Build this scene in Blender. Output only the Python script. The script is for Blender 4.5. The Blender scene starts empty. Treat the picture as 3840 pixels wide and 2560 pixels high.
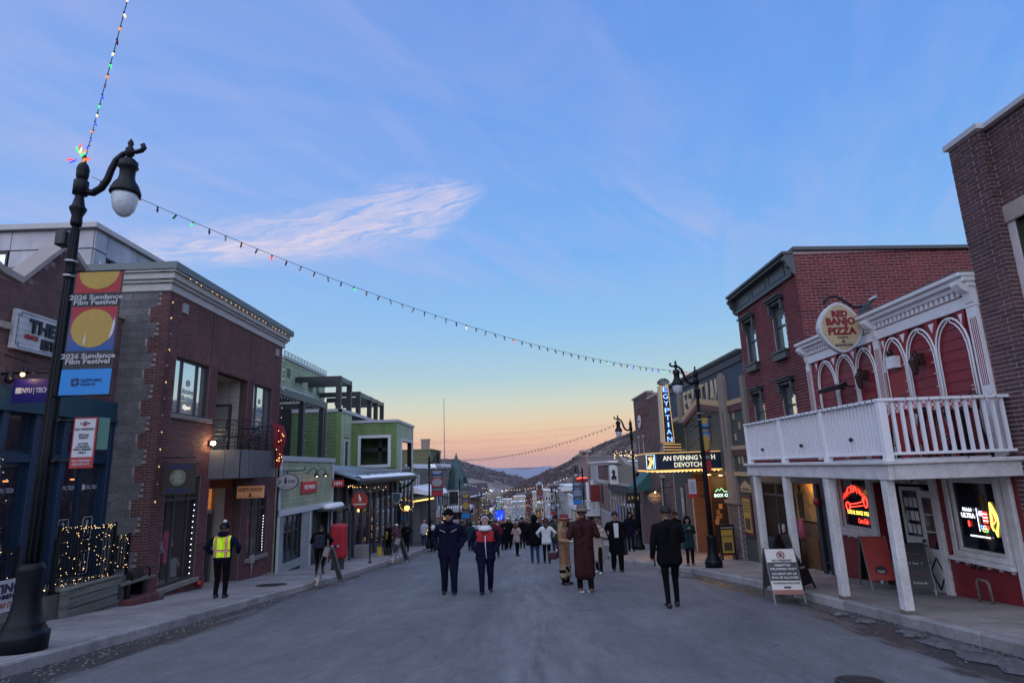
"""Mountain-town main street at dusk, looking downhill: one metric world, camera 1.55 m above the road."""
CLOUD = (-.66, .30, -.035, .465)
SKY_STRENGTH = 1.04
SUN_E = 2.4
HAZE = 6e-5
import bpy, math, random
import numpy as np
from mathutils import Vector, Matrix, noise
random.seed(7)
C = bpy.context.scene.collection
PI = math.pi
# ------------------------------------------------------------ camera
cam = bpy.data.cameras.new('camera'); camo = bpy.data.objects.new('camera', cam); C.objects.link(camo)
cam.sensor_width = 36; cam.lens = 36*2211.2/3840; cam.clip_end = 60000; cam.clip_start = .05
CAMZ = 1.55
_p, _r, _y = math.radians(12.079), math.radians(-1.9085), math.radians(.1776)
_f = Vector((0, math.cos(_p), math.sin(_p))); _u = Vector((0, -math.sin(_p), math.cos(_p))); _x = Vector((1, 0, 0))
_Z = Matrix.Rotation(_y, 3, 'Z'); _f, _u, _x = _Z@_f, _Z@_u, _Z@_x
_x2 = math.cos(_r)*_x+math.sin(_r)*_u; _u2 = -math.sin(_r)*_x+math.cos(_r)*_u
camo.matrix_world = Matrix(((_x2.x, _u2.x, -_f.x, 0), (_x2.y, _u2.y, -_f.y, 0), (_x2.z, _u2.z, -_f.z, CAMZ), (0, 0, 0, 1)))
bpy.context.scene.camera = camo
# ------------------------------------------------------------ world: dusk sky by direction, cirrus
W = bpy.data.worlds.new('World'); bpy.context.scene.world = W; W.use_nodes = True
def NT(nt):
    class T: pass
    t = T(); t.nt = nt
    def n(kind, ins=None, **kw):
        x = nt.nodes.new(kind)
        for k, v in kw.items(): setattr(x, k, v)
        for k, v in (ins or {}).items():
            if isinstance(v, bpy.types.NodeSocket): nt.links.new(v, x.inputs[k])
            else: x.inputs[k].default_value = v
        return x
    def m(op, a, b=0., c=0.):
        x = nt.nodes.new('ShaderNodeMath'); x.operation = op
        for i, v in enumerate((a, b, c)):
            if isinstance(v, bpy.types.NodeSocket): nt.links.new(v, x.inputs[i])
            else: x.inputs[i].default_value = v
        return x.outputs[0]
    def ramp(fac, stops, interp='LINEAR'):
        x = nt.nodes.new('ShaderNodeValToRGB'); x.color_ramp.interpolation = interp
        e = x.color_ramp.elements
        while len(e) < len(stops): e.new(.5)
        for el, (p, c) in zip(e, stops):
            el.position = p; el.color = (*c, 1) if len(c) == 3 else c
        nt.links.new(fac, x.inputs[0]); return x.outputs[0]
    def mix(fac, a, b, blend='MIX'):
        x = nt.nodes.new('ShaderNodeMix'); x.data_type = 'RGBA'; x.blend_type = blend
        for s, v in ((x.inputs[0], fac), (x.inputs[6], a), (x.inputs[7], b)):
            if isinstance(v, bpy.types.NodeSocket): nt.links.new(v, s)
            else: s.default_value = (*v, 1) if isinstance(v, tuple) and len(v) == 3 else v
        return x.outputs[2]
    t.n, t.m, t.ramp, t.mix, t.link = n, m, ramp, mix, nt.links.new
    return t
def srgb(r, g, b):
    f = lambda c: (c/255/12.92 if c/255 <= .04045 else ((c/255+.055)/1.055)**2.4)
    return (f(r), f(g), f(b))
t = NT(W.node_tree); W.node_tree.nodes.clear()
tc = t.n('ShaderNodeTexCoord'); sp = t.n('ShaderNodeSeparateXYZ', {0: tc.outputs['Generated']})
X_, Y_, Z_ = sp.outputs
zz = t.m('MAXIMUM', Z_, 0.)
S = lambda d: math.sin(math.radians(d))
def rp(stops):   # stops in degrees of elevation, position = sin(elev)
    return t.ramp(zz, [(S(d), srgb(*c)) for d, c in stops])
ahead = rp([(0, (240,174,134)), (1.2, (244,182,140)), (2.6, (245,197,156)), (4.2, (236,212,174)), (6, (212,217,198)), (8.5, (176,208,217)), (13, (144,194,236)), (20, (122,177,240)), (30, (108,162,236)), (42, (102,151,228)), (60, (84,124,205)), (89, (70,105,188))])
away = rp([(0, (120,118,150)), (4, (150,140,175)), (9, (150,150,196)), (16, (126,152,210)), (30, (98,140,216)), (60, (80,120,200)), (89, (70,105,188))])
az = t.m('MULTIPLY_ADD', Y_, .5, .5)
azr = t.ramp(az, [(0, (0, 0, 0)), (.35, (.15, .15, .15)), (.8, (.9, .9, .9)), (1, (1, 1, 1))])
sky = t.mix(azr, away, ahead)
# lilac veil + cirrus on a flat cloud deck (direction divided by height)
zc = t.m('MAXIMUM', Z_, .03)
cx = t.m('DIVIDE', X_, zc); cy = t.m('DIVIDE', Y_, zc)
def rot2(a, sx, sy):
    c, s = math.cos(math.radians(a)), math.sin(math.radians(a))
    u = t.m('MULTIPLY', t.m('ADD', t.m('MULTIPLY', cx, c), t.m('MULTIPLY', cy, s)), sx)
    v = t.m('MULTIPLY', t.m('ADD', t.m('MULTIPLY', cx, -s), t.m('MULTIPLY', cy, c)), sy)
    return u, v
u1, v1 = rot2(24, .5, 1.5)
cv = t.n('ShaderNodeCombineXYZ', {0: u1, 1: v1})
n1 = t.n('ShaderNodeTexNoise', {'Vector': cv.outputs[0], 'Scale': 1.1, 'Detail': 9., 'Roughness': .62, 'Distortion': .8}).outputs[0]
u2, v2 = rot2(40, .22, .6)
n2 = t.n('ShaderNodeTexNoise', {'Vector': t.n('ShaderNodeCombineXYZ', {0: u2, 1: v2, 2: 3.3}).outputs[0], 'Scale': 1., 'Detail': 5., 'Roughness': .6}).outputs[0]
veil = t.m('MULTIPLY', t.ramp(n1, [(.42, (0, 0, 0)), (.8, (1, 1, 1))]), t.ramp(n2, [(.42, (0, 0, 0)), (.68, (1, 1, 1))]))
leftw = t.ramp(t.m('MULTIPLY_ADD', X_, .5, .5), [(.2, (1, 1, 1)), (.5, (.55, .55, .55)), (.68, (.22, .22, .22)), (.85, (.05, .05, .05))])
veil = t.m('MULTIPLY', veil, t.m('MULTIPLY', leftw, t.ramp(zz, [(.12, (0, 0, 0)), (.3, (1, 1, 1))])))
sky = t.mix(t.m('MULTIPLY', veil, .8), sky, srgb(196, 190, 226))
haze_l = t.m('MULTIPLY', t.ramp(t.m('MULTIPLY_ADD', X_, .5, .5), [(.2, (1, 1, 1)), (.56, (0, 0, 0))]), t.ramp(zz, [(.12, (0, 0, 0)), (.32, (.24, .24, .24)), (.6, (.24, .24, .24))]))
sky = t.mix(haze_l, sky, srgb(176, 188, 233))
# the one bright cirrus band left of centre: band axis fitted in azimuth/elevation
azd = t.m('ARCTAN2', X_, Y_); eld = t.m('ARCSINE', Z_)
A0, E0, A1, E1 = CLOUD
L_ = math.hypot(A1-A0, E1-E0); dx_, dy_ = (A1-A0)/L_, (E1-E0)/L_
wob = t.m('MULTIPLY', t.m('SUBTRACT', n1, .5), .06)
ra = t.m('SUBTRACT', azd, A0); re = t.m('ADD', t.m('SUBTRACT', eld, E0), wob)
al = t.m('DIVIDE', t.m('ADD', t.m('MULTIPLY', ra, dx_), t.m('MULTIPLY', re, dy_)), L_)
ac = t.m('ADD', t.m('MULTIPLY', ra, -dy_), t.m('MULTIPLY', re, dx_))
wid = t.ramp(al, [(0, (.1, .1, .1)), (.12, (.45, .45, .45)), (.5, (.5, .5, .5)), (.8, (.75, .75, .75)), (1, (.12, .12, .12))])
core = t.m('SUBTRACT', 1., t.m('DIVIDE', t.m('ABSOLUTE', ac), t.m('MULTIPLY', wid, .10)))
core = t.m('MAXIMUM', core, 0.)
inside = t.ramp(al, [(0, (0, 0, 0)), (.08, (1, 1, 1)), (.9, (1, 1, 1)), (1, (0, 0, 0))])
st = t.n('ShaderNodeTexNoise', {'Vector': t.n('ShaderNodeCombineXYZ', {0: t.m('MULTIPLY', al, 3.2), 1: t.m('MULTIPLY', ac, 42.)}).outputs[0], 'Scale': 1.6, 'Detail': 8., 'Roughness': .65, 'Distortion': 1.2}).outputs[0]
cl = t.m('MULTIPLY', t.m('MULTIPLY', inside, t.ramp(core, [(0, (0, 0, 0)), (.75, (1, 1, 1))], 'EASE')), t.ramp(st, [(.36, (.03, .03, .03)), (.64, (1, 1, 1))]))
sky = t.mix(t.m('MULTIPLY', cl, .76), sky, srgb(234, 217, 228))
# thin mauve bars low over the sunset
lb = t.n('ShaderNodeTexNoise', {'Vector': t.n('ShaderNodeCombineXYZ', {0: t.m('MULTIPLY', azd, 3.), 1: t.m('MULTIPLY', t.m('SUBTRACT', eld, t.m('MULTIPLY', azd, .04)), 150.)}).outputs[0], 'Scale': .9, 'Detail': 4., 'Roughness': .55}).outputs[0]
bar = t.m('MULTIPLY', t.ramp(lb, [(.5, (0, 0, 0)), (.7, (1, 1, 1))]), t.ramp(zz, [(.012, (.2, .2, .2)), (.03, (.8, .8, .8)), (.055, (.5, .5, .5)), (.075, (0, 0, 0))]))
sky = t.mix(t.m('MULTIPLY', bar, azr), sky, srgb(222, 158, 138))
# wisps over the middle
u3, v3 = rot2(62, .9, 3.2)
n3_ = t.n('ShaderNodeTexNoise', {'Vector': t.n('ShaderNodeCombineXYZ', {0: u3, 1: v3, 2: 7.}).outputs[0], 'Scale': 1., 'Detail': 9., 'Roughness': .6, 'Distortion': 1.}).outputs[0]
w3 = t.m('MULTIPLY', t.m('MULTIPLY', t.ramp(n3_, [(.44, (0, 0, 0)), (.78, (1, 1, 1))]), t.ramp(n2, [(.40, (0, 0, 0)), (.6, (1, 1, 1))])), t.ramp(zz, [(.2, (0, 0, 0)), (.34, (1, 1, 1)), (.62, (.5, .5, .5))]))
sky = t.mix(t.m('MULTIPLY', w3, .6), sky, srgb(188, 190, 228))
below = t.m('LESS_THAN', Z_, 0.)
sky = t.mix(below, sky, srgb(84, 80, 96))
bg = t.n('ShaderNodeBackground', {'Color': sky, 'Strength': SKY_STRENGTH})
wo = t.n('ShaderNodeOutputWorld'); t.link(bg.outputs[0], wo.inputs[0])
sd = bpy.data.lights.new('evening_fill', 'SUN'); sd.energy = SUN_E; sd.angle = math.radians(120); sd.color = (.95, .965, 1.)
so = bpy.data.objects.new('evening_fill', sd); C.objects.link(so)
so.rotation_euler = (math.radians(50), math.radians(0), math.radians(-6))   # broad fill from behind the viewer, added to brighten the facades
sc = bpy.context.scene
sc.view_settings.view_transform = 'Standard'; sc.view_settings.look = 'None'; sc.view_settings.gamma = 1; sc.view_settings.exposure = 0
sc.cycles.max_bounces = 5; sc.cycles.volume_bounces = 0
# ------------------------------------------------------------ materials
MATS = {}
def mat(key, col, rough=.7, metal=0., var=.0, vscale=3., emit=None, es=1., spec=.5, bump=0., bscale=30., alpha=None, rnd=0., coat=0., stretch=None, ior=None, trans=0.):
    if key in MATS: return MATS[key]
    m = bpy.data.materials.new(key); m.use_nodes = True; nt = m.node_tree; q = NT(nt)
    b = nt.nodes['Principled BSDF']; b.inputs['Roughness'].default_value = rough; b.inputs['Metallic'].default_value = metal
    b.inputs['Specular IOR Level'].default_value = spec
    if ior: b.inputs['IOR'].default_value = ior
    if trans: b.inputs['Transmission Weight'].default_value = trans
    b.inputs['Coat Weight'].default_value = coat
    col = tuple(col)
    out = None
    co = q.n('ShaderNodeTexCoord').outputs['Object']
    if rnd: co = q.n('ShaderNodeNewGeometry').outputs['Position']
    if stretch: co = q.n('ShaderNodeMapping', {'Vector': co, 'Scale': stretch}).outputs[0]
    if var or rnd:
        c = q.n('ShaderNodeRGB'); c.outputs[0].default_value = (*col, 1); out = c.outputs[0]
    if var:
        n = q.n('ShaderNodeTexNoise', {'Vector': co, 'Scale': vscale, 'Detail': 6., 'Roughness': .65}).outputs[0]
        f = q.ramp(n, [(.25, (1-var,)*3), (.75, (1+var,)*3)])
        out = q.mix(1., out, f, 'MULTIPLY')
        n3 = q.n('ShaderNodeTexNoise', {'Vector': co, 'Scale': vscale*9, 'Detail': 3.}).outputs[0]
        out = q.mix(1., out, q.ramp(n3, [(.3, (1-var*.5,)*3), (.7, (1+var*.5,)*3)]), 'MULTIPLY')
        rr = q.m('MULTIPLY_ADD', n, .3, rough-.15); q.link(rr, b.inputs['Roughness'])
    if rnd:
        oi = q.n('ShaderNodeObjectInfo').outputs['Random']
        isl = q.n('ShaderNodeNewGeometry').outputs['Random Per Island']
        r = q.m('FRACT', q.m('ADD', q.m('MULTIPLY', oi, 7.31), isl))
        st_ = q.n('ShaderNodeTexNoise', {'Vector': q.n('ShaderNodeMapping', {'Vector': co, 'Scale': (1, 1, .45)}).outputs[0], 'Scale': 1.1, 'Detail': 6., 'Roughness': .7}).outputs[0]
        out = q.mix(.8, out, q.ramp(st_, [(.3, (.6, .62, .64)), (.62, (1.22, 1.2, 1.2))]), 'MULTIPLY')
        out = q.mix(1., out, q.ramp(r, [(0, (1-rnd, 1-rnd*1.05, 1-rnd)), (.5, (1, 1, 1)), (1, (1+rnd, 1+rnd*.9, 1+rnd*.8))]), 'MULTIPLY')
    if out is not None: q.link(out, b.inputs['Base Color'])
    else: b.inputs['Base Color'].default_value = (*col, 1)
    if bump:
        bn = q.n('ShaderNodeTexNoise', {'Vector': co, 'Scale': bscale, 'Detail': 5.}).outputs[0]
        bp = q.n('ShaderNodeBump', {'Height': bn, 'Strength': bump, 'Distance': .02}); q.link(bp.outputs[0], b.inputs['Normal'])
    if emit:
        b.inputs['Emission Color'].default_value = (*emit, 1); b.inputs['Emission Strength'].default_value = es
    if alpha is not None: b.inputs['Alpha'].default_value = alpha
    MATS[key] = m; return m
# ------------------------------------------------------------ objects
ORG = {}
def tag(o, label=None, cat=None, group=None, kind=None):
    if label: o['label'] = label
    if cat: o['category'] = cat
    if group: o['group'] = group
    if kind: o['kind'] = kind
    return o
def thing(name, label, cat, loc=(0, 0, 0), group=None, rz=0., scale=1., local=False):
    o = bpy.data.objects.new(name, None); C.objects.link(o); o.location = loc; o.rotation_euler.z = rz; o.scale = (scale,)*3
    o.empty_display_size = .1
    ORG[o] = Vector((0, 0, 0)) if (rz or scale != 1. or local) else Vector(loc)

    return tag(o, label, cat, group)
class MB:
    def __init__(s): s.v = []; s.f = []; s.mi = []; s.sm = []; s.cm = 0; s.smooth = False
    def vert(s, p): s.v.append(tuple(p)); return len(s.v)-1
    def face(s, ids): s.f.append(tuple(ids)); s.mi.append(s.cm); s.sm.append(s.smooth)
    def poly(s, pts): n = len(s.v); s.v.extend(tuple(p) for p in pts); s.face(range(n, n+len(pts))); return s
    def box(s, x0, x1, y0, y1, z0, z1):
        n = len(s.v)
        s.v += [(x0,y0,z0),(x1,y0,z0),(x1,y1,z0),(x0,y1,z0),(x0,y0,z1),(x1,y0,z1),(x1,y1,z1),(x0,y1,z1)]
        for q in ((0,3,2,1),(4,5,6,7),(0,1,5,4),(1,2,6,5),(2,3,7,6),(3,0,4,7)): s.face([n+i for i in q])
        return s
    def hexa(s, p8):
        n = len(s.v); s.v += [tuple(p) for p in p8]
        for q in ((0,3,2,1),(4,5,6,7),(0,1,5,4),(1,2,6,5),(2,3,7,6),(3,0,4,7)): s.face([n+i for i in q])
        return s
    def bar(s, a, b, w, h=None, up=(0, 0, 1)):
        a, b = Vector(a), Vector(b); h = h or w; d = (b-a).normalized(); up = Vector(up)
        if abs(d.dot(up)) > .98: up = Vector((0, 1, 0))
        x = d.cross(up).normalized()*w/2; y = x.cross(d).normalized()*h/2
        return s.hexa([a-x-y, a+x-y, a+x+y, a-x+y, b-x-y, b+x-y, b+x+y, b-x+y])
    def ring(s, c, x, y, rx, ry, n):
        k = len(s.v)
        for i in range(n):
            a = 2*PI*i/n; s.v.append(tuple(c+x*(rx*math.cos(a))+y*(ry*math.sin(a))))
        return k
    def tube(s, pts, r, n=8, cap=True, smooth=True):
        pts = [Vector(p) for p in pts]; rs = r if isinstance(r, (list, tuple)) else [r]*len(pts)
        s.smooth = smooth; ks = []; up = None
        for i, p in enumerate(pts):
            d = (pts[min(i+1, len(pts)-1)]-pts[max(i-1, 0)]).normalized()
            if up is None: up = Vector((0, 0, 1)) if abs(d.z) < .9 else Vector((0, 1, 0))
            x = d.cross(up).normalized(); y = x.cross(d).normalized(); up = y
            ks.append(s.ring(p, x, y, rs[i], rs[i], n))
        for a, b in zip(ks, ks[1:]):
            for i in range(n): j = (i+1) % n; s.face([a+i, b+i, b+j, a+j])
        s.smooth = False
        if cap: s.face([ks[0]+i for i in range(n)]); s.face([ks[-1]+i for i in reversed(range(n))])
        return s
    def lathe(s, prof, c=(0, 0, 0), n=16, axis='z', smooth=True, sx=1., sy=1.):
        c = Vector(c); X, Y, Zv = {'z': ((1,0,0),(0,1,0),(0,0,1)), 'x': ((0,1,0),(0,0,1),(1,0,0)), 'y': ((0,0,1),(1,0,0),(0,1,0))}[axis]
        X, Y, Zv = Vector(X), Vector(Y), Vector(Zv); s.smooth = smooth
        ks = [s.ring(c+Zv*z, X, Y, max(r, 1e-4)*sx, max(r, 1e-4)*sy, n) for r, z in prof]
        for a, b in zip(ks, ks[1:]):
            for i in range(n): j = (i+1) % n; s.face([a+i, a+j, b+j, b+i])
        s.smooth = False
        s.face([ks[0]+i for i in reversed(range(n))]); s.face([ks[-1]+i for i in range(n)])
        return s
    def ball(s, c, r, n=8, m=6, sz=1.):
        return s.lathe([(r*math.sin(PI*k/m), -r*sz*math.cos(PI*k/m)) for k in range(m+1)], c, n)
    def prism(s, pts, o, ux, uy, depth):
        "polygon pts (u,v) at origin o along ux, uy; extruded by vector depth"
        o, ux, uy, depth = map(Vector, (o, ux, uy, depth)); n = len(pts); k = len(s.v)
        for d in (Vector((0, 0, 0)), depth):
            for u, v in pts: s.v.append(tuple(o+ux*u+uy*v+d))
        s.face([k+i for i in reversed(range(n))]); s.face([k+n+i for i in range(n)])
        for i in range(n): j = (i+1) % n; s.face([k+i, k+j, k+n+j, k+n+i])
        return s
    def build(s, name, m, parent=None, fix=True):
        me = bpy.data.meshes.new(name); off = Vector((0, 0, 0)); base = Vector((0, 0, 0))
        if parent is not None: off = Vector(ORG.get(parent, (0, 0, 0)))
        me.from_pydata([(a-off.x, b-off.y, c-off.z) for a, b, c in s.v], [], s.f)
        ms = m if isinstance(m, (list, tuple)) else [m]
        for x in ms: me.materials.append(x)
        if len(ms) > 1: me.polygons.foreach_set('material_index', s.mi)
        if any(s.sm): me.polygons.foreach_set('use_smooth', s.sm)
        if fix:
            import bmesh
            bm = bmesh.new(); bm.from_mesh(me); bmesh.ops.recalc_face_normals(bm, faces=bm.faces); bm.to_mesh(me); bm.free()
        me.update()
        o = bpy.data.objects.new(name, me); C.objects.link(o)
        if parent is not None: o.parent = parent; ORG[o] = off
        return o
def box(name, m, parent, *a): return MB().box(*a).build(name, m, parent, fix=False)
def bevel(o, w=.01, seg=1):
    md = o.modifiers.new('bevel', 'BEVEL'); md.width = w; md.segments = seg; md.limit_method = 'ANGLE'; return o
def copy_thing(o, parent=None, **kw):
    c = o.copy(); C.objects.link(c)
    if parent is not None: c.parent = parent
    for k in list(c.keys()):
        if k == 'category' and parent is not None: del c[k]
    for ch in list(o.children): copy_thing(ch, c)
    for k, v in kw.items():
        if k in ('label', 'group'): c[k] = v
        else: setattr(c, k, v)
    return c
# facade frames: face = ('x', X, s) plane x=X whose outward normal is s*x, u=y ; ('y', Y, s) plane y=Y, u=x ; v=z
def FP(face, u, v, d=0.):
    a, p, s = face
    return (p+s*d, u, v) if a == 'x' else (u, p+s*d, v)
def fbox(mb, face, u0, u1, v0, v1, d0, d1):
    a, p, s = face; lo, hi = sorted((p+s*d0, p+s*d1))
    return mb.box(lo, hi, u0, u1, v0, v1) if a == 'x' else mb.box(u0, u1, lo, hi, v0, v1)
def fb(name, m, parent, face, *a): return fbox(MB(), face, *a).build(name, m, parent, fix=False)
def split_rects(u0, u1, v0, v1, holes):
    us = sorted({u0, u1, *[min(max(h[i], u0), u1) for h in holes for i in (0, 1)]}); vs = sorted({v0, v1, *[min(max(h[i], v0), v1) for h in holes for i in (2, 3)]})
    for a, b in zip(us, us[1:]):
        run = None
        for c, d in zip(vs, vs[1:]):
            um, vm = (a+b)/2, (c+d)/2
            if any(h[0] < um < h[1] and h[2] < vm < h[3] for h in holes):
                if run: yield (a, b, *run)
                run = None
            else: run = (run[0] if run else c, d)
        if run: yield (a, b, *run)
def wall(name, m, parent, face, u0, u1, v0, v1, holes=(), reveal=.2, rm=None):
    mb = MB()
    for a, b, c, d in split_rects(u0, u1, v0, v1, holes): mb.poly([FP(face, a, c), FP(face, b, c), FP(face, b, d), FP(face, a, d)])
    if rm: w_ = mb.build(name, m, parent); mb = MB()
    for a, b, c, d in holes:
        for p, q in (((a, c), (a, d)), ((a, d), (b, d)), ((b, d), (b, c)), ((b, c), (a, c))):
            mb.poly([FP(face, *p), FP(face, *q), FP(face, *q, -reveal), FP(face, *p, -reveal)])
    if rm: mb.build('window_reveal', rm, parent); return w_
    return mb.build(name, m, parent)
CAMV = Vector((0, 0, CAMZ))
BR = {}   # parent -> list of brick cells
_bm = {}
def brick_cells(parent, face, u0, u1, v0, v1, pitch, length, m, holes=(), keep=None, proud=.008, joint=.0145, matf=None, soldier=()):
    L = BR.setdefault(parent, []); rows = int(round((v1-v0)/pitch)); ph = (v1-v0)/rows
    for r in range(rows):
        z = v0+ph*(r+.5); off = (r % 2)*length/2; k = math.floor((u0-off)/length)
        while True:
            a = off+k*length; b = a+length; k += 1
            if a >= u1: break
            segs = [(max(a, u0), min(b, u1))]
            for h in holes:
                if h[2]-ph*.4 < z < h[3]+ph*.4:
                    ns = []
                    for p, q in segs:
                        if q <= h[0] or p >= h[1]: ns.append((p, q))
                        else:
                            if p < h[0]: ns.append((p, h[0]))
                            if q > h[1]: ns.append((h[1], q))
                    segs = ns
            for p, q in segs:
                if q-p < length*.12: continue
                uc = (p+q)/2
                if keep and not keep(uc, z): continue
                mm = matf(uc, z) if matf else m
                w = round((q-p-joint)/.02)*.02 if q-p < length*.98 else length-joint
                L.append((face, uc, z, max(w, .02), ph-joint*.9, proud+random.random()*.003, mm))
def brick_mesh(face, w, h, m):
    key = (face[0], face[2], round(w, 3), round(h, 3), m.name)
    if key not in _bm:
        b = MB(); e = .06; f0 = ('x', 0, face[2]) if face[0] == 'x' else ('y', 0, face[2])
        fbox(b, f0, -w/2, w/2, -h/2, h/2, -.02, 0)
        me = bpy.data.meshes.new('brick'); me.from_pydata(b.v, [], b.f); me.materials.append(m); _bm[key] = me
    return _bm[key]
def finish_bricks(parent, piece='brick', limit=300):
    L = BR.pop(parent)
    L.sort(key=lambda c: (Vector(FP(c[0], c[1], c[2]))-CAMV).length/ (c[3]**.5) if in_view(FP(c[0], c[1], c[2])) else 1e6+(Vector(FP(c[0], c[1], c[2]))-CAMV).length)
    off = Vector(ORG[parent])
    for c in L[:limit]:
        o = bpy.data.objects.new(piece, brick_mesh(c[0], c[3], c[4], c[6])); C.objects.link(o); o.parent = parent
        o.location = Vector(FP(c[0], c[1], c[2], c[5]))-off
    rest = L[limit:]
    if rest:
        ms = []; mb = MB()
        for c in rest:
            if c[6] not in ms: ms.append(c[6])
            mb.cm = ms.index(c[6]); fbox(mb, c[0], c[1]-c[3]/2, c[1]+c[3]/2, c[2]-c[4]/2, c[2]+c[4]/2, -.002, c[5])
        o = mb.build('brickwork' if piece == 'brick' else 'blockwork', ms, parent, fix=False); o['kind'] = 'stuff'
def in_view(p):
    d = Vector(p)-CAMV; w = d.dot(_f)
    return w > .3 and abs(d.dot(_x2)/w) < .885 and abs(d.dot(_u2)/w) < .595
def siding(parent, face, u0, u1, v0, v1, pitch, m, holes=(), name='board', keep=None, lap=.022, sl=0.):
    "clapboards, one object each; profile leans out at the lower edge"
    n = max(1, int(round((v1-v0)/pitch))); ph = (v1-v0)/n; s = face[2]
    for r in range(n):
        a, b = v0+ph*r, v0+ph*(r+1); segs = [(u0, u1)]
        for h in holes:
            if h[2] < (a+b)/2 < h[3]:
                ns = []
                for p, q in segs:
                    if q <= h[0] or p >= h[1]: ns.append((p, q))
                    else:
                        if p < h[0]: ns.append((p, h[0]))
                        if q > h[1]: ns.append((h[1], q))
                segs = ns
        for p, q in segs:
            if q-p < .02: continue
            mb = MB(); g = .004
            pts = [FP(face, p, a, 0.002), FP(face, q, a, 0.002), FP(face, q, a, lap), FP(face, p, a, lap), FP(face, p, b-g, 0.002), FP(face, q, b-g, 0.002), FP(face, q, b-g, lap*.45), FP(face, p, b-g, lap*.45)]
            mb.hexa(pts).build(name, m, parent)
def window(parent, face, u0, u1, v0, v1, fm, gm, us=(), vs=(), fw=.05, inset=.1, name='window', proud=.0, pane='pane'):
    mb = MB(); d0, d1 = -inset-.02, -inset+.04+proud
    fbox(mb, face, u0, u0+fw, v0, v1, d0, d1); fbox(mb, face, u1-fw, u1, v0, v1, d0, d1)
    fbox(mb, face, u0+fw, u1-fw, v0, v0+fw, d0, d1); fbox(mb, face, u0+fw, u1-fw, v1-fw, v1, d0, d1)
    for u in us: fbox(mb, face, u-fw/2, u+fw/2, v0+fw, v1-fw, d0, d1-.004)
    for v in vs: fbox(mb, face, u0+fw, u1-fw, v-fw/2, v+fw/2, d0, d1-.008)
    w = mb.build(name, fm, parent, fix=False)
    U = [u0+fw*.5, *us, u1-fw*.5]; V = [v0+fw*.5, *vs, v1-fw*.5]
    for a, b in zip(U, U[1:]):
        for c, d in zip(V, V[1:]):
            MB().poly([FP(face, a, c, -inset), FP(face, b, c, -inset), FP(face, b, d, -inset), FP(face, a, d, -inset)]).build(pane, gm, w)
    return w
def text(name, s, size, o, ux, uy, m, parent, width=None, depth=.004, align='CENTER', bold=0., maxw=None, spacing=1., shear=0., solid=True):
    "lettering as mesh at o (centre of baseline) along ux / uy"
    cu = bpy.data.curves.new('t', 'FONT'); cu.body = s; cu.size = size; cu.align_x = align; cu.extrude = depth/2 if solid else 0; cu.offset = bold; cu.space_character = spacing; cu.shear = shear; cu.resolution_u = 2; cu.space_line = .85
    ob = bpy.data.objects.new('t', cu); C.objects.link(ob); me = bpy.data.meshes.new_from_object(ob); bpy.data.objects.remove(ob)
    ux, uy, o = Vector(ux), Vector(uy), Vector(o); nz = ux.cross(uy)
    co = np.zeros(len(me.vertices)*3); me.vertices.foreach_get('co', co); co = co.reshape(-1, 3)
    sx = 1.
    if width and len(co): sx = width/max(1e-6, co[:, 0].max()-co[:, 0].min())
    base = Vector(ORG.get(parent, (0, 0, 0)))
    out = [tuple(o-base+ux*(p[0]*sx)+uy*p[1]+nz*(p[2]+depth/2)) for p in co]
    me.vertices.foreach_set('co', np.array(out).ravel()); me.name = name; me.materials.clear(); me.materials.append(m); me.update()
    r = bpy.data.objects.new(name, me); C.objects.link(r)
    if parent is not None: r.parent = parent; ORG[r] = base
    return r
def gz(y):     # street grade
    return -.087*y if y < 260 else -.087*260-.055*(min(y, 900)-260)-.004*max(0, y-900)

def bulb_light(loc, watts, col, r, parent=None):
    l = bpy.data.lights.new('lamp_glow', 'POINT'); l.energy = watts; l.color = col; l.shadow_soft_size = r
    o = bpy.data.objects.new('lamp_glow', l); C.objects.link(o); o.location = loc
    if parent is not None:
        o.parent = parent; o.location = Vector(loc)-Vector(ORG.get(parent, (0, 0, 0)))
    return o
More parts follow.
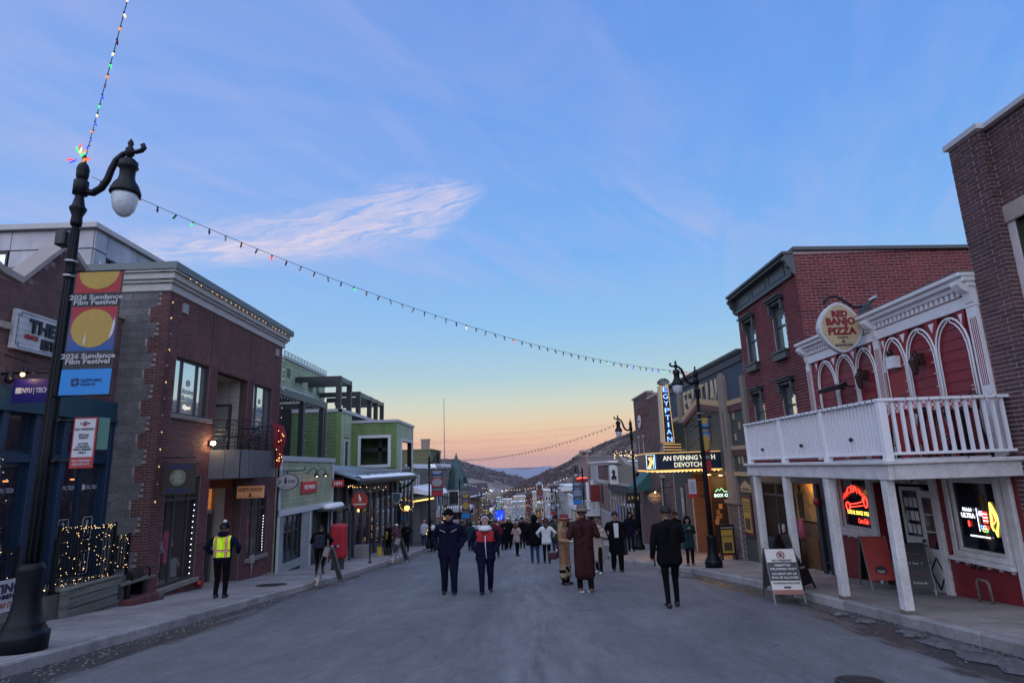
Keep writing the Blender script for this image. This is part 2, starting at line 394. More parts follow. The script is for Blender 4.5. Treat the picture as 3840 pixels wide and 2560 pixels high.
# ============================================================ SETTING
ROADM = None
def road_material():
    m = bpy.data.materials.new('asphalt'); m.use_nodes = True; q = NT(m.node_tree); b = m.node_tree.nodes['Principled BSDF']
    co = q.n('ShaderNodeTexCoord').outputs['Object']
    big = q.n('ShaderNodeTexNoise', {'Vector': q.n('ShaderNodeMapping', {'Vector': co, 'Scale': (.35, .1, 1)}).outputs[0], 'Scale': 1.2, 'Detail': 7., 'Roughness': .7, 'Distortion': .6}).outputs[0]
    streak = q.n('ShaderNodeTexNoise', {'Vector': q.n('ShaderNodeMapping', {'Vector': co, 'Scale': (2.2, .22, 1)}).outputs[0], 'Scale': 2., 'Detail': 6., 'Roughness': .65}).outputs[0]
    fine = q.n('ShaderNodeTexNoise', {'Vector': co, 'Scale': 55., 'Detail': 4., 'Roughness': .8}).outputs[0]
    x = q.n('ShaderNodeSeparateXYZ', {0: co}).outputs
    c = q.ramp(big, [(.3, (.098, .101, .107)), (.5, (.14, .144, .15)), (.68, (.188, .192, .198))])
    c = q.mix(.35, c, q.ramp(streak, [(.32, (.66,)*3), (.68, (1.25,)*3)]), 'MULTIPLY')
    c = q.mix(.85, c, q.ramp(fine, [(.32, (.5,)*3), (.68, (1.4,)*3)]), 'MULTIPLY')
    mid = q.n('ShaderNodeTexNoise', {'Vector': q.n('ShaderNodeMapping', {'Vector': co, 'Scale': (1.6, .9, 1)}).outputs[0], 'Scale': 2.6, 'Detail': 8., 'Roughness': .75, 'Distortion': 1.}).outputs[0]
    c = q.mix(.5, c, q.ramp(mid, [(.34, (.62,)*3), (.66, (1.22,)*3)]), 'MULTIPLY')
    warp = q.n('ShaderNodeTexNoise', {'Vector': co, 'Scale': 1.3, 'Detail': 6.}).outputs['Color']
    wv = q.n('ShaderNodeVectorMath', {0: co, 1: warp}, operation='ADD').outputs[0]
    vor = q.n('ShaderNodeTexVoronoi', {'Vector': q.n('ShaderNodeMapping', {'Vector': wv, 'Scale': (.30, .14, .2)}).outputs[0], 'Scale': 1.}, feature='DISTANCE_TO_EDGE').outputs['Distance']
    crack = q.m('MULTIPLY', q.ramp(vor, [(0, (1, 1, 1)), (.011, (0, 0, 0))]), q.ramp(mid, [(.45, (0, 0, 0)), (.6, (1, 1, 1))]))
    c = q.mix(q.m('MULTIPLY', crack, .65), c, (.05, .05, .052))
    # salt film between the wheel tracks, wandering down the middle of the road
    wx = q.m('ADD', x[0], q.m('MULTIPLY', q.m('SUBTRACT', big, .5), 2.2))
    salt = q.ramp(q.m('ABSOLUTE', q.m('SUBTRACT', wx, .1)), [(0, (1, 1, 1)), (.35, (.6, .6, .6)), (.9, (0, 0, 0))])
    c = q.mix(q.m('MULTIPLY', salt, q.ramp(streak, [(.35, (0, 0, 0)), (.65, (.5, .5, .5))])), c, (.28, .285, .29))
    # melt water and grime lying along the two gutters
    gl = q.m('ABSOLUTE', q.m('ADD', x[0], 5.75)); gr = q.m('ABSOLUTE', q.m('SUBTRACT', x[0], 4.95)); g = q.m('MINIMUM', gl, gr)
    wet = q.m('SUBTRACT', q.m('ADD', q.m('MULTIPLY', big, 1.5), q.m('MULTIPLY', streak, .9)), q.m('MULTIPLY', g, .75))
    wetf = q.ramp(wet, [(.86, (0, 0, 0)), (1.0, (1, 1, 1))])
    c = q.mix(q.m('MULTIPLY', wetf, .85), c, (.02, .02, .023))
    q.link(c, b.inputs['Base Color'])
    q.link(q.m('MULTIPLY_ADD', wetf, -.5, .72), b.inputs['Roughness']); b.inputs['Specular IOR Level'].default_value = .35
    bp = q.n('ShaderNodeBump', {'Height': q.m('ADD', fine, q.m('MULTIPLY', streak, .6)), 'Strength': .55, 'Distance': .015}); q.link(bp.outputs[0], b.inputs['Normal'])
    return m
CL = [(-40, -6.15), (8, -6.12), (11, -6.0), (16, -5.85), (20, -5.7), (30, -5.85), (42, -6.3), (60, -6.4), (100, -6.6), (160, -9), (260, -20)]
CR = [(-40, 5.35), (9, 5.32), (14.3, 5.25), (18.6, 4.8), (20.5, 4.3), (22.6, 3.66), (26.5, 3.6), (29, 4.6), (33, 5.0), (60, 5.1), (100, 4.4), (160, 0), (260, -10)]
def lerp(T, y):
    for (a, p), (b, q) in zip(T, T[1:]):
        if y <= b: return p+(q-p)*(y-a)/(b-a)
    return T[-1][1]
YS = [-40, -20, -10, -4] + [round(-2+.75*i, 2) for i in range(0, 68)] + [52, 56, 60, 70, 80, 90, 100, 120, 140, 160, 200, 260]
def strip(name, m, fa, fb_, n, dz=0., crown=0.):
    mb = MB(); k = None; mb.smooth = True
    for y in YS:
        a, b = fa(y), fb_(y); k0 = len(mb.v)
        for i in range(n+1):
            f = i/n; mb.v.append((a+(b-a)*f, y, gz(y)+dz+crown*(1-(2*f-1)**2)))
        if k is not None:
            for i in range(n): mb.face([k+i, k+i+1, k0+i+1, k0+i])
        k = k0
    return tag(mb.build(name, m), kind='structure')
strip('road', road_material(), lambda y: lerp(CL, y)-.05, lambda y: lerp(CR, y)+.05, 8, -.008, .02)
walkm = mat('pavement_concrete', (.235, .225, .215), .85, var=.22, vscale=1.3, bump=.35, bscale=60)
walkr = mat('pavement_brickish', (.22, .20, .19), .85, var=.2, vscale=1.1, bump=.35, bscale=60)
joint = mat('joint_dark', (.05, .05, .05), .9)
# pavement bed, then slabs laid proud of it as parts; the kerb stones too
def pavement(name, side, m, T):
    s = side; out = (lambda y: lerp(T, y)-14) if s < 0 else (lambda y: lerp(T, y)+14)
    mb = MB(); k = None
    for y in YS:
        e = lerp(T, y)+s*.13; o = out(y); k0 = len(mb.v)
        mb.v += [(e, y, gz(y)-.05), (e, y, gz(y)+.128), (o, y, gz(y)+.128)]
        if k is not None:
            for i in range(2): mb.face([k+i, k+i+1, k0+i+1, k0+i])
        k = k0
    bed = tag(mb.build(name, joint), kind='structure')
    # kerb stones
    y = -3.; kb = mat('kerb_stone', (.27, .265, .26), .85, var=.25, vscale=2.5, bump=.4, bscale=40, rnd=.12)
    while y < 46:
        L = 1.5; a0, a1 = lerp(T, y), lerp(T, y+L-.012); z0, z1 = gz(y), gz(y+L); mb = MB(); w = .15*s; j = .012*(random.random()-.5)
        a0 += j; a1 += j
        ch = .025*s
        for yy, aa, zz_ in ((y, a0, z0), (y+L-.012, a1, z1)):
            mb.v += [(aa, yy, zz_-.06), (aa+ch*.3, yy, zz_+.12), (aa+ch, yy, zz_+.143), (aa+w, yy, zz_+.141), (aa+w, yy, zz_-.06)]
        for i in range(4): mb.face([i, i+1, 6+i, 5+i])
        mb.face([0, 1, 2, 3, 4]); mb.face([5, 6, 7, 8, 9]); mb.build('kerb_stone', kb, bed); y += L
    # slabs
    y = -1.5; n = 0
    while y < 44:
        L = 1.2 if y < 24 else 2.4; e = lerp(T, y+L/2)+s*.165; nrow = 3 if y < 24 else 2
        oo = (T is CL and -9.7) or 7.6; wd = (oo-e)/nrow
        for i in range(nrow):
            a, b = e+wd*i, e+wd*(i+1); lo, hi = min(a, b)+.006, max(a, b)-.006; y0, y1 = y+.006, y+L-.006; dz = .139+.0025*random.random()
            mb = MB(); mb.v = [(lo, y0, gz(y0)+.1), (hi, y0, gz(y0)+.1), (hi, y1, gz(y1)+.1), (lo, y1, gz(y1)+.1), (lo, y0, gz(y0)+dz), (hi, y0, gz(y0)+dz), (hi, y1, gz(y1)+dz), (lo, y1, gz(y1)+dz)]
            for q_ in ((4,5,6,7),(0,1,5,4),(1,2,6,5),(2,3,7,6),(3,0,4,7)): mb.face(q_)
            mb.build('slab', m, bed, fix=False)
        y += L
    return bed
pavement('pavement_left', -1, mat('slab_left', (.25, .24, .235), .85, var=.2, vscale=1.1, bump=.35, bscale=50, rnd=.07), CL)
pavement('pavement_right', 1, mat('slab_right', (.24, .22, .205), .85, var=.2, vscale=1.1, bump=.35, bscale=50, rnd=.07), CR)
# ice crust and puddle rims at the kerbs
icem = mat('old_ice', (.10, .10, .105), .5, var=.7, vscale=14, bump=1., bscale=40)
def ice(name, label, pts, h=.03):
    t_ = thing(name, label, 'ice', (pts[0][0], pts[0][1], gz(pts[0][1])))
    random.seed(len(label))
    for (x, y, rx, ry) in pts:
        mb = MB(); n = 18; mb.smooth = True; R = [1+.6*(random.random()-.5)*2 for _ in range(n)]; rings = []
        for f, hh in ((1, -.01), (.93, .4), (.65, .85), (.3, 1.)):
            k = len(mb.v); rings.append(k)
            for i in range(n):
                a = 2*PI*i/n; X, Y = x+rx*f*R[i]*math.cos(a), y+ry*f*R[i]*math.sin(a)
                mb.v.append((X, Y, gz(Y)+h*hh*(1+.3*random.random())+.004))
        for a, b in zip(rings, rings[1:]):
            for i in range(n): j = (i+1) % n; mb.face([a+i, a+j, b+j, b+i])
        mb.face([rings[-1]+i for i in range(n)]); mb.build('ice_patch', icem, t_)
ice('ice_crust', 'long grey crust of old ice in the gutter at the right foreground', [(4.95, 6.6, .22, .55), (5.0, 7.5, .16, .45), (5.02, 8.3, .14, .3)])
ice('ice_crust', 'two small ice lumps in the dark gutter before the second white porch post', [(4.95, 9.3, .12, .12), (4.98, 10.0, .13, .1)], .04)
ice('ice_crust', 'rough broken ice beside the kerb under the lamp before the theatre', [(4.45, 16.9, .18, .35), (4.25, 18.2, .2, .4), (4.3, 17.5, .1, .2)], .06)
random.seed(14); gm = MB(); gv = mat('grit', (.11, .105, .10), .9, rnd=.5)
for i in range(2600):
    y = 5.5+random.random()**1.4*34; sd_ = random.random() < .5; x = lerp(CL, y)+abs(random.gauss(0, .32)) if sd_ else lerp(CR, y)-abs(random.gauss(0, .28)); r = random.uniform(.006, .022); z = gz(y)
    n = len(gm.v); gm.v += [(x-r, y-r, z), (x+r, y-r*.6, z), (x+r*.2, y+r, z), (x, y, z+r*.9)]
    for q_ in ((0, 1, 3), (1, 2, 3), (2, 0, 3)): gm.face([n+k for k in q_])
tag(gm.build('gutter_grit', gv, fix=False), kind='stuff')
# manhole and drain
iron = mat('cast_iron', (.06, .058, .055), .6, metal=.6, bump=.5, bscale=30)
for x, y, dz, nm, lb in ((3.13, 6.10, .018, 'drain_cover', 'round iron drain cover set in the road at the bottom right'), (-6.76, 16.87, .146, 'manhole_cover', 'round manhole cover in the left pavement beyond the worker in the yellow vest')):
    t_ = thing(nm, lb, 'cover', (x, y, gz(y)+dz))
    th = math.atan(.087); mb = MB()
    def tilt(mb): mb.v = [(a, b, c-.087*b) for a, b, c in mb.v]; return mb
    t_2 = .21 if 'drain' in nm else .4
    tilt(MB().lathe([(t_2, 0), (t_2, .012), (t_2-.03, .014), (t_2-.03, .004)], (0, 0, 0), 24)).build('rim', iron, None).parent = t_
    mb = MB(); mb.lathe([(t_2-.04, 0), (t_2-.04, .008)], (0, 0, 0), 24)
    for i in range(-3, 4): mb.box(-t_2*.7, t_2*.7, i*t_2*.2-.012, i*t_2*.2+.012, .008, .013)
    tilt(mb).build('grate', iron, None).parent = t_
# ground sheet out to the horizon and the hills
groundm = mat('valley_ground', (.12, .10, .095), .95, var=.4, vscale=.004)
mb = MB(); k = None; gy = [-60, 0, 60, 120, 200, 260, 400, 600, 900, 1300, 1800, 2600, 4000, 9000, 30000]
gx = [-30000, -9000, -3000, -1000, -300, -60, -20, 0, 20, 60, 300, 1000, 3000, 9000, 30000]
for y in gy:
    k0 = len(mb.v)
    for x in gx: mb.v.append((x, y, (gz(y) if y < 900 else gz(900)-.012*(y-900)*(1 if y < 6000 else 0)-(.0 if y < 6000 else 61))-.35))
    if k is not None:
        for i in range(len(gx)-1): mb.face([k+i, k+i+1, k0+i+1, k0+i])
    k = k0
tag(mb.build('ground', groundm), kind='structure')
def hill_mat(name, c1, c2, c3, sc):
    m = bpy.data.materials.new(name); m.use_nodes = True; q = NT(m.node_tree); b = m.node_tree.nodes['Principled BSDF']; b.inputs['Roughness'].default_value = .95; b.inputs['Specular IOR Level'].default_value = .1
    co = q.n('ShaderNodeTexCoord').outputs['Object']
    n1 = q.n('ShaderNodeTexNoise', {'Vector': co, 'Scale': sc, 'Detail': 8., 'Roughness': .7, 'Distortion': 1.5}).outputs[0]
    n2 = q.n('ShaderNodeTexNoise', {'Vector': co, 'Scale': sc*14, 'Detail': 5., 'Roughness': .8}).outputs[0]
    c = q.ramp(n1, [(.36, c1), (.5, c2), (.62, c3)]); c = q.mix(.8, c, q.ramp(n2, [(.35, (.45,)*3), (.65, (1.35,)*3)]), 'MULTIPLY')
    q.link(c, b.inputs['Base Color']); return m
def hill(name, m, ridge, y0, depth, base, n=70, rows=40, rough=1., seedv=0., face_w=None):
    "ridge: [(x, z)] crest line seen at distance y0; slope falls towards the viewer over depth and away behind"
    mb = MB(); mb.smooth = True; x0, x1 = ridge[0][0], ridge[-1][0]; k = None
    for r in range(rows+1):
        f = r/rows; s = -1+1.6*f            # -1 foot, 0 crest, .6 behind
        k0 = len(mb.v)
        for i in range(n+1):
            x = x0+(x1-x0)*i/n
            for (xa, za), (xb, zb) in zip(ridge, ridge[1:]):
                if x <= xb+1e-6: cz = za+(zb-za)*(x-xa)/(xb-xa); break
            sh = math.cos(min(1, abs(s))*PI/2)**1.0 if s < 0 else 1-(s/.6)**1.3*.6
            y = y0+s*depth
            nz_ = noise.fractal(Vector((x/depth*3+seedv, y/depth*3, 0)), 1, 2, 7)*rough
            z = base+(cz-base)*sh+nz_*(cz-base)*.05*(1 if s < -.02 else .12)
            mb.v.append((x*(y/y0) if s < 0 and name != 'hillside' else x, y, z))
        if k is not None:
            for i in range(n): mb.face([k+i, k+i+1, k0+i+1, k0+i])
        k = k0
    return tag(mb.build(name, m), kind='structure')
h_left = hill('hill', hill_mat('scrub_hill_far', (.10, .085, .085), (.17, .14, .125), (.27, .23, .19), .0022), [(-1900, -40), (-1300, 20), (-900, 12), (-600, -6), (-440, 10), (-381, 36), (-314, 40), (-255, 30), (-200, 14), (-120, -8), (-54, -22), (7, -42), (74, -72), (130, -95), (200, -110)], 2600, 1150, -112, n=110, rows=44, rough=1.6)
farm = mat('far_mountain', (.26,.30,.40), .95, spec=.1, var=.2, vscale=.001)  # distant haze put into the colour: base tinted blue
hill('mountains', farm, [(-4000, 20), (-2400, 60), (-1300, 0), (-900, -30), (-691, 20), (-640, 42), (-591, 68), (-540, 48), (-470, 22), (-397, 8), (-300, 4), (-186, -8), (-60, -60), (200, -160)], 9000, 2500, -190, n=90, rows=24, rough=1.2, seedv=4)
hill('mountains', mat('far_mountain_near', (.22,.25,.33), .95, spec=.1, var=.2, vscale=.001), [(-900, -60), (-600, -30), (-330, -2), (-222, 6), (-120, -10), (0, -22), (120, -34), (200, -20), (305, 4), (360, 6), (422, 11), (520, -14), (700, -60), (1500, 40), (2600, 60)], 8000, 2200, -190, n=90, rows=24, rough=1.2, seedv=9)  # nearer range, its base also tinted blue for the haze
RH = [(-60, -62), (-30, -46), (-2, -30), (16, -20), (42, -10), (64, 1), (110, 21), (160, 41), (197, 53), (260, 74), (340, 96), (460, 120), (700, 150), (1000, 165)]
h_right = hill('hillside', hill_mat('scrub_hill_near', (.07, .052, .05), (.13, .10, .085), (.26, .205, .15), .008), RH, 1000, 420, -62, n=160, rows=60, rough=1.5, seedv=2)
# scrub covering the near hillside: thousands of bare oak clumps as one mass
def scrub(name, src, count, r0, r1, ylim, m, xlim):
    me = src.data; vs = [v.co for v in me.vertices]; mb = MB(); random.seed(3); n = 0; tries = 0
    polys = [p for p in me.polygons if ylim[0] < p.center.y < ylim[1] and xlim[0] < p.center.x < xlim[1]]
    while n < count:
        p = random.choice(polys); a, b, c, d = [me.vertices[i].co for i in p.vertices]
        u, v = random.random(), random.random(); pt = a.lerp(b, u).lerp(d.lerp(c, u), v)
        if noise.noise(pt*.018) < -.12+random.random()*.25: 
            tries += 1
            if tries < count*6: continue
        r = random.uniform(r0, r1); k = len(mb.v); h = r*random.uniform(.9, 1.8)
        for i in range(4):
            a_ = random.random()*6.28; mb.v.append((pt.x+math.cos(a_)*r, pt.y+math.sin(a_)*r, pt.z-.3+random.random()*h*.4)); 
        for i in range(3): mb.v.append((pt.x+random.uniform(-.5, .5)*r, pt.y+random.uniform(-.5, .5)*r, pt.z+h*random.uniform(.6, 1)))
        for q_ in ((0, 1, 4), (1, 2, 5), (2, 3, 6), (3, 0, 4), (0, 5, 2), (1, 6, 3)): mb.face([k+i for i in q_])
        n += 1
    return tag(mb.build(name, m, fix=False), kind='stuff')
scrubm = mat('bare_scrub', (.11, .082, .075), .95, spec=.05, rnd=.45)
scrub('scrub', h_right, 15000, 1.2, 3.0, (600, 1040), scrubm, (-60, 420))
scrub('scrub', h_left, 5000, 4., 9., (2000, 2640), mat('bare_scrub_far', (.10, .085, .085), .95, spec=.05, rnd=.4), (-700, 160))
# cut field terrace and road across the valley
mb = MB(); mb.hexa([(-75, 1230, -58), (-8, 1230, -58), (-8, 1290, -58), (-75, 1290, -58), (-75, 1230, -50), (-8, 1230, -45), (-8, 1290, -44), (-75, 1290, -50)])
tag(mb.build('field_terrace', mat('dry_field', (.22, .19, .13), .95, var=.2, vscale=.05)), kind='structure')
# haze
if HAZE > 0:
    hm = bpy.data.materials.new('evening_haze'); hm.use_nodes = True; nt = hm.node_tree; nt.nodes.clear()
    v = nt.nodes.new('ShaderNodeVolumePrincipled'); v.inputs['Color'].default_value = (.78, .80, .92, 1); v.inputs['Density'].default_value = HAZE; v.inputs['Anisotropy'].default_value = .1
    oo_ = nt.nodes.new('ShaderNodeOutputMaterial'); nt.links.new(v.outputs[0], oo_.inputs[1])
    hz = box('haze', hm, None, -7500, 7500, -80, 12500, -300, 190); tag(hz, kind='stuff')
# ============================================================ shared building materials
white = mat('white_paint', (.70, .70, .71), .55, var=.10, vscale=5, bump=.15, bscale=25)
whitew = mat('white_paint_worn', (.62, .61, .60), .6, var=.22, vscale=4, bump=.3, bscale=25)
redp = mat('red_paint', (.20, .018, .026), .5, var=.15, vscale=4, bump=.15, bscale=30)
redtrim = mat('red_trim', (.25, .02, .025), .5)
slate = mat('slate_paint', (.045, .055, .065), .45, var=.15, vscale=6)
blackp = mat('black_paint', (.008, .009, .011), .4)
blackm = mat('black_metal', (.006, .007, .010), .32, metal=.2, spec=.5)
gal = mat('galvanised', (.35, .36, .38), .4, metal=.7)
copingm = mat('coping_metal', (.42, .42, .43), .5, var=.1)
glassd = mat('window_glass', (.012, .015, .02), .04, spec=.9, ior=1.9)
glassm = mat('mirror_glass', (.78, .84, .86), .03, metal=.9, spec=1.)
dark = mat('dark_interior', (.012, .011, .011), .9)
mortar = mat('mortar_pale', (.50, .43, .43), .95, var=.15)
mortard = mat('mortar_grey', (.55, .50, .50), .95, var=.15)
brickr = mat('brick_red', (.135, .022, .026), .85, var=.12, vscale=2, rnd=.28, bump=.3, bscale=80)
brickd = mat('brick_plum', (.085, .040, .042), .85, var=.2, vscale=1.2, rnd=.25, bump=.3, bscale=80)
brickb = mat('brick_brown', (.125, .055, .055), .85, var=.15, vscale=2, rnd=.18, bump=.3, bscale=80)
stonem = mat('lintel_stone', (.33, .28, .24), .85, var=.25, vscale=3, bump=.3)
conc = mat('concrete', (.22, .21, .20), .9, var=.25, vscale=2, bump=.4)
roofm = mat('flat_roof', (.12, .12, .125), .9, var=.2)
UXF = (1, 0, 0)    # lettering axis for signs facing up the street (towards the viewer)
UP = (0, 0, 1)
def shell(parent, x0, x1, y0, y1, z0, z1, m, front, sides=True, roof=True):
    "closed sides, back and roof behind a separately built front"
    mb = MB()
    if front != 'x0': mb.poly([(x0, y0, z0), (x0, y0, z1), (x0, y1, z1), (x0, y1, z0)])
    if front != 'x1': mb.poly([(x1, y0, z0), (x1, y1, z0), (x1, y1, z1), (x1, y0, z1)])
    if sides: mb.poly([(x0, y0, z0), (x1, y0, z0), (x1, y0, z1), (x0, y0, z1)]); mb.poly([(x0, y1, z0), (x0, y1, z1), (x1, y1, z1), (x1, y1, z0)])
    o = mb.build('side_wall', m, parent)
    if roof: MB().poly([(x0, y0, z1), (x1, y0, z1), (x1, y1, z1), (x0, y1, z1)]).build('roof', roofm, parent)
    return o
# ============================================================ RIGHT 1: dark brick block at the right edge
b = thing('brick_building', 'tall plum brick building with pale coping cut off by the right edge of the view', 'building', (7.3, 8.93, -.7))
F = ('x', 7.40, -1); PF = ('x', 7.27, -1)
hol = [(6.4, 8.15, 3.48, 4.86)]
wall('front_wall', mortard, b, F, 0., 8.30, -.9, 6.42, hol, .25, rm=mat('olive_frame', (.045, .055, .035), .5))
wall('pilaster', mortard, b, PF, 8.30, 8.93, -.9, 6.42)
MB().poly([(7.27, 8.93, -.9), (12, 8.93, -.9), (12, 8.93, 6.42), (7.27, 8.93, 6.42)]).poly([(7.27, 8.30, -.9), (7.40, 8.30, -.9), (7.40, 8.30, 6.42), (7.27, 8.30, 6.42)]).poly([(7.3, 0, -.9), (12, 0, -.9), (12, 0, 6.4), (7.3, 0, 6.4)]).poly([(7.3, 0, 6.4), (12, 0, 6.4), (12, 8.9, 6.4), (7.3, 8.9, 6.4)]).build('side_wall', mortard, b)
brick_cells(b, F, 4.6, 8.30, 1.0, 6.40, .0665, .215, brickd, holes=[(6.3, 8.3, 3.34, 5.13)])
brick_cells(b, PF, 8.288, 8.925, -.8, 6.40, .0665, .215, brickd)
brick_cells(b, ('y', 8.30, -1), 7.258, 7.40, 1.0, 6.40, .0665, .15, brickd)
finish_bricks(b)
bevel(box('lintel', stonem, b, 7.365, 7.6, 6.1, 8.295, 4.86, 5.13)); bevel(box('sill', stonem, b, 7.33, 7.6, 6.2, 8.295, 3.36, 3.48))
olive = mat('olive_frame', (.045, .055, .035), .5); creamf = mat('cream_frame', (.45, .40, .33), .5)
w = window(b, F, 6.4, 8.15, 3.48, 4.86, olive, glassd, (), (), .09, .12)
window(b, F, 6.49, 8.06, 3.57, 4.77, creamf, glassm, (7.1,), (4.2,), .055, .10, name='sash')
MB().box(7.35, 7.8, 0, 8.26, 6.42, 6.505).build('coping', copingm, b); MB().box(7.22, 7.6, 8.26, 8.98, 6.42, 6.51).build('coping', copingm, b)
# ============================================================ RIGHT 2: two storey red brick house
b = thing('brick_building', 'two storey red brick house with slate cornice and hooded windows beside the theatre', 'building', (7.3, 14.7, -1.1))
F = ('x', 7.3, -1); SF = ('y', 14.55, -1)
wins = [(17.42, 18.12, 4.42, 5.72), (15.45, 16.15, 4.42, 5.72), (17.42, 18.12, 2.3, 3.50), (15.45, 16.15, 2.3, 3.50)]
wall('front_wall', mortar, b, F, 14.55, 18.65, 1.15, 6.5, wins, .2, rm=slate)
mb = MB(); mb.poly([(7.3, 14.55, 1.1), (12.6, 14.55, 1.1), (12.6, 14.55, 6.72), (7.3, 14.55, 6.85)]); mb.poly([(7.3, 18.65, -2), (7.3, 18.65, 6.8), (13, 18.65, 6.8), (13, 18.65, -2)]); mb.build('side_wall', mortar, b)
MB().poly([(7.3, 14.55, 6.6), (13, 14.55, 6.6), (13, 18.65, 6.6), (7.3, 18.65, 6.6)]).build('roof', roofm, b)
brick_cells(b, F, 14.54, 18.62, 1.2, 6.42, .082, .235, brickr, holes=[(a-.03, c+.03, d-.12, e+.05) for a, c, d, e in wins])
brick_cells(b, SF, 7.292, 12.55, 2.5, 6.72, .082, .235, brickr, keep=lambda u, v: v < 6.80-.025*(u-7.3))
finish_bricks(b)
bevel(MB().hexa([(7.28, 14.45, 6.80), (12.6, 14.45, 6.67), (12.6, 14.9, 6.67), (7.28, 14.9, 6.80), (7.28, 14.45, 6.90), (12.6, 14.45, 6.77), (12.6, 14.9, 6.77), (7.28, 14.9, 6.90)]).build('coping', slate, b), .01)
for a, c, d, e in wins:
    window(b, F, a, c, d, e, slate, glassm, (), ((d+e)/2+.05,), .05, .12)
    h = MB(); fbox(h, F, a-.13, c+.13, e+.14, e+.18, .0, .22); fbox(h, F, a-.1, c+.1, e+.08, e+.14, .0, .16); fbox(h, F, a-.06, c+.06, e+.0, e+.08, .0, .07)
    for s_ in (a-.06, c-.02):
        fbox(h, F, s_, s_+.08, e-.22, e+.08, .0, .10); fbox(h, F, s_+.01, s_+.07, e-.32, e-.22, .0, .05)
    bevel(h.build('window_hood', slate, b), .006)
    if d > 4: 
        h = MB(); fbox(h, F, a-.07, c+.07, d-.06, d, 0, .17); fbox(h, F, a-.04, c+.04, d-.22, d-.06, 0, .13); fbox(h, F, a-.06, c+.06, d-.25, d-.22, 0, .15); bevel(h.build('window_sill', slate, b), .006)
# cornice: raking top, panelled frieze, end brackets
h = MB(); fbox(h, F, 14.5, 18.75, 6.72, 6.80, 0, .30); fbox(h, F, 14.52, 18.72, 6.64, 6.72, 0, .24); bevel(h.build('cornice', slate, b), .01)
h = MB(); fbox(h, F, 14.62, 18.62, 6.22, 6.64, 0, .06); fbox(h, F, 14.6, 18.64, 6.16, 6.22, 0, .09)
for y in (15.0, 16.2, 17.4): 
    for (p, q, r, s_) in ((y, y+1.0, 6.30, 6.32), (y, y+1.0, 6.54, 6.56), (y, y+.02, 6.32, 6.54), (y+.98, y+1., 6.32, 6.54)): fbox(h, F, p, q, r, s_, .06, .075)
h.build('frieze', slate, b)
br = [(0, 0), (.28, 0), (.28, -.08), (.22, -.14), (.20, -.24), (.13, -.30), (.11, -.42), (.05, -.47), (0, -.5)]
for y in (14.5, 18.62): MB().prism([(-u, v) for u, v in br], (7.3, y, 6.64), (1, 0, 0), (0, 0, 1), (0, .12, 0)).build('bracket', slate, b)
# ground floor navy shop front with a lit doorway
navy = mat('navy_paint', (.018, .028, .042), .45, var=.1)
G = ('x', 7.32, -1)
fr = MB(); 
for a, c in ((18.45, 18.63), (16.32, 16.5), (14.95, 15.1), (14.6, 14.75)): fbox(fr, G, a, c, -1.35, 1.05, 0, .05)
fbox(fr, G, 14.6, 18.6, .92, 1.15, 0, .06); fr.build('shopfront_frame', navy, b)
h = MB(); fbox(h, G, 16.5, 18.45, -1.4, -.72, -.1, .0); fbox(h, G, 16.45, 18.5, -.78, -.70, -.05, .10)
for a in (16.7, 17.4): fbox(h, G, a, a+.55, -1.25, -.9, 0, .02)
h.build('stall_riser', navy, b)
window(b, G, 16.5, 18.45, -.70, .92, navy, mat('shop_glass', (.02, .02, .02), .02, alpha=.22, spec=.8), (17.45,), (.55,), .05, .04, name='shop_window')
roomw = mat('shop_room_warm', (.30, .17, .08), .8, var=.5, vscale=3)
shop = MB(); shop.poly([(8.9, 14.6, -1.4), (8.9, 18.6, -1.4), (8.9, 18.6, 1.1), (8.9, 14.6, 1.1)]).poly([(7.3, 14.6, -1.3), (8.9, 14.6, -1.3), (8.9, 14.6, 1.1), (7.3, 14.6, 1.1)]).poly([(7.3, 18.6, -1.6), (8.9, 18.6, -1.6), (8.9, 18.6, 1.1), (7.3, 18.6, 1.1)]).poly([(7.3, 14.6, 1.1), (8.9, 14.6, 1.1), (8.9, 18.6, 1.1), (7.3, 18.6, 1.1)]).poly([(7.3, 14.6, -1.28), (8.9, 14.6, -1.28), (8.9, 18.6, -1.6), (7.3, 18.6, -1.6)])
shop.build('shop_room', mat('shop_room', (.10, .07, .055), .9), b)
fb('display_wall', mat('gilt_print', (.42, .26, .10), .6, var=.7, vscale=6), b, ('x', 7.78, -1), 15.9, 17.2, -.1, .95, 0, .03)
fb('display_wall', mat('brown_print', (.16, .09, .05), .6, var=.6, vscale=9), b, ('x', 7.78, -1), 15.9, 17.2, -1.4, -.15, 0, .03)
pk = mat('printed_figure', (.06, .045, .03), .7)
fgm = MB(); o_ = (8.06, 15.95, 0)
for (p, q, r, s_) in ((15.78, 15.9, -.05, .3), (15.95, 16.07, -.05, .3), (15.76, 16.08, .3, .62), (15.86, 15.99, .64, .78), (15.82, 16.03, .78, .82)): fbox(fgm, ('x', 7.745, -1), p+.95, q+.95, r, s_, 0, .01)
fgm.build('printed_figure', pk, b)
fb('counter', mat('counter_wood', (.16, .08, .04), .5, var=.3), b, ('x', 7.6, -1), 15.9, 16.6, -1.45, -.5, -.1, .0)
lamp_w = mat('warm_lamp', (1, .7, .35), .5, emit=(1, .55, .2), es=14)
bulb_light((7.55, 16.0, .85), 9, (1, .58, .25), .08, b)
MB().lathe([(.09, 0), (.09, .05)], (7.6, 16.0, 1.03), 10).build('ceiling_lamp', lamp_w, b); MB().lathe([(.06, 0), (.06, .05)], (7.9, 17.4, 1.03), 10).build('ceiling_lamp', lamp_w, b)
pinkc = mat('pink_garment', (.45, .10, .20), .8, var=.4, vscale=8)
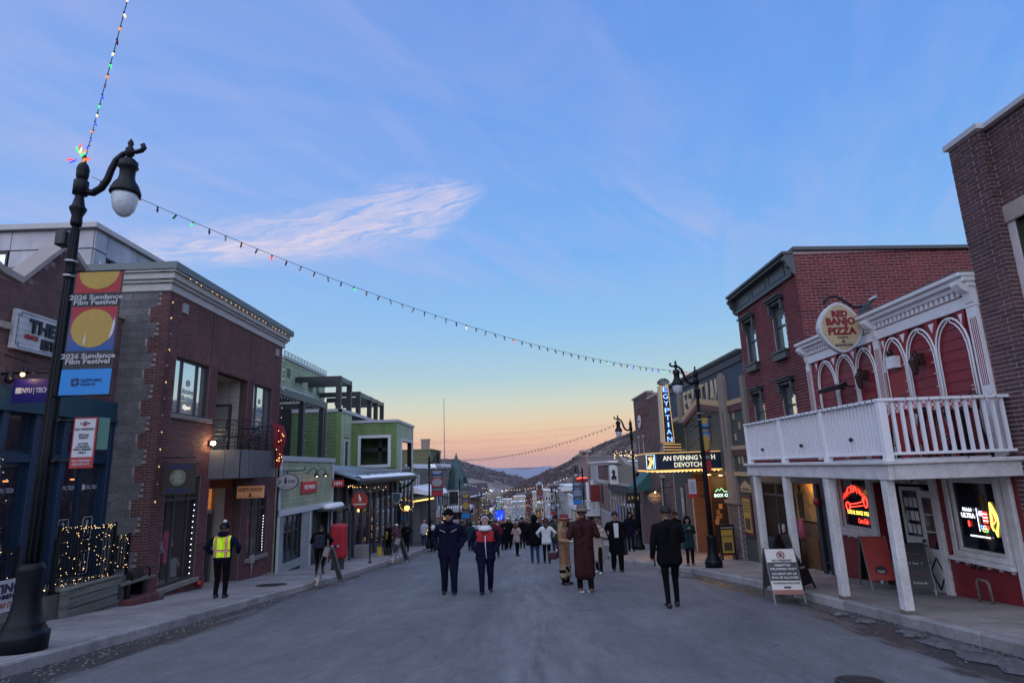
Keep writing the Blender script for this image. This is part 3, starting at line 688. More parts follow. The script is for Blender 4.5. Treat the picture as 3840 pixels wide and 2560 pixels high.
for y in (17.0, 17.25, 17.5): MB().lathe([(.05, 0), (.13, .1), (.10, .4), (.06, .55), (.02, .6)], (7.75, y, -.65), 8).build('garment', pinkc, b)
MB().lathe([(.09, 0), (.09, .42)], (7.6, 17.95, -.72), 12).build('paper_roll', white, b)
fb('door_step', conc, b, G, 15.1, 16.32, -1.5, -1.26, -.9, .02)
MB().ball((7.2, 14.85, .5), .09, 10, 8).build('wall_lantern', mat('red_globe', (.25, .02, .02), .4), b)
# ============================================================ RIGHT 3: red boarded restaurant with white balcony
b = thing('restaurant_building', 'red boarded restaurant with white arches above a white balcony', 'building', (7.3, 9., -.8))
F = ('x', 7.3, -1)
roofb = MB(); roofb.poly([(7.3, 8.95, 4.0), (12, 8.95, 4.0), (12, 14.5, 4.0), (7.3, 14.5, 4.0)]); roofb.poly([(7.28, 8.95, 1.5), (7.28, 14.5, 1.5), (7.28, 14.5, 4.3), (7.28, 8.95, 4.3)]); roofb.build('upper_wall', redp, b)
siding(b, ('x', 7.27, -1), 9.1, 14.35, 1.5, 3.72, .171, redp, lap=.018)
# arches: five bays near, three far; white ribs and arcs with red spandrels
rib = mat('white_rib', (.72, .72, .73), .5)
def arch(y0, y1, ztop, zbot=1.5, spring=.55):
    yc = (y0+y1)/2; r = (y1-y0)/2; pts = [(y0, zbot)]
    for i in range(13):
        a = PI-PI*i/12; pts.append((yc+r*math.cos(a), ztop-spring+spring*math.sin(a)))
    pts.append((y1, zbot))
    MB().tube([(7.225, y, z) for y, z in pts], .019, 6).build('arch', rib, b)
    MB().tube([(7.225, y+(.055 if y < yc else -.055), z-.05*(1 if zbot < z < ztop else 0)) for y, z in pts], .013, 6).build('arch_bead', rib, b)
bays = [(9.22, 9.98), (10.0, 10.76), (10.78, 11.44), (11.72, 12.42), (12.44, 13.22), (13.24, 14.02)]
for a, c in bays: arch(a, c, 3.74)
for a in (9.99, 10.77, 11.37, 11.81, 12.43, 13.23, 14.0, 9.30):
    d = .17 if a not in (11.37, 11.81, 14.0, 9.30) else .10
    MB().prism([(-d, 0), (d, 0), (0, -.42)], (7.222, a, 3.80), (0, 1, 0), (0, 0, 1), (.03, 0, 0)).build('spandrel', redtrim, b)
    MB().prism([(-d*.4, -.06), (d*.4, -.06), (0, -.22)], (7.213, a, 3.80), (0, 1, 0), (0, 0, 1), (.009, 0, 0)).build('spandrel_inset', rib, b)
# frieze, dentils, cornice
fb('frieze', white, b, F, 8.957, 14.45, 3.80, 3.98, 0, .10); fb('frieze_band', redtrim, b, F, 8.97, 14.42, 3.98, 4.10, 0, .07)
y = 9.05
while y < 14.4: fb('dentil', rib, b, F, y, y+.06, 4.0, 4.10, .07, .13); y += .125
h = MB(); fbox(h, F, 8.93, 14.5, 4.10, 4.18, 0, .16); fbox(h, F, 8.91, 14.52, 4.18, 4.26, 0, .24); fbox(h, F, 8.9, 14.54, 4.26, 4.33, 0, .30); bevel(h.build('cornice', white, b), .012)
mb = MB(); mb.box(7.0, 7.35, 8.9, 14.55, 4.33, 4.345); mb.build('flashing', mat('rusty_flashing', (.16, .13, .11), .7, var=.4), b)
cb = [(0, 0), (.3, 0), (.3, -.06), (.24, -.14), (.14, -.2), (.12, -.34), (.06, -.4), (0, -.42)]
for y, w_ in ((8.95, .16), (11.5, .14), (14.32, .14)):
    MB().prism([(-u, v) for u, v in cb], (7.3, y, 4.20), (1, 0, 0), (0, 0, 1), (0, w_, 0)).build('bracket', white, b)
    fb('pilaster', white, b, F, y+.012, y+w_+.04, 1.5, 3.795, 0, .09)
    for k in range(4): fb('flute', redtrim, b, F, y+.028+k*.037, y+.042+k*.037, 2.55, 3.62, .09, .094)
# wall lanterns, box, heater, door
def wall_lantern(y, z, lb):
    w = thing('wall_lantern', lb, 'lantern', (7.2, y, z), group='lanterns on the red upper wall')
    br_ = mat('rusty_bronze', (.05, .03, .025), .5, metal=.5)
    MB().lathe([(.02, -.22), (.05, -.2), (.085, .0), (.095, .02), (.095, .03), (.05, .1), (.02, .13), (.03, .15), (.005, .2)], (7.08, y, z), 6, smooth=False).build('cage', br_, w)
    MB().lathe([(.03, -.17), (.075, 0)], (7.08, y, z), 12).build('glass', mat('lantern_glass', (.35, .30, .28), .2, spec=.8), w)
    MB().tube([(7.2, y, z+.05), (7.12, y, z+.22), (7.08, y, z+.18)], .012).build('arm', br_, w)
    MB().box(7.16, 7.27, y-.05, y+.05, z-.05, z+.16).build('backplate', br_, w)
wall_lantern(12.1, 3.12, 'small bronze lantern on the red boards in the third arch from the far end')
wall_lantern(10.38, 3.14, 'bronze lantern on the red boards in the second arch from the near end')
w = thing('emergency_light', 'white floodlight box above the red upstairs door', 'light', (7.2, 11.08, 3.2)); box('housing', white, w, 7.12, 7.26, 11.0, 11.22, 3.16, 3.38); MB().lathe([(.05, 0), (.06, .09), (.02, .1)], (7.16, 11.13, 3.4), 10).build('lamp_head', blackm, w)
w = thing('patio_heater', 'long dark heater fixed to the red upper wall above the balcony', 'heater', (7.1, 12.9, 2.95))
MB().hexa([(6.78, 12.4, 2.93), (7.0, 12.4, 3.0), (7.0, 13.2, 3.0), (6.78, 13.2, 2.93), (6.76, 12.4, 3.02), (6.98, 12.4, 3.1), (6.98, 13.2, 3.1), (6.76, 13.2, 3.02)]).build('reflector', mat('heater_dark', (.03, .03, .032), .35, metal=.6), w)
for y in (12.6, 13.0): MB().tube([(6.98, y, 3.04), (7.26, y, 3.0)], .015).build('bracket', blackm, w)
dr = mat('red_door', (.26, .025, .03), .4); dd = thing  # upstairs door
d_ = fb('upstairs_door', dr, b, F, 10.82, 11.4, 1.5, 3.06, .03, .06); fb('door_trim', dr, b, F, 11.4, 11.47, 1.5, 3.12, .03, .09); fb('plate', mat('bronze_plate', (.12, .08, .07), .4, metal=.5), b, F, 11.0, 11.15, 2.55, 2.65, .06, .07)
# little lights stapled along the ribs
for i in range(46):
    a = random.choice([x for p in bays for x in p]+[9.03, 11.55, 14.4]); z = 1.6+2.1*random.random()
    MB().lathe([(.006, 0), (.013, .02), (.002, .07)], (7.18, a+.03, z), 5, axis='y').build('fairy_bulb', mat('unlit_bulb', (.55, .5, .48), .2), b)
# ---- balcony
deckz = 1.46
h = MB(); h.box(5.36, 7.29, 8.80, 14.05, 1.40, deckz); h.build('deck', mat('deck_board', (.20, .17, .15), .8, var=.3), b)
# soffit boards
for i in range(12): box('soffit_board', mat('soffit', (.22, .20, .19), .8, var=.2), b, 5.42+i*.155, 5.57+i*.155, 8.86, 14.0, 1.375, 1.395)
for a in ((5.33, 5.41, 8.74, 14.12), ): bevel(box('beam', whitew, b, a[0], a[1], a[2], a[3], 1.20, 1.42), .008)
bevel(box('beam_cap', whitew, b, 5.27, 5.42, 8.68, 14.16, 1.42, 1.475), .008)
bevel(box('end_beam', whitew, b, 5.42, 7.29, 8.76, 8.84, 1.20, 1.42), .008); bevel(box('end_cap', whitew, b, 5.42, 7.29, 8.70, 8.86, 1.42, 1.475), .008)
box('end_beam', whitew, b, 5.42, 7.29, 14.04, 14.11, 1.20, 1.42)
h = MB()
for y, zb in ((8.96, gz(8.96)), (10.63, gz(10.6)), (12.3, gz(12.3)), (13.81, gz(13.8))):
    bevel(box('porch_post', whitew, b, 5.35, 5.48, y-.07, y+.07, zb+.14, 1.20), .01)
    box('post_foot', mat('scuffed_foot', (.16, .13, .11), .9, var=.5, vscale=14), b, 5.347, 5.483, y-.073, y+.073, zb+.138, zb+.20)
rail = mat('rail_white', (.80, .80, .83), .4)
posts_y = [8.80, 10.50, 12.20, 14.0]
for y in posts_y: bevel(box('rail_post', rail, b, 5.34, 5.45, y-.055, y+.055, deckz+.01, 2.33), .006)
bevel(box('handrail', rail, b, 5.33, 5.46, 8.73, 14.06, 2.33, 2.375), .006); bevel(box('bottom_rail', rail, b, 5.37, 5.42, 8.86, 13.95, 1.55, 1.59), .004)
for a, c in zip(posts_y, posts_y[1:]):
    n = 15
    for i in range(1, n+1):
        y = a+.055+(c-a-.11)*i/(n+1); box('baluster', rail, b, 5.375, 5.415, y-.02, y+.02, 1.59, 2.33)
bevel(box('handrail', rail, b, 5.46, 7.28, 8.73, 8.86, 2.33, 2.375), .006); bevel(box('bottom_rail', rail, b, 5.45, 7.28, 8.77, 8.82, 1.55, 1.59), .004)
for i in range(13): x = 5.56+i*.135; box('baluster', rail, b, x-.02, x+.02, 8.775, 8.815, 1.59, 2.33)
MB().box(6.3, 7.0, 8.95, 10.2, 1.475, 1.50).build('snow_patch', mat('snow', (.8, .82, .86), .6, bump=.6, bscale=12), b)
box('snow_patch', MATS['snow'], b, 5.5, 6.2, 8.9, 10.6, 1.47, 1.495)
# wire wrapped round the handrail
pts = []
for i in range(150):
    f = i/149; y = 8.8+5.2*f; a = i*1.35; pts.append((5.395+.085*math.cos(a), y, 2.352+.035*math.sin(a)))
MB().tube(pts, .006, 4).build('wrapped_wire', blackp, b)
MB().tube([(5.5+1.7*i/50, 8.795+.075*math.cos(i*1.3), 2.352+.035*math.sin(i*1.3)) for i in range(51)], .006, 4).build('wrapped_wire', blackp, b)
for y in (9.6, 11.3, 13.1): MB().ball((5.33, y, 1.75+.1*(y % 1)), .035, 8, 6).build('clamp', blackp, b)
# ---- ground floor of the restaurant
hol = [(9.38, 10.38, -.02, 1.12), (10.78, 12.58, -1.0, 1.16), (12.78, 13.92, .02, 1.10)]
wall('lower_wall', redp, b, F, 9.05, 14.5, -1.2, 1.4, hol, .25)
siding(b, ('x', 7.3, -1), 9.2, 10.68, -.72, 1.2, .165, redp, holes=[(9.25, 10.55, -.14, 1.2)], lap=.018); siding(b, ('x', 7.3, -1), 12.62, 14.4, -1.0, 1.2, .165, redp, holes=[(12.65, 14.05, -.1, 1.2)], lap=.018)
box('side_wall', redp, b, 7.302, 11, 8.94, 9.05, -1.2, 4.3)
bevel(fb('corner_board', whitew, b, F, 9.05, 9.2, -.75, 1.38, 0, .06), .006); fb('corner_board', whitew, b, F, 14.4, 14.52, -1.1, 1.38, 0, .06)
neon_dark = mat('pane_dark', (.006, .008, .014), .05, spec=.7)
for (a, c, d, e) in ((9.38, 10.38, -.02, 1.12), (12.78, 13.92, .02, 1.10)):
    window(b, F, a, c, d, e, whitew, neon_dark, (), (), .05, .03)
    tr = MB()
    for k, (wd, dp) in enumerate(((.13, .03), (.08, .05))):
        fbox(tr, F, a-wd, a+.0, d-wd, e+wd*.5, 0, dp); fbox(tr, F, c, c+wd, d-wd, e+wd*.5, 0, dp+.001); fbox(tr, F, a, c, e, e+wd*.5, 0, dp+.002); fbox(tr, F, a, c, d-wd, d, 0, dp+.003)
    bevel(tr.build('window_trim', whitew, b), .004)
    sl = MB(); fbox(sl, F, a-.16, c+.16, d-.16, d-.10, 0, .12); 
    for k in range(6): fbox(sl, F, a-.1+k*(c-a+.14)/5, a-.06+k*(c-a+.14)/5, d-.21, d-.16, 0, .06)
    bevel(sl.build('window_ledge', whitew, b), .004)
# entrance recess
rc = MB(); rc.box(7.5, 8.9, 12.56, 12.62, -1.2, 1.2); rc.box(7.5, 8.9, 10.74, 10.8, -1.2, 1.2); rc.box(8.6, 8.7, 10.7, 12.6, -1.2, 1.2); rc.box(7.3, 8.8, 10.78, 12.58, 1.16, 1.3); rc.box(7.3, 8.8, 10.78, 12.58, -1.1, gz(12.5)+.16)
rc.build('entrance_recess', mat('recess_dark', (.03, .026, .025), .9), b)
for a in (10.66, 12.58): bevel(fb('door_post', whitew, b, F, a, a+.14, -1.0 if a < 11 else -1.1, 1.3, 0, .07), .006)
sgn = fb('fascia_sign', mat('sign_cream', (.50, .48, .47), .6), b, F, 10.74, 12.6, 1.02, 1.24, .02, .06)
text('lettering', 'RED BANJO', .16, FP(F, 11.6, 1.10, .062), (0, -1, 0), UP, mat('letter_maroon', (.10, .012, .02), .6), b, width=1.25, bold=.006)
text('lettering', 'Sandwiches  •  Pizza  •  Pasta  •  Salads', .055, FP(F, 11.6, 1.035, .062), (0, -1, 0), UP, mat('letter_black', (.01, .01, .01), .6), b, width=1.5)
# open white door with red diamond braces, glazed poster leaf beside it
dmb = MB(); dmb.box(7.34, 7.39, 10.82, 11.32, -.86, .9); dl = dmb.build('door', whitew, b, fix=False)
for (z0, z1) in ((-.10, .18), (.2, .48), (.5, .78)): fb('pane', glassd, dl, ('x', 7.34, -1), 10.93, 11.2, z0, z1, 0, .004)
mb = MB(); pf = ('x', 7.334, -1); A = [(11.07, -.25), (11.25, -.5), (11.07, -.78), (10.9, -.5)]
for p, q in zip(A, A[1:]+A[:1]): mb.bar(FP(pf, *p), FP(pf, *q), .02, .02)
mb.build('diamond_brace', mat('brace_dark', (.03, .01, .012), .6), dl); MB().tube([(7.33, 11.26, -.05), (7.27, 11.26, -.12), (7.27, 11.24, -.3), (7.33, 11.24, -.36)], .013).build('handle', blackm, dl); MB().ball((7.3, 11.26, .02), .03).build('knob', blackm, dl)
lf = fb('side_leaf', whitew, b, ('x', 7.5, -1), 11.36, 12.0, -.9, .95, 0, .05); fb('pane', glassd, lf, ('x', 7.44, -1), 11.46, 11.9, .05, .88, 0, .005)
mb = MB(); pf = ('x', 7.43, -1)
for p, q in (((11.45, -.1), (11.9, -.75)), ((11.9, -.1), (11.45, -.75)), ((11.45, -.1), (11.9, -.1))): mb.bar(FP(pf, *p), FP(pf, *q), .02, .02)
mb.build('cross_brace', MATS['brace_dark'], lf)
for i in range(9):
    a = 11.5+(i % 3)*.13; z = .1+(i//3)*.24; fb('notice', mat('paper', (.6, .6, .6), .8, rnd=.3), lf, ('x', 7.435, -1), a, a+.1, z, z+.17, 0, .003)
text('house_number', '327', .07, FP(('x', 7.36, -1), 11.1, .92, .01), (0, -1, 0), UP, MATS['letter_black'], b)
# outdoor tap under the near window and the bent pipe rail
tp = thing('hose_tap', 'black outdoor tap under the near red wall window', 'tap', (7.2, 9.9, -.2)); MB().tube([(7.3, 9.85, -.18), (7.2, 9.85, -.18), (7.17, 9.85, -.24)], .025).build('spout', blackm, tp); MB().tube([(7.3, 10.0, -.2), (7.2, 10.0, -.2), (7.18, 10.0, -.26)], .028).build('spout', blackm, tp)
pr = thing('pipe_rail', 'bent rusty pipe hoop standing before the red wall at the right edge', 'rail', (7.1, 9.75, -.7))
MB().tube([(7.1, 9.86, gz(9.86)+.14), (7.1, 9.86, -.42), (7.1, 9.82, -.38), (7.1, 9.66, -.38), (7.1, 9.62, -.42), (7.1, 9.6, gz(9.6)+.14)], .022, 8).build('hoop', mat('rusty_pipe', (.16, .12, .11), .7, var=.5, vscale=15), pr)
# ---- neon in the windows
def neon(key, c, e=5.): return mat('neon_'+key, c, .4, emit=c, es=e)
nr, ny, nw_, nb = neon('red', (1, .05, .03), 3.4), neon('yellow', (1, .8, .12), 2.4), neon('white', (.9, .95, 1), 1.8), neon('blue', (.15, .35, 1), 4)
ns = thing('neon_sign', 'red neon banjo sign in the white framed window beside the open door', 'sign', (7.3, 13.3, .3))
P0 = 7.315
def nt_(pts, m, r=.011, p=ns, x=P0): return MB().tube([(x, y, z) for y, z in pts], r, 5).build('neon_tube', m, p)
# arc text REDBANJO
for i, ch in enumerate('REDBANJO'):
    f = i/7; y = 13.78-.86*f; z = .62+.16*math.sin(PI*f); a = (f-.5)*-.9
    text('neon_letter', ch, .24, (P0-.01, y, z), (0, -math.cos(a), -math.sin(a)*-1), (0, math.sin(a)*-1, math.cos(a)), nr, ns, bold=-.004)
nt_([(13.62, .52), (13.3, .56), (13.1, .60), (13.06, .66)], nr); nt_([(13.62, .46), (13.1, .52)], nr)
nt_([(13.68+.08*math.cos(a/8*2*PI), .48+.09*math.sin(a/8*2*PI)) for a in range(9)], nr)
nt_([(12.98+.07*math.cos(a/8*2*PI), .6+.12*math.sin(a/8*2*PI)) for a in range(9)], nr)
text('neon_letter', 'LOCAL SINCE 1962', .12, (P0-.01, 13.3, .32), (0, -1, 0), UP, ny, ns, width=.80, bold=-.001)
text('neon_letter', 'Coca-Cola', .15, (P0-.01, 13.15, .15), (0, -1, 0), UP, nr, ns, width=.36, shear=.3)
ns2 = thing('neon_sign', 'white beer neon with coloured rings in the near window', 'sign', (7.3, 10., .4))
text('neon_letter', 'Michelob', .085, (P0-.01, 10.02, .62), (0, -1, 0), UP, nw_, ns2, width=.2, shear=.25)
text('neon_letter', 'ULTRA', .10, (P0-.01, 10.02, .52), (0, -1, 0), UP, nw_, ns2, width=.29, bold=.003)
fb('neon_bar', nr, ns2, ('x', P0, -1), 10.02, 10.045, .38, .47, 0, .01)
nt_([(9.83, .68), (9.83, .32)], nw_, .006, ns2)
for k in range(7): fb('stripe', nr if k % 2 == 0 else nw_, ns2, ('x', P0, -1), 9.62, 9.79 if k > 3 else 9.72, .46+k*.026, .476+k*.026, 0, .006)
fb('canton', nb, ns2, ('x', P0, -1), 9.72, 9.79, .565, .64, 0, .006)
for k, (y, z, m_) in enumerate(((9.77, .39, nb), (9.715, .39, nw_), (9.66, .39, nr), (9.742, .35, ny), (9.688, .35, neon('green', (.1, 1, .3), 3)))): nt_([(y+.025*math.cos(a/10*2*PI), z+.03*math.sin(a/10*2*PI)) for a in range(11)], m_, .004, ns2)
text('neon_letter', 'OFFICIAL BEER SPONSOR OF TEAM USA', .035, (P0-.01, 9.83, .23), (0, -1, 0), UP, nw_, ns2, width=.42)
ns3 = thing('neon_sign', 'yellow neon pizza slice with red dots in the near window', 'sign', (7.3, 9.5, .5))
nt_([(9.49, .78), (9.53, .42), (9.50, .36), (9.47, .36), (9.45, .28), (9.43, .38), (9.38, .52), (9.40, .6), (9.49, .78)], ny, .014, ns3)
nt_([(9.49, .70), (9.51, .44), (9.42, .52), (9.49, .70)], ny, .010, ns3)
for y, z in ((9.475, .6), (9.49, .51), (9.45, .52)): nt_([(y+.018*math.cos(a/8*2*PI), z+.025*math.sin(a/8*2*PI)) for a in range(9)], nr, .007, ns3)
fb('curtain', mat('amber_cloth', (.16, .07, .015), .8), ns3, ('x', 7.326, -1), 9.62, 9.7, .2, .9, 0, .004)
ns3.location.y += .085; ns2.location.y += .05
# ---- balcony furniture
redm = mat('red_metal', (.35, .02, .02), .35, metal=.3)
def stool(x, y, lb, m, g='stools on the white balcony'):
    s_ = thing('bar_stool', lb, 'stool', (x, y, deckz), group=g)
    MB().lathe([(.16, 0), (.17, .02), (.1, .03)], (x, y, deckz+.72), 12).build('seat', m, s_)
    for sx in (-1, 1):
        for sy in (-1, 1): MB().bar((x+sx*.19, y+sy*.19, deckz), (x+sx*.1, y+sy*.1, deckz+.72), .028).build('leg', m, s_)
    r = MB(); z = deckz+.25
    for (a, c) in (((-.16, -.16), (.16, -.16)), ((.16, -.16), (.16, .16)), ((.16, .16), (-.16, .16)), ((-.16, .16), (-.16, -.16))): r.bar((x+a[0], y+a[1], z), (x+c[0], y+c[1], z), .015)
    r.build('footrest', m, s_)
    MB().tube([(x+.15, y-.14, deckz+.72), (x+.19, y-.12, deckz+.95), (x+.2, y, deckz+1.0), (x+.19, y+.12, deckz+.95), (x+.15, y+.14, deckz+.72)], .015, 6).build('back_hoop', m, s_)
stool(6.15, 9.55, 'red metal bar stool nearest the street end of the balcony table', redm); stool(6.55, 9.45, 'red metal bar stool behind the balusters under the checked cloth', redm)
stool(6.85, 9.15, 'black bar stool tucked at the wall end of the balcony', blackm); stool(6.45, 10.25, 'black bar stool behind the checked table on the balcony', blackm); stool(6.95, 9.9, 'black bar stool between the checked table and the red wall', blackm)
check = bpy.data.materials.new('gingham'); check.use_nodes = True; q = NT(check.node_tree)
ck = q.n('ShaderNodeTexChecker', {'Vector': q.n('ShaderNodeTexCoord').outputs['Object'], 'Color1': (.45, .06, .08, 1), 'Color2': (.65, .6, .6, 1), 'Scale': 22.}); q.link(ck.outputs[0], check.node_tree.nodes['Principled BSDF'].inputs['Base Color'])
tb = thing('bar_table', 'tall balcony table under a red and white checked cloth', 'table', (6.6, 9.6, deckz))
box('table_top', blackm, tb, 6.25, 7.0, 9.2, 10.1, deckz+.88, deckz+.91)
for sx in (6.32, 6.93):
    for sy in (9.28, 10.02): MB().bar((sx, sy, deckz), (sx, sy, deckz+.88), .04).build('leg', blackm, tb)
tc_ = MB(); tc_.box(6.24, 7.01, 9.19, 10.11, deckz+.912, deckz+.925)
n = 18; k0 = len(tc_.v)
ring_ = [(6.22+.8*i/n, 9.17) for i in range(n)]+[(7.02, 9.17+.96*i/n) for i in range(n)]+[(7.02-.8*i/n, 10.13) for i in range(n)]+[(6.22, 10.13-.96*i/n) for i in range(n)]
for i, (x, y) in enumerate(ring_):
    w_ = .015*math.sin(i*1.7); tc_.v.append((x, y, deckz+.925)); tc_.v.append((x+w_, y+w_, deckz+.78+.03*math.sin(i*.9)))
for i in range(len(ring_)): j = (i+1) % len(ring_); tc_.face([k0+2*i, k0+2*j, k0+2*j+1, k0+2*i+1])
tag(tc_.build('tablecloth', check), 'red and white checked cloth draped over the balcony table', 'tablecloth')
ORG_ = None
# ============================================================ RIGHT 4: theatre
b = thing('theatre', 'blue and green theatre with a lit marquee and raking gable band', 'theatre', (7.3, 18.7, -1.5))
F = ('x', 7.3, -1)
tblue = mat('render_blue', (.045, .065, .095), .8, var=.2, vscale=2); tgreen = mat('render_green', (.055, .068, .06), .8, var=.15, vscale=2)
ttan = mat('render_tan', (.22, .185, .155), .8, var=.15, vscale=3); tcream = mat('band_cream', (.42, .30, .17), .7); tmaroon = mat('band_maroon', (.09, .025, .03), .6)
hol = [(21.2, 25.6, -2.2, 1.05)]
wall('front_wall', tgreen, b, F, 18.66, 28.5, -2.7, 3.4, hol, .05)
MB().poly([FP(F, 18.66, 3.4), FP(F, 28.5, 3.4), FP(F, 28.5, 5.0), FP(F, 18.66, 4.95)]).build('upper_front', tblue, b)
MB().prism([(20.9, 3.4), (25.95, 3.4), (25.95, 3.3), (23.63, 3.85), (20.9, 3.35)], (7.29, 0, 0), (0, 1, 0), (0, 0, 1), (-.01, 0, 0)).build('gable_field', tblue, b) if 0 else None
# gable: green field below, raking cream and maroon bands
MB().prism([(20.95, 3.3), (23.63, 3.7), (25.98, 3.1), (25.98, 3.42), (20.95, 3.42)][:0] or [(20.95, 3.35), (25.98, 3.2), (23.63, 3.8)], (7.28, 0, 0), (0, 1, 0), (0, 0, 1), (-.01, 0, 0)).build('gable_field', tgreen, b)
for nm, m_, o1, w_ in (('cream_band', tcream, 0., .20), ('maroon_band', tmaroon, -.20, .20)):
    for (ya, za), (yb, zb) in (((20.95, 3.62), (23.6, 4.02)), ((23.6, 4.02), (25.98, 3.42))):
        MB().prism([(ya, za+o1), (yb, zb+o1), (yb, zb+o1-w_), (ya, za+o1-w_)], (7.27, 0, 0), (0, 1, 0), (0, 0, 1), (-.06, 0, 0)).build(nm, m_, b)
for a, c in ((18.7, 20.35), (26.4, 28.5)):
    fb('cream_band', tcream, b, F, a, c, 3.38, 3.54, 0, .07); fb('maroon_band', tmaroon, b, F, a, c, 3.16, 3.38, 0, .05)
    fb('cream_band', tcream, b, F, a, c, 1.90, 2.02, 0, .07); fb('maroon_band', tmaroon, b, F, a, c, 1.70, 1.90, 0, .05)
fb('cream_band', tcream, b, F, 18.7, 21.2, 1.05, 1.18, 0, .08)
for a, c in ((20.35, 21.0), (25.9, 26.4)):
    mb = MB(); fbox(mb, F, a, c, -2.2 if a < 22 else 1.2, 4.3, 0, .12); mb.build('pilaster', ttan, b)
    MB().prism([(a, 4.3), (c, 4.3), (c-.08, 4.45), ((a+c)/2, 4.58), (a+.08, 4.45)], (7.3, 0, 0), (0, 1, 0), (0, 0, 1), (-.12, 0, 0)).build('pilaster_cap', ttan, b)
    fb('groove', mat('groove_dark', (.03, .028, .025), .8), b, F, (a+c)/2-.03, (a+c)/2+.03, 2.0, 3.2, .12, .123)
fb('narrow_pilaster', ttan, b, F, 18.68, 18.95, -1.9, 4.2, 0, .08)
# small cream squares in the green
for y, z in ((19.9, 2.9), (19.45, 2.55), (19.9, 2.2), (18.98, 3.0), (27.0, 2.6), (27.0, 3.0), (19.8, 1.45), (19.5, 1.45)):
    fb('square_inset', tcream, b, F, y, y+.14, z, z+.22, 0, .02)
fb('upper_window', tmaroon, b, F, 22.5, 23.2, 2.2, 3.3, 0, .03); fb('window_pane', glassd, b, F, 22.57, 23.13, 2.28, 3.22, .03, .034)
# roof edge with tile ridge
mb = MB(); mb.hexa([(7.2, 18.66, 4.93), (9, 18.66, 5.3), (9, 28.5, 5.35), (7.2, 28.5, 4.99), (7.2, 18.66, 5.0), (9, 18.66, 5.37), (9, 28.5, 5.42), (7.2, 28.5, 5.06)]); mb.build('roof', mat('roof_slate', (.03, .035, .045), .7), b)
for i in range(66): y = 18.75+i*.148; MB().box(7.16, 7.34, y, y+.075, 5.0+.006*(y-18.7), 5.075+.006*(y-18.7)).build('ridge_tile', mat('tile_grey', (.10, .115, .12), .7, rnd=.3), b)
fb('eaves_board', mat('eaves_blue', (.03, .04, .055), .6), b, F, 18.68, 28.5, 4.68, 4.93, 0, .05)
# raised letters that climb the gable
lt = mat('letter_gold', (.50, .42, .29), .6, var=.2)
for i, ch in enumerate('EGYPTIAN'):
    y = 25.35-i*.60; f = i/7
    zb = 3.5+.55*(1-abs(y-23.6)/2.3) if y < 23.6 else 3.45+.6*(1-(y-23.6)/2.4)
    zt = 4.50; h_ = zt-zb-.02
    me = text('raised_letter', ch, h_/.70, (7.29, y, zb), (0, -1, 0), (0, 0, 1), lt, b, width=.42 if ch != 'I' else .12, depth=.06, bold=.012)
# side, ground floor pier, poster cases
MB().poly([(7.3, 18.66, -2), (13, 18.66, -2), (13, 18.66, 5), (7.3, 18.66, 5)]).poly([(7.3, 28.5, -3), (13, 28.5, -3), (13, 28.5, 5), (7.3, 28.5, 5)]).build('side_wall', tgreen, b)
pierb = mat('pier_stone', (.15, .12, .11), .85, var=.2, rnd=.3)
brick_cells(b, ('x', 7.18, -1), 20.12, 21.15, -1.75, .12, .085, .26, pierb); brick_cells(b, ('y', 20.12, -1), 7.18, 7.3, -1.75, .12, .085, .26, pierb)
brick_cells(b, ('x', 7.25, -1), 25.62, 26.6, -2.2, .6, .085, .26, pierb)
fb('pier', mortard, b, F, 20.12, 21.15, -1.9, .14, 0, .12); fb('pier', mortard, b, F, 25.62, 26.6, -2.4, .6, 0, .05)
fb('pier_cap', ttan, b, F, 20.05, 21.2, .14, .24, 0, .2); fb('pier_upper', ttan, b, F, 20.2, 21.1, .24, 1.05, 0, .1)
yel = mat('poster_yellow', (.42, .27, .05), .6, var=.3, vscale=9)
for (a, c, d, e, g) in ((19.15, 19.95, -.8, .45, 0), (26.75, 27.35, -1.2, .55, 1)):
    pc = fb('poster_case', tmaroon, b, F, a, c, d, e, .01, .07); fb('poster', yel if not g else mat('poster_pale', (.35, .4, .42), .5, var=.6, vscale=5), pc, F, a+.1, c-.1, d+.12, e-.1, .07, .075); fb('poster_print', mat('print_dark', (.05, .04, .03), .6), pc, F, a+.2, c-.2, d+.2, d+.55, .075, .078)
    for k in range(4): fb('poster_line', MATS['print_dark'], pc, F, a+.16, c-.16, e-.24-k*.09, e-.21-k*.09, .075, .078)
mb = MB(); mb.prism([(19.1, .55), (19.95, .55), (19.95, .72), (19.52, .9), (19.1, .72)], (7.29, 0, 0), (0, 1, 0), (0, 0, 1), (-.04, 0, 0)); mb.build('pediment', tcream, b)
text('lettering', 'EGYPTIAN', .12, (7.24, 19.52, .6), (0, -1, 0), UP, tmaroon, b, width=.6)
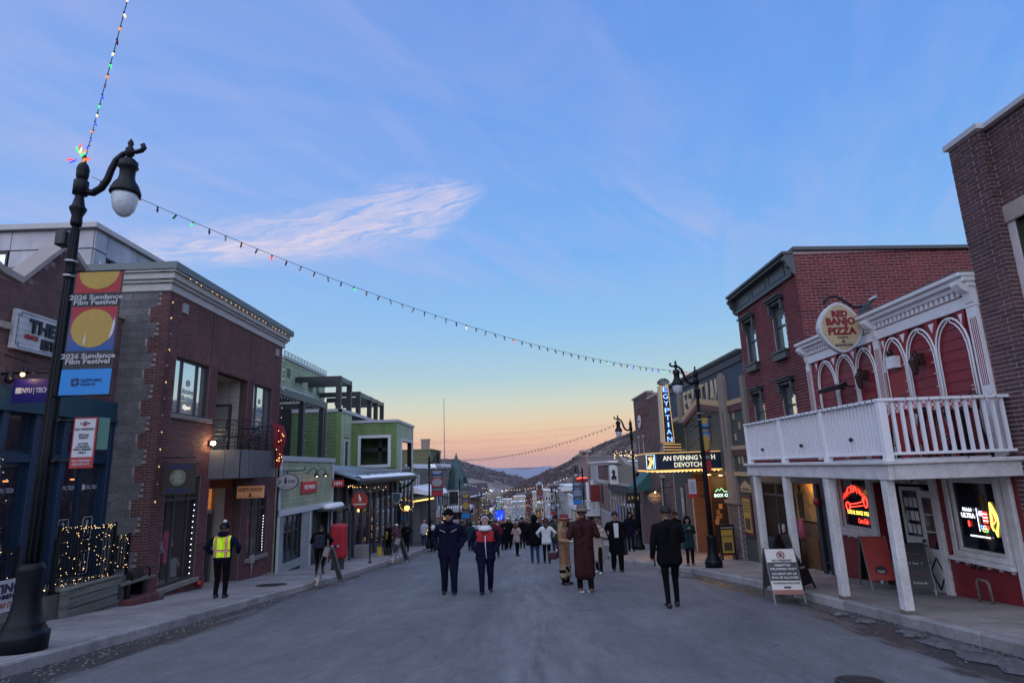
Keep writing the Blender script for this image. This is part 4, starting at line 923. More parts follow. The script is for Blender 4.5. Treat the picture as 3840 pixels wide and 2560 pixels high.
# entrance recess, warm ceiling
ew = mat('entry_brick', (.22, .10, .06), .8, var=.3, vscale=3)
rc = MB(); rc.poly([(7.3, 21.2, -2), (9.4, 21.6, -2), (9.4, 21.6, 1.05), (7.3, 21.2, 1.05)]); rc.poly([(7.3, 25.6, -2.4), (9.4, 25.2, -2.4), (9.4, 25.2, 1.05), (7.3, 25.6, 1.05)]); rc.poly([(9.4, 21.4, -2.2), (9.4, 25.4, -2.2), (9.4, 25.4, 1.05), (9.4, 21.4, 1.05)]); rc.build('entrance_wall', ew, b)
MB().poly([(7.3, 21.2, 1.05), (7.3, 25.6, 1.05), (9.4, 25.6, 1.05), (9.4, 21.2, 1.05)]).build('entrance_ceiling', mat('ceiling_ochre', (.45, .25, .08), .6), b)
MB().poly([(7.2, 21.2, gz(21.2)+.145), (9.4, 21.2, gz(21.2)+.145), (9.4, 25.6, gz(25.6)+.145), (7.2, 25.6, gz(25.6)+.145)]).build('entrance_floor', mat('entrance_tile', (.25, .14, .09), .6, var=.3), b)
for y in (21.9, 22.8, 23.7, 24.6): fb('door', mat('door_brown', (.03, .018, .015), .4), b, ('x', 9.39, -1), y, y+.8, -2.0, .6, 0, .05)
for y in (22.6, 23.2): fb('door_glass', mat('lit_glass', (.5, .25, .1), .3, emit=(1, .5, .2), es=.5), b, ('x', 9.33, -1), y, y+.25, -1.2, .2, 0, .01)
bo = thing('box_office', 'dark box office booth with neon lettering inside the theatre entrance', 'booth', (8.0, 21.4, -1.7))
bo_b = MB().box(7.62, 8.9, 24.25, 25.1, -2.1, 1.0).build('booth', mat('booth_dark', (.02, .016, .014), .5), bo)
cn = neon('cyan', (.55, .9, .85), 3.)
text('neon_letter', 'BOX OFFICE', .17, (8.22, 24.23, .16), UXF, UP, cn, bo, width=.95)
MB().tube([(7.8, 24.22, .36), (7.9, 24.22, .46), (7.96, 24.22, .40), (8.05, 24.22, .5), (8.15, 24.22, .36), (8.4, 24.22, .36)], .008, 5).build('neon_tube', neon('greenish', (.3, 1, .5), 3), bo)
for i in range(7):
    x = 7.66+random.random()*.75; z = -.9+random.random()*.8; fb('flyer', mat('flyer', (.35, .22, .10), .7, rnd=.6), bo, ('y', 24.25, -1), x, x+.14, z, z+.18, 0, .006)
bulb_light((8.2, 23.4, .75), 26, (1, .55, .22), .15, b); bulb_light((7.5, 22.2, .8), 8, (1, .55, .22), .1, b)
for x, y in ((7.8, 22), (7.8, 23.4), (7.8, 24.8), (8.8, 22.6), (8.8, 24)): MB().lathe([(.07, 0), (.07, .03)], (x, y, 1.0), 10).build('downlight', lamp_w, b)
box('lattice_column', mat('lattice_orange', (.30, .10, .04), .6), b, 7.48, 7.6, 24.2, 24.3, -2.1, 1.0)
for k in range(22): mb = MB(); z = -1.9+k*.125; mb.bar((7.48, 24.19, z), (7.6, 24.19, z+.11), .012); mb.bar((7.6, 24.19, z), (7.48, 24.19, z+.11), .012); mb.build('lattice', mat('lattice_dark', (.03, .015, .01), .6), b)
finish_bricks(b)
# marquee
mq = thing('marquee', 'navy marquee with white letters and gold rims over the theatre entrance', 'marquee', (7.3, 21.7, 1.5))
navyd = mat('marquee_navy', (.010, .018, .045), .4)
M = [(7.3, 21.7), (5.0, 21.7), (4.72, 22.1), (5.0, 25.2), (7.3, 25.5)]
def slab_(pts, z0, z1, name, m, p, out=0.):
    c = (sum(x for x, y in pts)/len(pts), sum(y for x, y in pts)/len(pts)); q_ = [(x+(x-c[0])*out, y+(y-c[1])*out) for x, y in pts]
    return MB().prism(q_, (0, 0, z0), (1, 0, 0), (0, 1, 0), (0, 0, z1-z0)).build(name, m, p)
slab_(M, 1.30, 1.88, 'box', navyd, mq)
gold = mat('gold_tube', (.6, .38, .12), .4, emit=(1, .6, .2), es=.55); goldhot = mat('gold_glow', (1, .6, .2), .4, emit=(1, .5, .12), es=1.0)
slab_(M, 1.885, 1.915, 'top_rim', gold, mq, .02); slab_(M, 1.245, 1.29, 'bottom_rim', goldhot, mq, .02)
for i in range(16):
    x = 5.05+i*.145
    for j in range(3): MB().ball((x, 21.85+j*.9, 1.235), .022, 6, 4).build('marquee_bulb', neon('amber', (1, .55, .18), 7), mq)
bulb_light((6.2, 22.6, 1.05), 22, (1, .58, .22), .3, mq)
mw = mat('letter_lit', (.8, .78, .6), .5, emit=(1, .93, .68), es=.75)
fb('letter_field', mat('field_blue', (.02, .035, .07), .3), mq, ('y', 21.7, -1), 5.12, 7.25, 1.34, 1.85, 0, .01)
for z in (1.355, 1.58, 1.60, 1.835): fb('letter_rail', mat('rail_teal', (.03, .06, .09), .4), mq, ('y', 21.69, -1), 5.15, 7.22, z, z+.008, 0, .01)
text('marquee_letters', 'AN EVENING WITH', .235, (6.16, 21.68, 1.625), UXF, UP, mw, mq, width=1.88, bold=.004)
text('marquee_letters', 'DEVOTCHKA', .235, (6.24, 21.68, 1.385), UXF, UP, mw, mq, width=1.28, bold=.004)
# angled end panel: small neon pharaoh-less fan
gd = Vector((5.0-4.72, 21.7-22.1, 0)).normalized()
nb2 = neon('icy', (.45, .75, 1), 2.2); no = neon('orange', (1, .5, .15), 3)
for pts, m_ in (([(.02, 1.36), (.02, 1.84), (.42, 1.84), (.42, 1.36), (.02, 1.36)], nb2), ([(.08, 1.38), (.2, 1.6), (.1, 1.75)], no), ([(.12, 1.38), (.26, 1.6), (.16, 1.76)], no), ([(.16, 1.38), (.32, 1.58), (.24, 1.78)], no), ([(.34, 1.4), (.36, 1.78)], nb2)):
    MB().tube([(4.70+gd.x*u-.01, 22.08+gd.y*u-.02, z) for u, z in pts], .010, 5).build('neon_tube', m_, mq)
# blade sign
bl = thing('blade_sign', 'tall navy blade sign with blue neon letters rising above the marquee', 'sign', (5.65, 22.3, 1.9))
bw = [(5.49, 2.28), (5.84, 2.28), (5.78, 4.40), (5.53, 4.40)]
MB().prism(bw, (0, 22.3, 0), (1, 0, 0), (0, 0, 1), (0, .35, 0)).build('box', navyd, bl)
cs = mat('blade_cream', (.60, .50, .33), .5)
MB().prism([(5.42, 2.28), (5.475, 2.28), (5.52, 4.42), (5.47, 4.42)], (0, 22.32, 0), (1, 0, 0), (0, 0, 1), (0, .36, 0)).build('edge', cs, bl)
for p_, q_ in zip(bw, bw[1:]+bw[:1]): MB().tube([(p_[0], 22.29, p_[1]), (q_[0], 22.29, q_[1])], .012, 5).build('rim_tube', gold, bl)
nblu = neon('signblue', (.22, .42, 1.), 2.6)
for i, ch in enumerate('EGYPTIAN'):
    text('neon_letter', ch, .27, (5.655+.004*i, 22.275, 4.17-i*.265), UXF, UP, nblu, bl, width=.18 if ch != 'I' else .045, bold=-.002)
fan = [(5.655, 4.42)]+[(5.655+.22*math.sin(a), 4.53+.17*math.cos(a)) for a in [math.radians(d) for d in range(-100, 101, 20)]]
MB().prism(fan, (0, 22.34, 0), (1, 0, 0), (0, 0, 1), (0, .2, 0)).build('fan_crest', navyd, bl)
for d in range(-90, 91, 30): a = math.radians(d); MB().tube([(5.655, 22.33, 4.46), (5.655+.20*math.sin(a), 22.33, 4.53+.155*math.cos(a))], .008, 5).build('fan_ray', mat('ray_white', (.55, .6, .6), .5), bl)
MB().prism([(5.40, 1.92), (6.0, 1.92), (5.92, 2.2), (5.48, 2.2)], (0, 22.2, 0), (1, 0, 0), (0, 0, 1), (0, .7, 0)).build('base', navyd, bl)
for z in (2.0, 2.1, 2.2): MB().tube([(5.38, 22.18, z+.02), (6.05, 22.18, z)], .012, 5).build('rim_tube', gold, bl)
for p_, q_ in (((5.9, 22.5, 2.3), (7.3, 22.7, 3.4)), ((5.9, 22.6, 2.25), (7.3, 23.1, 3.1)), ((6.2, 22.0, 1.95), (7.3, 22.2, 2.9))): MB().tube([p_, q_], .012, 5).build('stay_cable', blackm, bl)
w = thing('flag_sign', 'plain dark square sign hung beside the blade sign', 'sign', (6.4, 23.2, 2.6)); box('board', mat('board_green', (.02, .04, .04), .5), w, 6.1, 6.5, 23.2, 23.26, 2.05, 3.05); MB().tube([(6.5, 23.23, 2.9), (7.3, 23.23, 2.9)], .015).build('arm', blackm, w)
# stands near the theatre door
aw = thing('poster_stand', 'black framed yellow NOW PLAYING poster stand at the theatre entrance', 'sign', (7.0, 20.6, gz(20.6)+.14)); z = gz(20.6)+.14
box('frame', blackm, aw, 6.62, 7.12, 20.6, 20.66, z+.16, z+1.12); box('poster', yel, aw, 6.68, 7.06, 20.585, 20.6, z+.22, z+.96); text('lettering', 'NOW PLAYING', .07, (6.87, 20.585, z+1.0), UXF, UP, white, aw, width=.40)
text('lettering', 'DEVOTCHKA', .09, (6.87, 20.58, z+.72), UXF, UP, MATS['print_dark'], aw, width=.32); box('print', MATS['print_dark'], aw, 6.74, 7.0, 20.575, 20.585, z+.30, z+.55)
for x in (6.64, 7.08): MB().box(x-.02, x+.02, 20.5, 20.8, z, z+.16).build('foot', blackm, aw)
# ============================================================ RIGHT 5: narrow brick house beyond the theatre
b = thing('brick_building', 'narrow dark brick house with corbelled parapet just beyond the theatre', 'building', (7.3, 28.8, -2.4))
wn = [(35.6, 36.1, 1.1, 3.0), (34.3, 34.8, 1.1, 3.0), (30.2, 31.2, -1.2, .8)]
wall('front_wall', mortard, b, F, 32.6, 36.7, -3.3, 5.4, wn[:2], .2); wall('front_wall', mortard, b, F, 28.55, 32.6, -3.3, 5.0, wn[2:], .2)
MB().poly([(7.3, 32.6, 0), (11, 32.6, 0), (11, 32.6, 5.4), (7.3, 32.6, 5.4)]).poly([(7.3, 28.55, 2), (11, 28.55, 2), (11, 28.55, 5.), (7.3, 28.55, 5.)]).poly([(7.3, 36.7, -4), (11, 36.7, -4), (11, 36.7, 5.4), (7.3, 36.7, 5.4)]).build('side_wall', mortard, b)
brd = mat('brick_dusky', (.13, .065, .055), .85, var=.2, rnd=.35)
brick_cells(b, F, 32.6, 36.7, -3.1, 5.35, .11, .3, brd, holes=wn); brick_cells(b, F, 28.6, 32.6, -3.0, 4.95, .11, .3, brd, holes=wn); brick_cells(b, ('y', 32.6, -1), 7.3, 10.9, 4.8, 5.35, .11, .3, brd)
finish_bricks(b)
fb('parapet_cap', stonem, b, F, 32.5, 36.8, 5.4, 5.48, -.3, .1); fb('parapet_cap', mat('cap_cream', (.5, .42, .33), .7), b, F, 28.6, 32.6, 5.0, 5.08, -.3, .08)
for i in range(9): fb('corbel', brd, b, F, 32.7+i*.44, 32.9+i*.44, 4.2, 4.75, 0, .05)
for a, c, d, e in wn: window(b, F, a, c, d, e, slate, glassd, (), ((d+e)/2,), .05, .1); fb('lintel', stonem, b, F, a-.1, c+.1, e, e+.15, 0, .03); fb('sill', stonem, b, F, a-.1, c+.1, d-.12, d, 0, .06)
w = thing('oval_sign', 'small white oval sign on the dusky brick house', 'sign', (7.2, 35.0, 3.9)); MB().prism([(.42*math.cos(a), .38*math.sin(a)) for a in [2*PI*i/20 for i in range(20)]], (7.2, 35.0, 3.95), (0, 1, 0), (0, 0, 1), (.05, 0, 0)).build('oval', mat('sign_offwhite', (.6, .58, .55), .5), w); text('lettering', 'coffee', .22, (7.19, 35., 3.9), (0, -1, 0), UP, MATS['letter_black'], w, width=.6)
w = thing('awning', 'teal cloth awning over a doorway left of the dusky brick house', 'awning', (7, 35.6, .6)); MB().prism([(7.3, 1.1), (6.45, .3), (6.45, .1), (7.3, .1)], (0, 33.4, 0), (1, 0, 0), (0, 0, 1), (0, 2.2, 0)).build('cloth', mat('teal_cloth', (.03, .13, .12), .7), w)
w = thing('oval_sign', 'lit oval hanging sign with gold lettering under the teal awning', 'sign', (6.5, 29.0, 0)); y = 29.0
MB().lathe([(.27, 0), (.27, .06)], (6.45, y, -.05), 20, axis='y', sy=1.3, sx=.95).build('oval', mat('sign_bronze', (.20, .15, .12), .5), w); text('lettering', 'Flanagan\'s', .16, (6.45, y-.01, -.02), UXF, UP, mat('gilt', (.6, .4, .15), .4, emit=(1, .6, .25), es=.3), w, width=.5); text('lettering', 'Hotel', .14, (6.45, y-.01, -.18), UXF, UP, MATS['gilt'], w, width=.3)
MB().tube([(6.45, y, .2), (6.45, y, .4), (7.3, y, .4)], .015).build('arm', blackm, w); MB().ball((6.45, y-.12, .2), .03).build('lamp', lamp_w, w); bulb_light((6.45, y-.2, .18), 1.5, (1, .6, .25), .03, w)
# ============================================================ RIGHT 6: cream shop with navy front
b = thing('shop_building', 'low cream shop with stepped gable and tall navy shopfront beyond the brick house', 'building', (7.3, 37.8, -3))
cr = mat('stucco_cream', (.25, .215, .18), .8, var=.12)
MB().prism([(37.6, .25), (48.5, .25), (48.5, 1.05), (46.8, 1.45), (45.2, 1.55), (42.7, 2.0), (40.8, 1.55), (39.0, 1.45), (37.6, 1.1)], (7.3, 0, 0), (0, 1, 0), (0, 0, 1), (.3, 0, 0)).build('gable_front', cr, b)
fb('cornice', mat('cornice_pale', (.34, .31, .28), .6), b, F, 37.5, 48.7, .12, .25, 0, .35); fb('fascia', mat('fascia_navy', (.02, .03, .05), .5), b, F, 37.6, 48.5, -.35, .12, 0, .2)
shell(b, 7.3, 14, 37.6, 48.5, -5, 1.0, cr, 'x0')
fb('shopfront', mat('shopfront_black', (.012, .014, .022), .4), b, F, 37.6, 48.5, -4.6, -.35, -.1, 0)
for i in range(9): fb('pilaster_strip', mat('strip_cream', (.42, .36, .28), .6), b, F, 38.3+i*1.2, 38.42+i*1.2, -4.4, -.4, 0, .06)
for i in range(8): fb('shop_pane', glassd, b, F, 38.6+i*1.2, 39.3+i*1.2, -3.4, -.7, 0, .01)
w = thing('hanging_sign', 'white tombstone shaped sign with a dark figure on the cream shop gable', 'sign', (6.6, 42.5, .9)); pts = [(-.28, -.75), (.28, -.75), (.28, .35)]+[(.28*math.cos(a), .35+.2*math.sin(a)) for a in [PI*i/6 for i in range(1, 6)]]+[(-.28, .35)]
MB().prism(pts, (6.7, 42.5, .95), (1, 0, 0), (0, 0, 1), (0, .06, 0)).build('board', white, w)
MB().prism([(-.12, -.5), (.02, -.35), (.12, -.55), (.18, -.3), (.06, -.1), (.12, .1), (-.02, .3), (-.14, .1), (-.06, -.1), (-.2, -.3)], (6.7, 42.48, .95), (1, 0, 0), (0, 0, 1), (0, .02, 0)).build('painted_figure', MATS['letter_black'], w)
MB().tube([(7.3, 42.6, 1.5), (6.5, 42.6, 1.6), (6.1, 42.6, 1.4)], .04).build('arm', blackm, w)
w = thing('hanging_sign', 'square black sign with gold marks on a bracket by the third lamp on the right', 'sign', (5.9, 31, 0)); box('board', MATS['shopfront_black'], w, 5.45, 6.15, 31, 31.08, -.42, .12); text('lettering', '( H )', .22, (5.8, 30.99, -.2), UXF, UP, MATS['gilt'], w, width=.5); MB().tube([(6.1, 31.04, .16), (7.3, 31.04, .16)], .02).build('arm', blackm, w)
# ============================================================ RIGHT 7.. : receding row built as separate houses
def house(lb, x0, x1, y0, y1, ztop, m, front='x', trim=white, wins=(), roofc=roofm, zb=None, name='town_building', bands=(), sid=None, cat='building'):
    zb = gz(y1)-.6 if zb is None else zb
    b = thing(name, lb, cat, ((x0+x1)/2, y0, zb)); mb = MB()
    mb.box(x0, x1, y0, y1, zb, ztop); mb.build('wall', m, b, fix=False)
    box('parapet', trim, b, x0-.12, x1+.12, y0-.12, y1+.12, ztop, ztop+.14)
    right = x0 > 0 or front == 'xr'
    for (fc, a, c, d, e) in wins:
        face = ('y', y0, -1) if fc == 'y' else (('x', x0, -1) if front == 'x' and right else ('x', x1, 1))
        f = fb('window', trim, b, face, a-.08, c+.08, d-.08, e+.08, .01, .05); fb('pane', glassm if (e > -1) else glassd, f, face, a, c, d, e, .05, .055)
    for (fc, d, e, mm) in bands:
        face = ('y', y0, -1) if fc == 'y' else (('x', x0, -1) if right else ('x', x1, 1)); u = (x0, x1) if fc == 'y' else (y0, y1)
        fb('band', mm, b, face, u[0], u[1], d, e, 0, .08)
    return b
pink = mat('stucco_pink', (.30, .20, .17), .8, var=.15); greyw = mat('stucco_grey', (.17, .155, .155), .85, var=.12); palew = mat('stucco_pale', (.34, .33, .32), .8, var=.12)
b = house('white clapboard house with a brick panel storey beyond the cream shop', 7.35, 13, 48.8, 61.5, 1.72, mat('board_white', (.38, .36, .35), .7), bands=(('x', -.05, .1, palew),), trim=white)
siding(b, ('y', 48.8, -1), 7.35, 9.0, -1.5, 1.7, .25, MATS['board_white'], lap=.03)
siding(b, ('x', 7.35, -1), 56.8, 61.4, -3.5, 1.7, .3, MATS['board_white'], lap=.03)
brick_cells(b, ('x', 7.31, -1), 49.2, 55.4, .3, 1.55, .13, .4, brd); brick_cells(b, ('x', 7.31, -1), 49.2, 56.3, -2.2, -.1, .13, .4, mat('brick_tan', (.24, .15, .12), .85, rnd=.25)); fb('brick_field', mortard, b, ('x', 7.33, -1), 49.0, 56.5, -2.4, 1.6, 0, .01); finish_bricks(b)
w = thing('wall_oval', 'tall dark oval plaque on the tan brick beyond the cream shop', 'plaque', (7.2, 53.5, -.8)); MB().prism([(.5*math.cos(a), .85*math.sin(a)) for a in [2*PI*i/20 for i in range(20)]], (7.25, 53.2, -.9), (0, 1, 0), (0, 0, 1), (.05, 0, 0)).build('oval', MATS['groove_dark'], w)
b = house('pink stucco house with a dentilled parapet and grey rear wing', 7.3, 22, 62, 71, 2.35, greyw, trim=greyw)
fb('front', pink, b, ('x', 7.3, -1), 62, 70.5, -5.5, 2.9, 0, .25); fb('parapet_cap', stonem, b, ('x', 7.3, -1), 61.8, 65.5, 2.9, 3.1, -.3, .6); fb('parapet_cap', stonem, b, ('x', 7.3, -1), 67, 70.7, 2.55, 2.75, -.3, .6)
for i in range(10): fb('dentil', stonem, b, ('x', 7.05, -1), 62.2+i*.8, 62.6+i*.8, 2.3, 2.6, 0, .12)
for i in range(4): fb('window', blackp, b, ('x', 7.05, -1), 62.8+i*2, 63.6+i*2, -2.2, 0, 0, .05)
# white two storey porch standing out over the pavement
pb = thing('porch_balcony', 'white timber porch and balcony standing over the far right pavement', 'balcony', (6.3, 56, -4.5))
box('deck', white, pb, 5.6, 7.3, 55.5, 70, -2.95, -2.55)
for i in range(22): box('baluster', rail, pb, 5.62, 5.72, 55.6+i*.66, 55.75+i*.66, -2.55, -1.65)
box('handrail', rail, pb, 5.55, 5.78, 55.5, 70, -1.65, -1.52)
for i in range(9): box('baluster', rail, pb, 5.75+i*.18, 5.83+i*.18, 55.5, 55.6, -2.55, -1.65)
box('handrail', rail, pb, 5.7, 7.3, 55.45, 55.62, -1.65, -1.52)
for y in (55.7, 60, 64.5, 69): box('porch_post', rail, pb, 5.6, 5.8, y, y+.2, gz(y), -2.95)
for y in (55.7, 59.5): box('upper_post', rail, pb, 6.6, 6.85, y, y+.2, -2.5, .2)
w = thing('red_shop_sign', 'red hanging board with a red neon strip above the far white porch', 'sign', (6.2, 54, -.6)); box('board', mat('sign_red', (.22, .02, .02), .5), w, 6.35, 7.2, 54, 54.1, -1.6, -.15); MB().tube([(5.2, 54, .42), (5.6, 54, .5), (6.1, 54, .46)], .05, 6).build('neon_tube', nr, w); box('panel', MATS['sign_red'], w, 5.1, 6.2, 54.02, 54.1, .1, .38)
wn = lambda fc, a, n, dz, st, w_, h_: [(fc, a+i*st, a+i*st+w_, dz, dz+h_) for i in range(n)]
ylw = mat('stucco_yellow', (.38, .28, .10), .8, var=.15); mar = mat('board_maroon', (.08, .025, .03), .7, var=.2); brk = mat('far_brick', (.16, .05, .035), .85, var=.3, vscale=1.5)
b = house('yellow house with a black stepped parapet beyond the white porch', 7.2, 9, 88, 97, -2.6, ylw, trim=MATS['letter_black'], wins=wn('y', 7.4, 2, -4.6, .8, .4, .9))
for i, (x, z) in enumerate(((7.2, -1.7), (7.55, -2.0), (7.95, -2.35))): box('step', ylw, b, x, x+.4, 88, 90, -2.6, z); box('step_cap', MATS['letter_black'], b, x-.03, x+.45, 87.9, 90, z, z+.12)
b = house('white fronted house with a broad pale cornice beside the yellow one', 6.35, 7.15, 84, 98, -1.9, palew, wins=wn('x', 85, 4, -4.4, 3, 1, 1.4)); box('cornice', white, b, 5.8, 7.3, 83.6, 84.4, -1.8, -1.3)
house('white roofed grey hall standing high behind the yellow house', 7.4, 12, 99, 110, -1.7, mat('snow_roof', (.45, .50, .56), .6))
house('dark maroon boarded hall high behind the row on the right', 6.9, 9.6, 130, 140, -2.6, mar, wins=wn('y', 7.2, 3, -4.2, .8, .4, .8), trim=slate)
house('cream gabled house with dark windows in the far right row', 6.5, 7.0, 108, 118, -2.9, cr, wins=wn('x', 109, 3, -6, 3, 1, 1.6))
house('orange brick house with an arched front in the far right row', 7.0, 8.2, 112, 120, -3.4, brk, wins=wn('y', 7.2, 2, -6.2, .5, .3, 1.2))
house('white flat roofed house beside the red brick tower', 5.3, 6.6, 126, 134, -3.3, palew, wins=wn('y', 5.5, 2, -5.2, .6, .35, .7), trim=white)
tw = thing('brick_tower', 'square red brick tower with a small open belfry and pale pyramid roof', 'tower', (5.2, 150, -13))
box('shaft', brk, tw, 4.35, 5.95, 150, 151.6, -14, -3.9); box('belfry', MATS['board_maroon'], tw, 4.75, 5.5, 150.3, 151.2, -3.9, -3.1)
for x in (4.35, 5.85): box('belfry_post', white, tw, x+.02, x+.14, 150, 150.15, -3.9, -2.75)
MB().lathe([(1.05, -2.75), (.02, -1.95)], (5.15, 150.7, 0), 4, smooth=False).build('roof', mat('pale_roof', (.30, .36, .40), .6), tw)
house('deep red brick block with strings of lights left of the tower', 1.95, 3.9, 182, 190, -6.35, brk, wins=wn('y', 2.2, 3, -7.8, .5, .3, .6), trim=mat('cap_dark', (.06, .05, .05), .8))
house('white rear block joining the brick block and the tower', 4.0, 5.2, 178, 184, -5.6, palew)
house('cream broad hotel at the bottom of the street', -2.4, 2.6, 262, 270, -10.6, mat('stucco_sand', (.40, .34, .24), .8), wins=wn('y', -2, 6, -13, .75, .45, 1.2))
house('blue grey shop block with lit windows below the cream hotel', -2.9, 2.0, 230, 236, -11.0, mat('board_bluegrey', (.20, .24, .28), .7), wins=wn('y', -2.6, 7, -13.3, .62, .4, 1.0), trim=white)
house('white balconied block at the bottom left of the street', -7.2, -3.1, 252, 260, -11.2, palew, wins=wn('y', -6.8, 5, -13.6, .75, .45, 1.1), trim=white)
house('pale teal gabled house at the far end left', -9.2, -7.6, 250, 256, -10.2, mat('board_teal', (.16, .28, .27), .7), wins=wn('y', -8.9, 2, -13, .7, .35, 1.2), trim=white)
house('small flat roofed white shop below the red brick block', 4.2, 6.4, 140, 146, -6.6, palew, wins=wn('y', 4.4, 3, -8.6, .65, .4, .9), trim=white)
house('long low snow roofed shed in the middle distance', 5.2, 7.4, 104, 110, -5.1, MATS['snow_roof'], trim=white)
# ============================================================ LEFT 1: brown brick front with zig-zag parapet and navy shopfront
b = thing('brick_building', 'brown brick front with zig-zag parapet and navy glazed shopfront at the left edge', 'building', (-9.6, 9, -.8))
F = ('x', -9.6, 1)
brickn = mat('block_brown', (.115, .065, .066), .9, var=.22, vscale=1.2, rnd=.14, bump=.35, bscale=60)
mortn = mat('mortar_brown', (.24, .17, .165), .95, var=.3, vscale=4)
prof = [(7.0, 6.6), (9.2, 6.0), (10.45, 5.45), (10.91, 5.38), (11.96, 6.55), (12.6, 6.1), (13.0, 5.42), (14.0, 5.42)]
def topz(y):
    for (a, p), (c, q_) in zip(prof, prof[1:]):
        if y <= c: return p+(q_-p)*max(0, (y-a))/(c-a)
    return 5.42
mbp = MB(); poly = [(7.0, 3.36)]+prof+[(14.0, 3.36)]
mbp.prism(poly, (-9.6, 0, 0), (0, 1, 0), (0, 0, 1), (-.3, 0, 0)).build('gable_wall', mortn, b)
brick_cells(b, F, 8.0, 14.0, 3.38, 6.6, .105, .33, brickn, keep=lambda u, v: v < topz(u)-.08, joint=.01, proud=.004)
fb('brick_pier', mortn, b, F, 13.97, 14.25, -1.2, 5.4, -.2, 0); brick_cells(b, F, 13.98, 14.24, -1.1, 3.36, .08, .24, brickr, joint=.012)
cpz = mat('coping_stone', (.30, .27, .25), .8, var=.15)
for (ya, za), (yb, zb) in zip(prof, prof[1:]):
    if abs(yb-ya) > .05: MB().hexa([(-9.98, ya, za), (-9.52, ya, za), (-9.52, yb, zb), (-9.98, yb, zb), (-9.98, ya, za+.13), (-9.52, ya, za+.13), (-9.52, yb, zb+.13), (-9.98, yb, zb+.13)]).build('coping', cpz, b)
MB().poly([(-9.9, 7, 3.3), (-16, 7, 3.3), (-16, 14, 3.3), (-9.9, 14, 3.3)]).build('roof', roofm, b)
fb('stone_band', stonem, b, F, 9.0, 10.78, 4.42, 4.54, 0, .1)
nav = mat('shopfront_navy', (.010, .030, .070), .4, var=.1); tealp = mat('fascia_teal', (.016, .055, .085), .45, var=.15)
fb('fascia', tealp, b, F, 8.0, 13.97, 2.96, 3.37, -.2, .12); fb('fascia_moulding', tealp, b, F, 8.0, 13.97, 2.90, 2.96, -.2, .17)
fb('transom_rail', nav, b, F, 8.0, 13.97, 1.96, 2.12, -.1, .08)
sgl = mat('shop_glass_dark', (.010, .012, .025), .05, spec=.9, ior=1.8)
ys = [8.0, 9.2, 10.9, 11.72, 12.5, 13.3, 13.95]
for y in (9.2, 10.95, 11.72, 12.5, 13.92): bevel(fb('mullion', nav, b, F, y-.07, y+.07, -1.0, 2.92, -.1, .1), .008)
for a, c in ((8.0, 9.13), (9.27, 10.88), (11.02, 11.65), (11.79, 12.43), (12.57, 13.85)):
    window(b, F, a, c, 2.12, 2.90, nav, sgl, (), (), .05, .06, name='transom_window')
    us = (((a+c)/2),) if c-a > 1.1 else ()
    w_ = window(b, F, a, c, -.95, 1.96, nav, sgl, us, (), .06, .06, name='shopfront_panel')
lg = mat('print_white', (.6, .62, .65), .5)
for y in (11.33, 12.12, 12.9, 13.62, 10.4):
    text('window_lettering', 'NYU | TISCH', .12, FP(F, y, 1.40, -.052), (0, 1, 0), UP, lg, b, width=.36, bold=.001, solid=False); fb('window_emblem', lg, b, F, y-.29, y-.21, 1.385, 1.50, -.056, -.052)
def outline(pts, r=.006): return MB().tube([FP(F, y, z, -.05) for y, z in pts], r, 4)
for y in (10.4, 12.9, 13.62):
    for k in (0, 1):
        z = .55-k*.72; outline([(y-.14, z-.2), (y-.14, z+.2), (y-.12, z+.24), (y+.12, z+.24), (y+.14, z+.2), (y+.14, z-.2), (y+.12, z-.24), (y-.12, z-.24), (y-.14, z-.2)]).build('window_print', lg, b)
        outline([(y-.07, z-.16), (y-.07, z), (y-.03, z+.06), (y-.03, z+.18), (y+.01, z+.18), (y+.01, z+.06), (y+.05, z), (y+.05, z-.16), (y-.07, z-.16)], .005).build('window_print', lg, b)
for y in (11.0, 11.68, 12.47, 13.24): outline([(y, 1.9), (y, -.6)], .006).build('window_print', mat('grey_strip', (.3, .3, .32), .5), b)
al = mat('amber_lamp', (1, .5, .2), .5, emit=(1, .35, .1), es=1.2)
for y, z in ((10.75, 1.62), (11.25, 1.6), (12.95, 1.6)): fb('inside_lamp', al, b, F, y, y+.12, z, z+.03, -.055, -.05)
fb('plinth', mortn, b, F, 8, 14, -1.3, -.95, -.2, .0)
finish_bricks(b)
# signboard THE EATING ESTABLISHMENT
w = thing('sign_board', 'white plank signboard with dark raised lettering THE on the brown brick wall', 'sign', (-9.5, 11.4, 4.4))
for k in range(6): z0 = 4.08+k*.128; bevel(fb('plank', mat('sign_white', (.52, .54, .56), .6, var=.1, rnd=.05), w, F, 10.82, 13.2, z0, z0+.124, .03, .12), .004)
ink = mat('sign_ink', (.015, .02, .03), .5)
text('raised_letters', 'THE', .36, FP(F, 11.46, 4.46, .12), (0, 1, 0), UP, ink, w, width=.66, depth=.04, bold=.012)
text('raised_letters', 'ESTABLISHMENT', .27, FP(F, 12.27, 4.18, .12), (0, 1, 0), UP, ink, w, width=1.62, depth=.04, bold=.01)
text('raised_letters', 'EATING', .34, FP(F, 12.5, 4.46, .12), (0, 1, 0), UP, ink, w, width=1.0, depth=.04, bold=.012)
text('lettering', 'SINCE', .11, FP(F, 11.22, 4.32, .12), (0, 1, 0), UP, mat('sign_red_ink', (.3, .02, .02), .5), w, width=.32, depth=.02, bold=.006)
mb = MB()
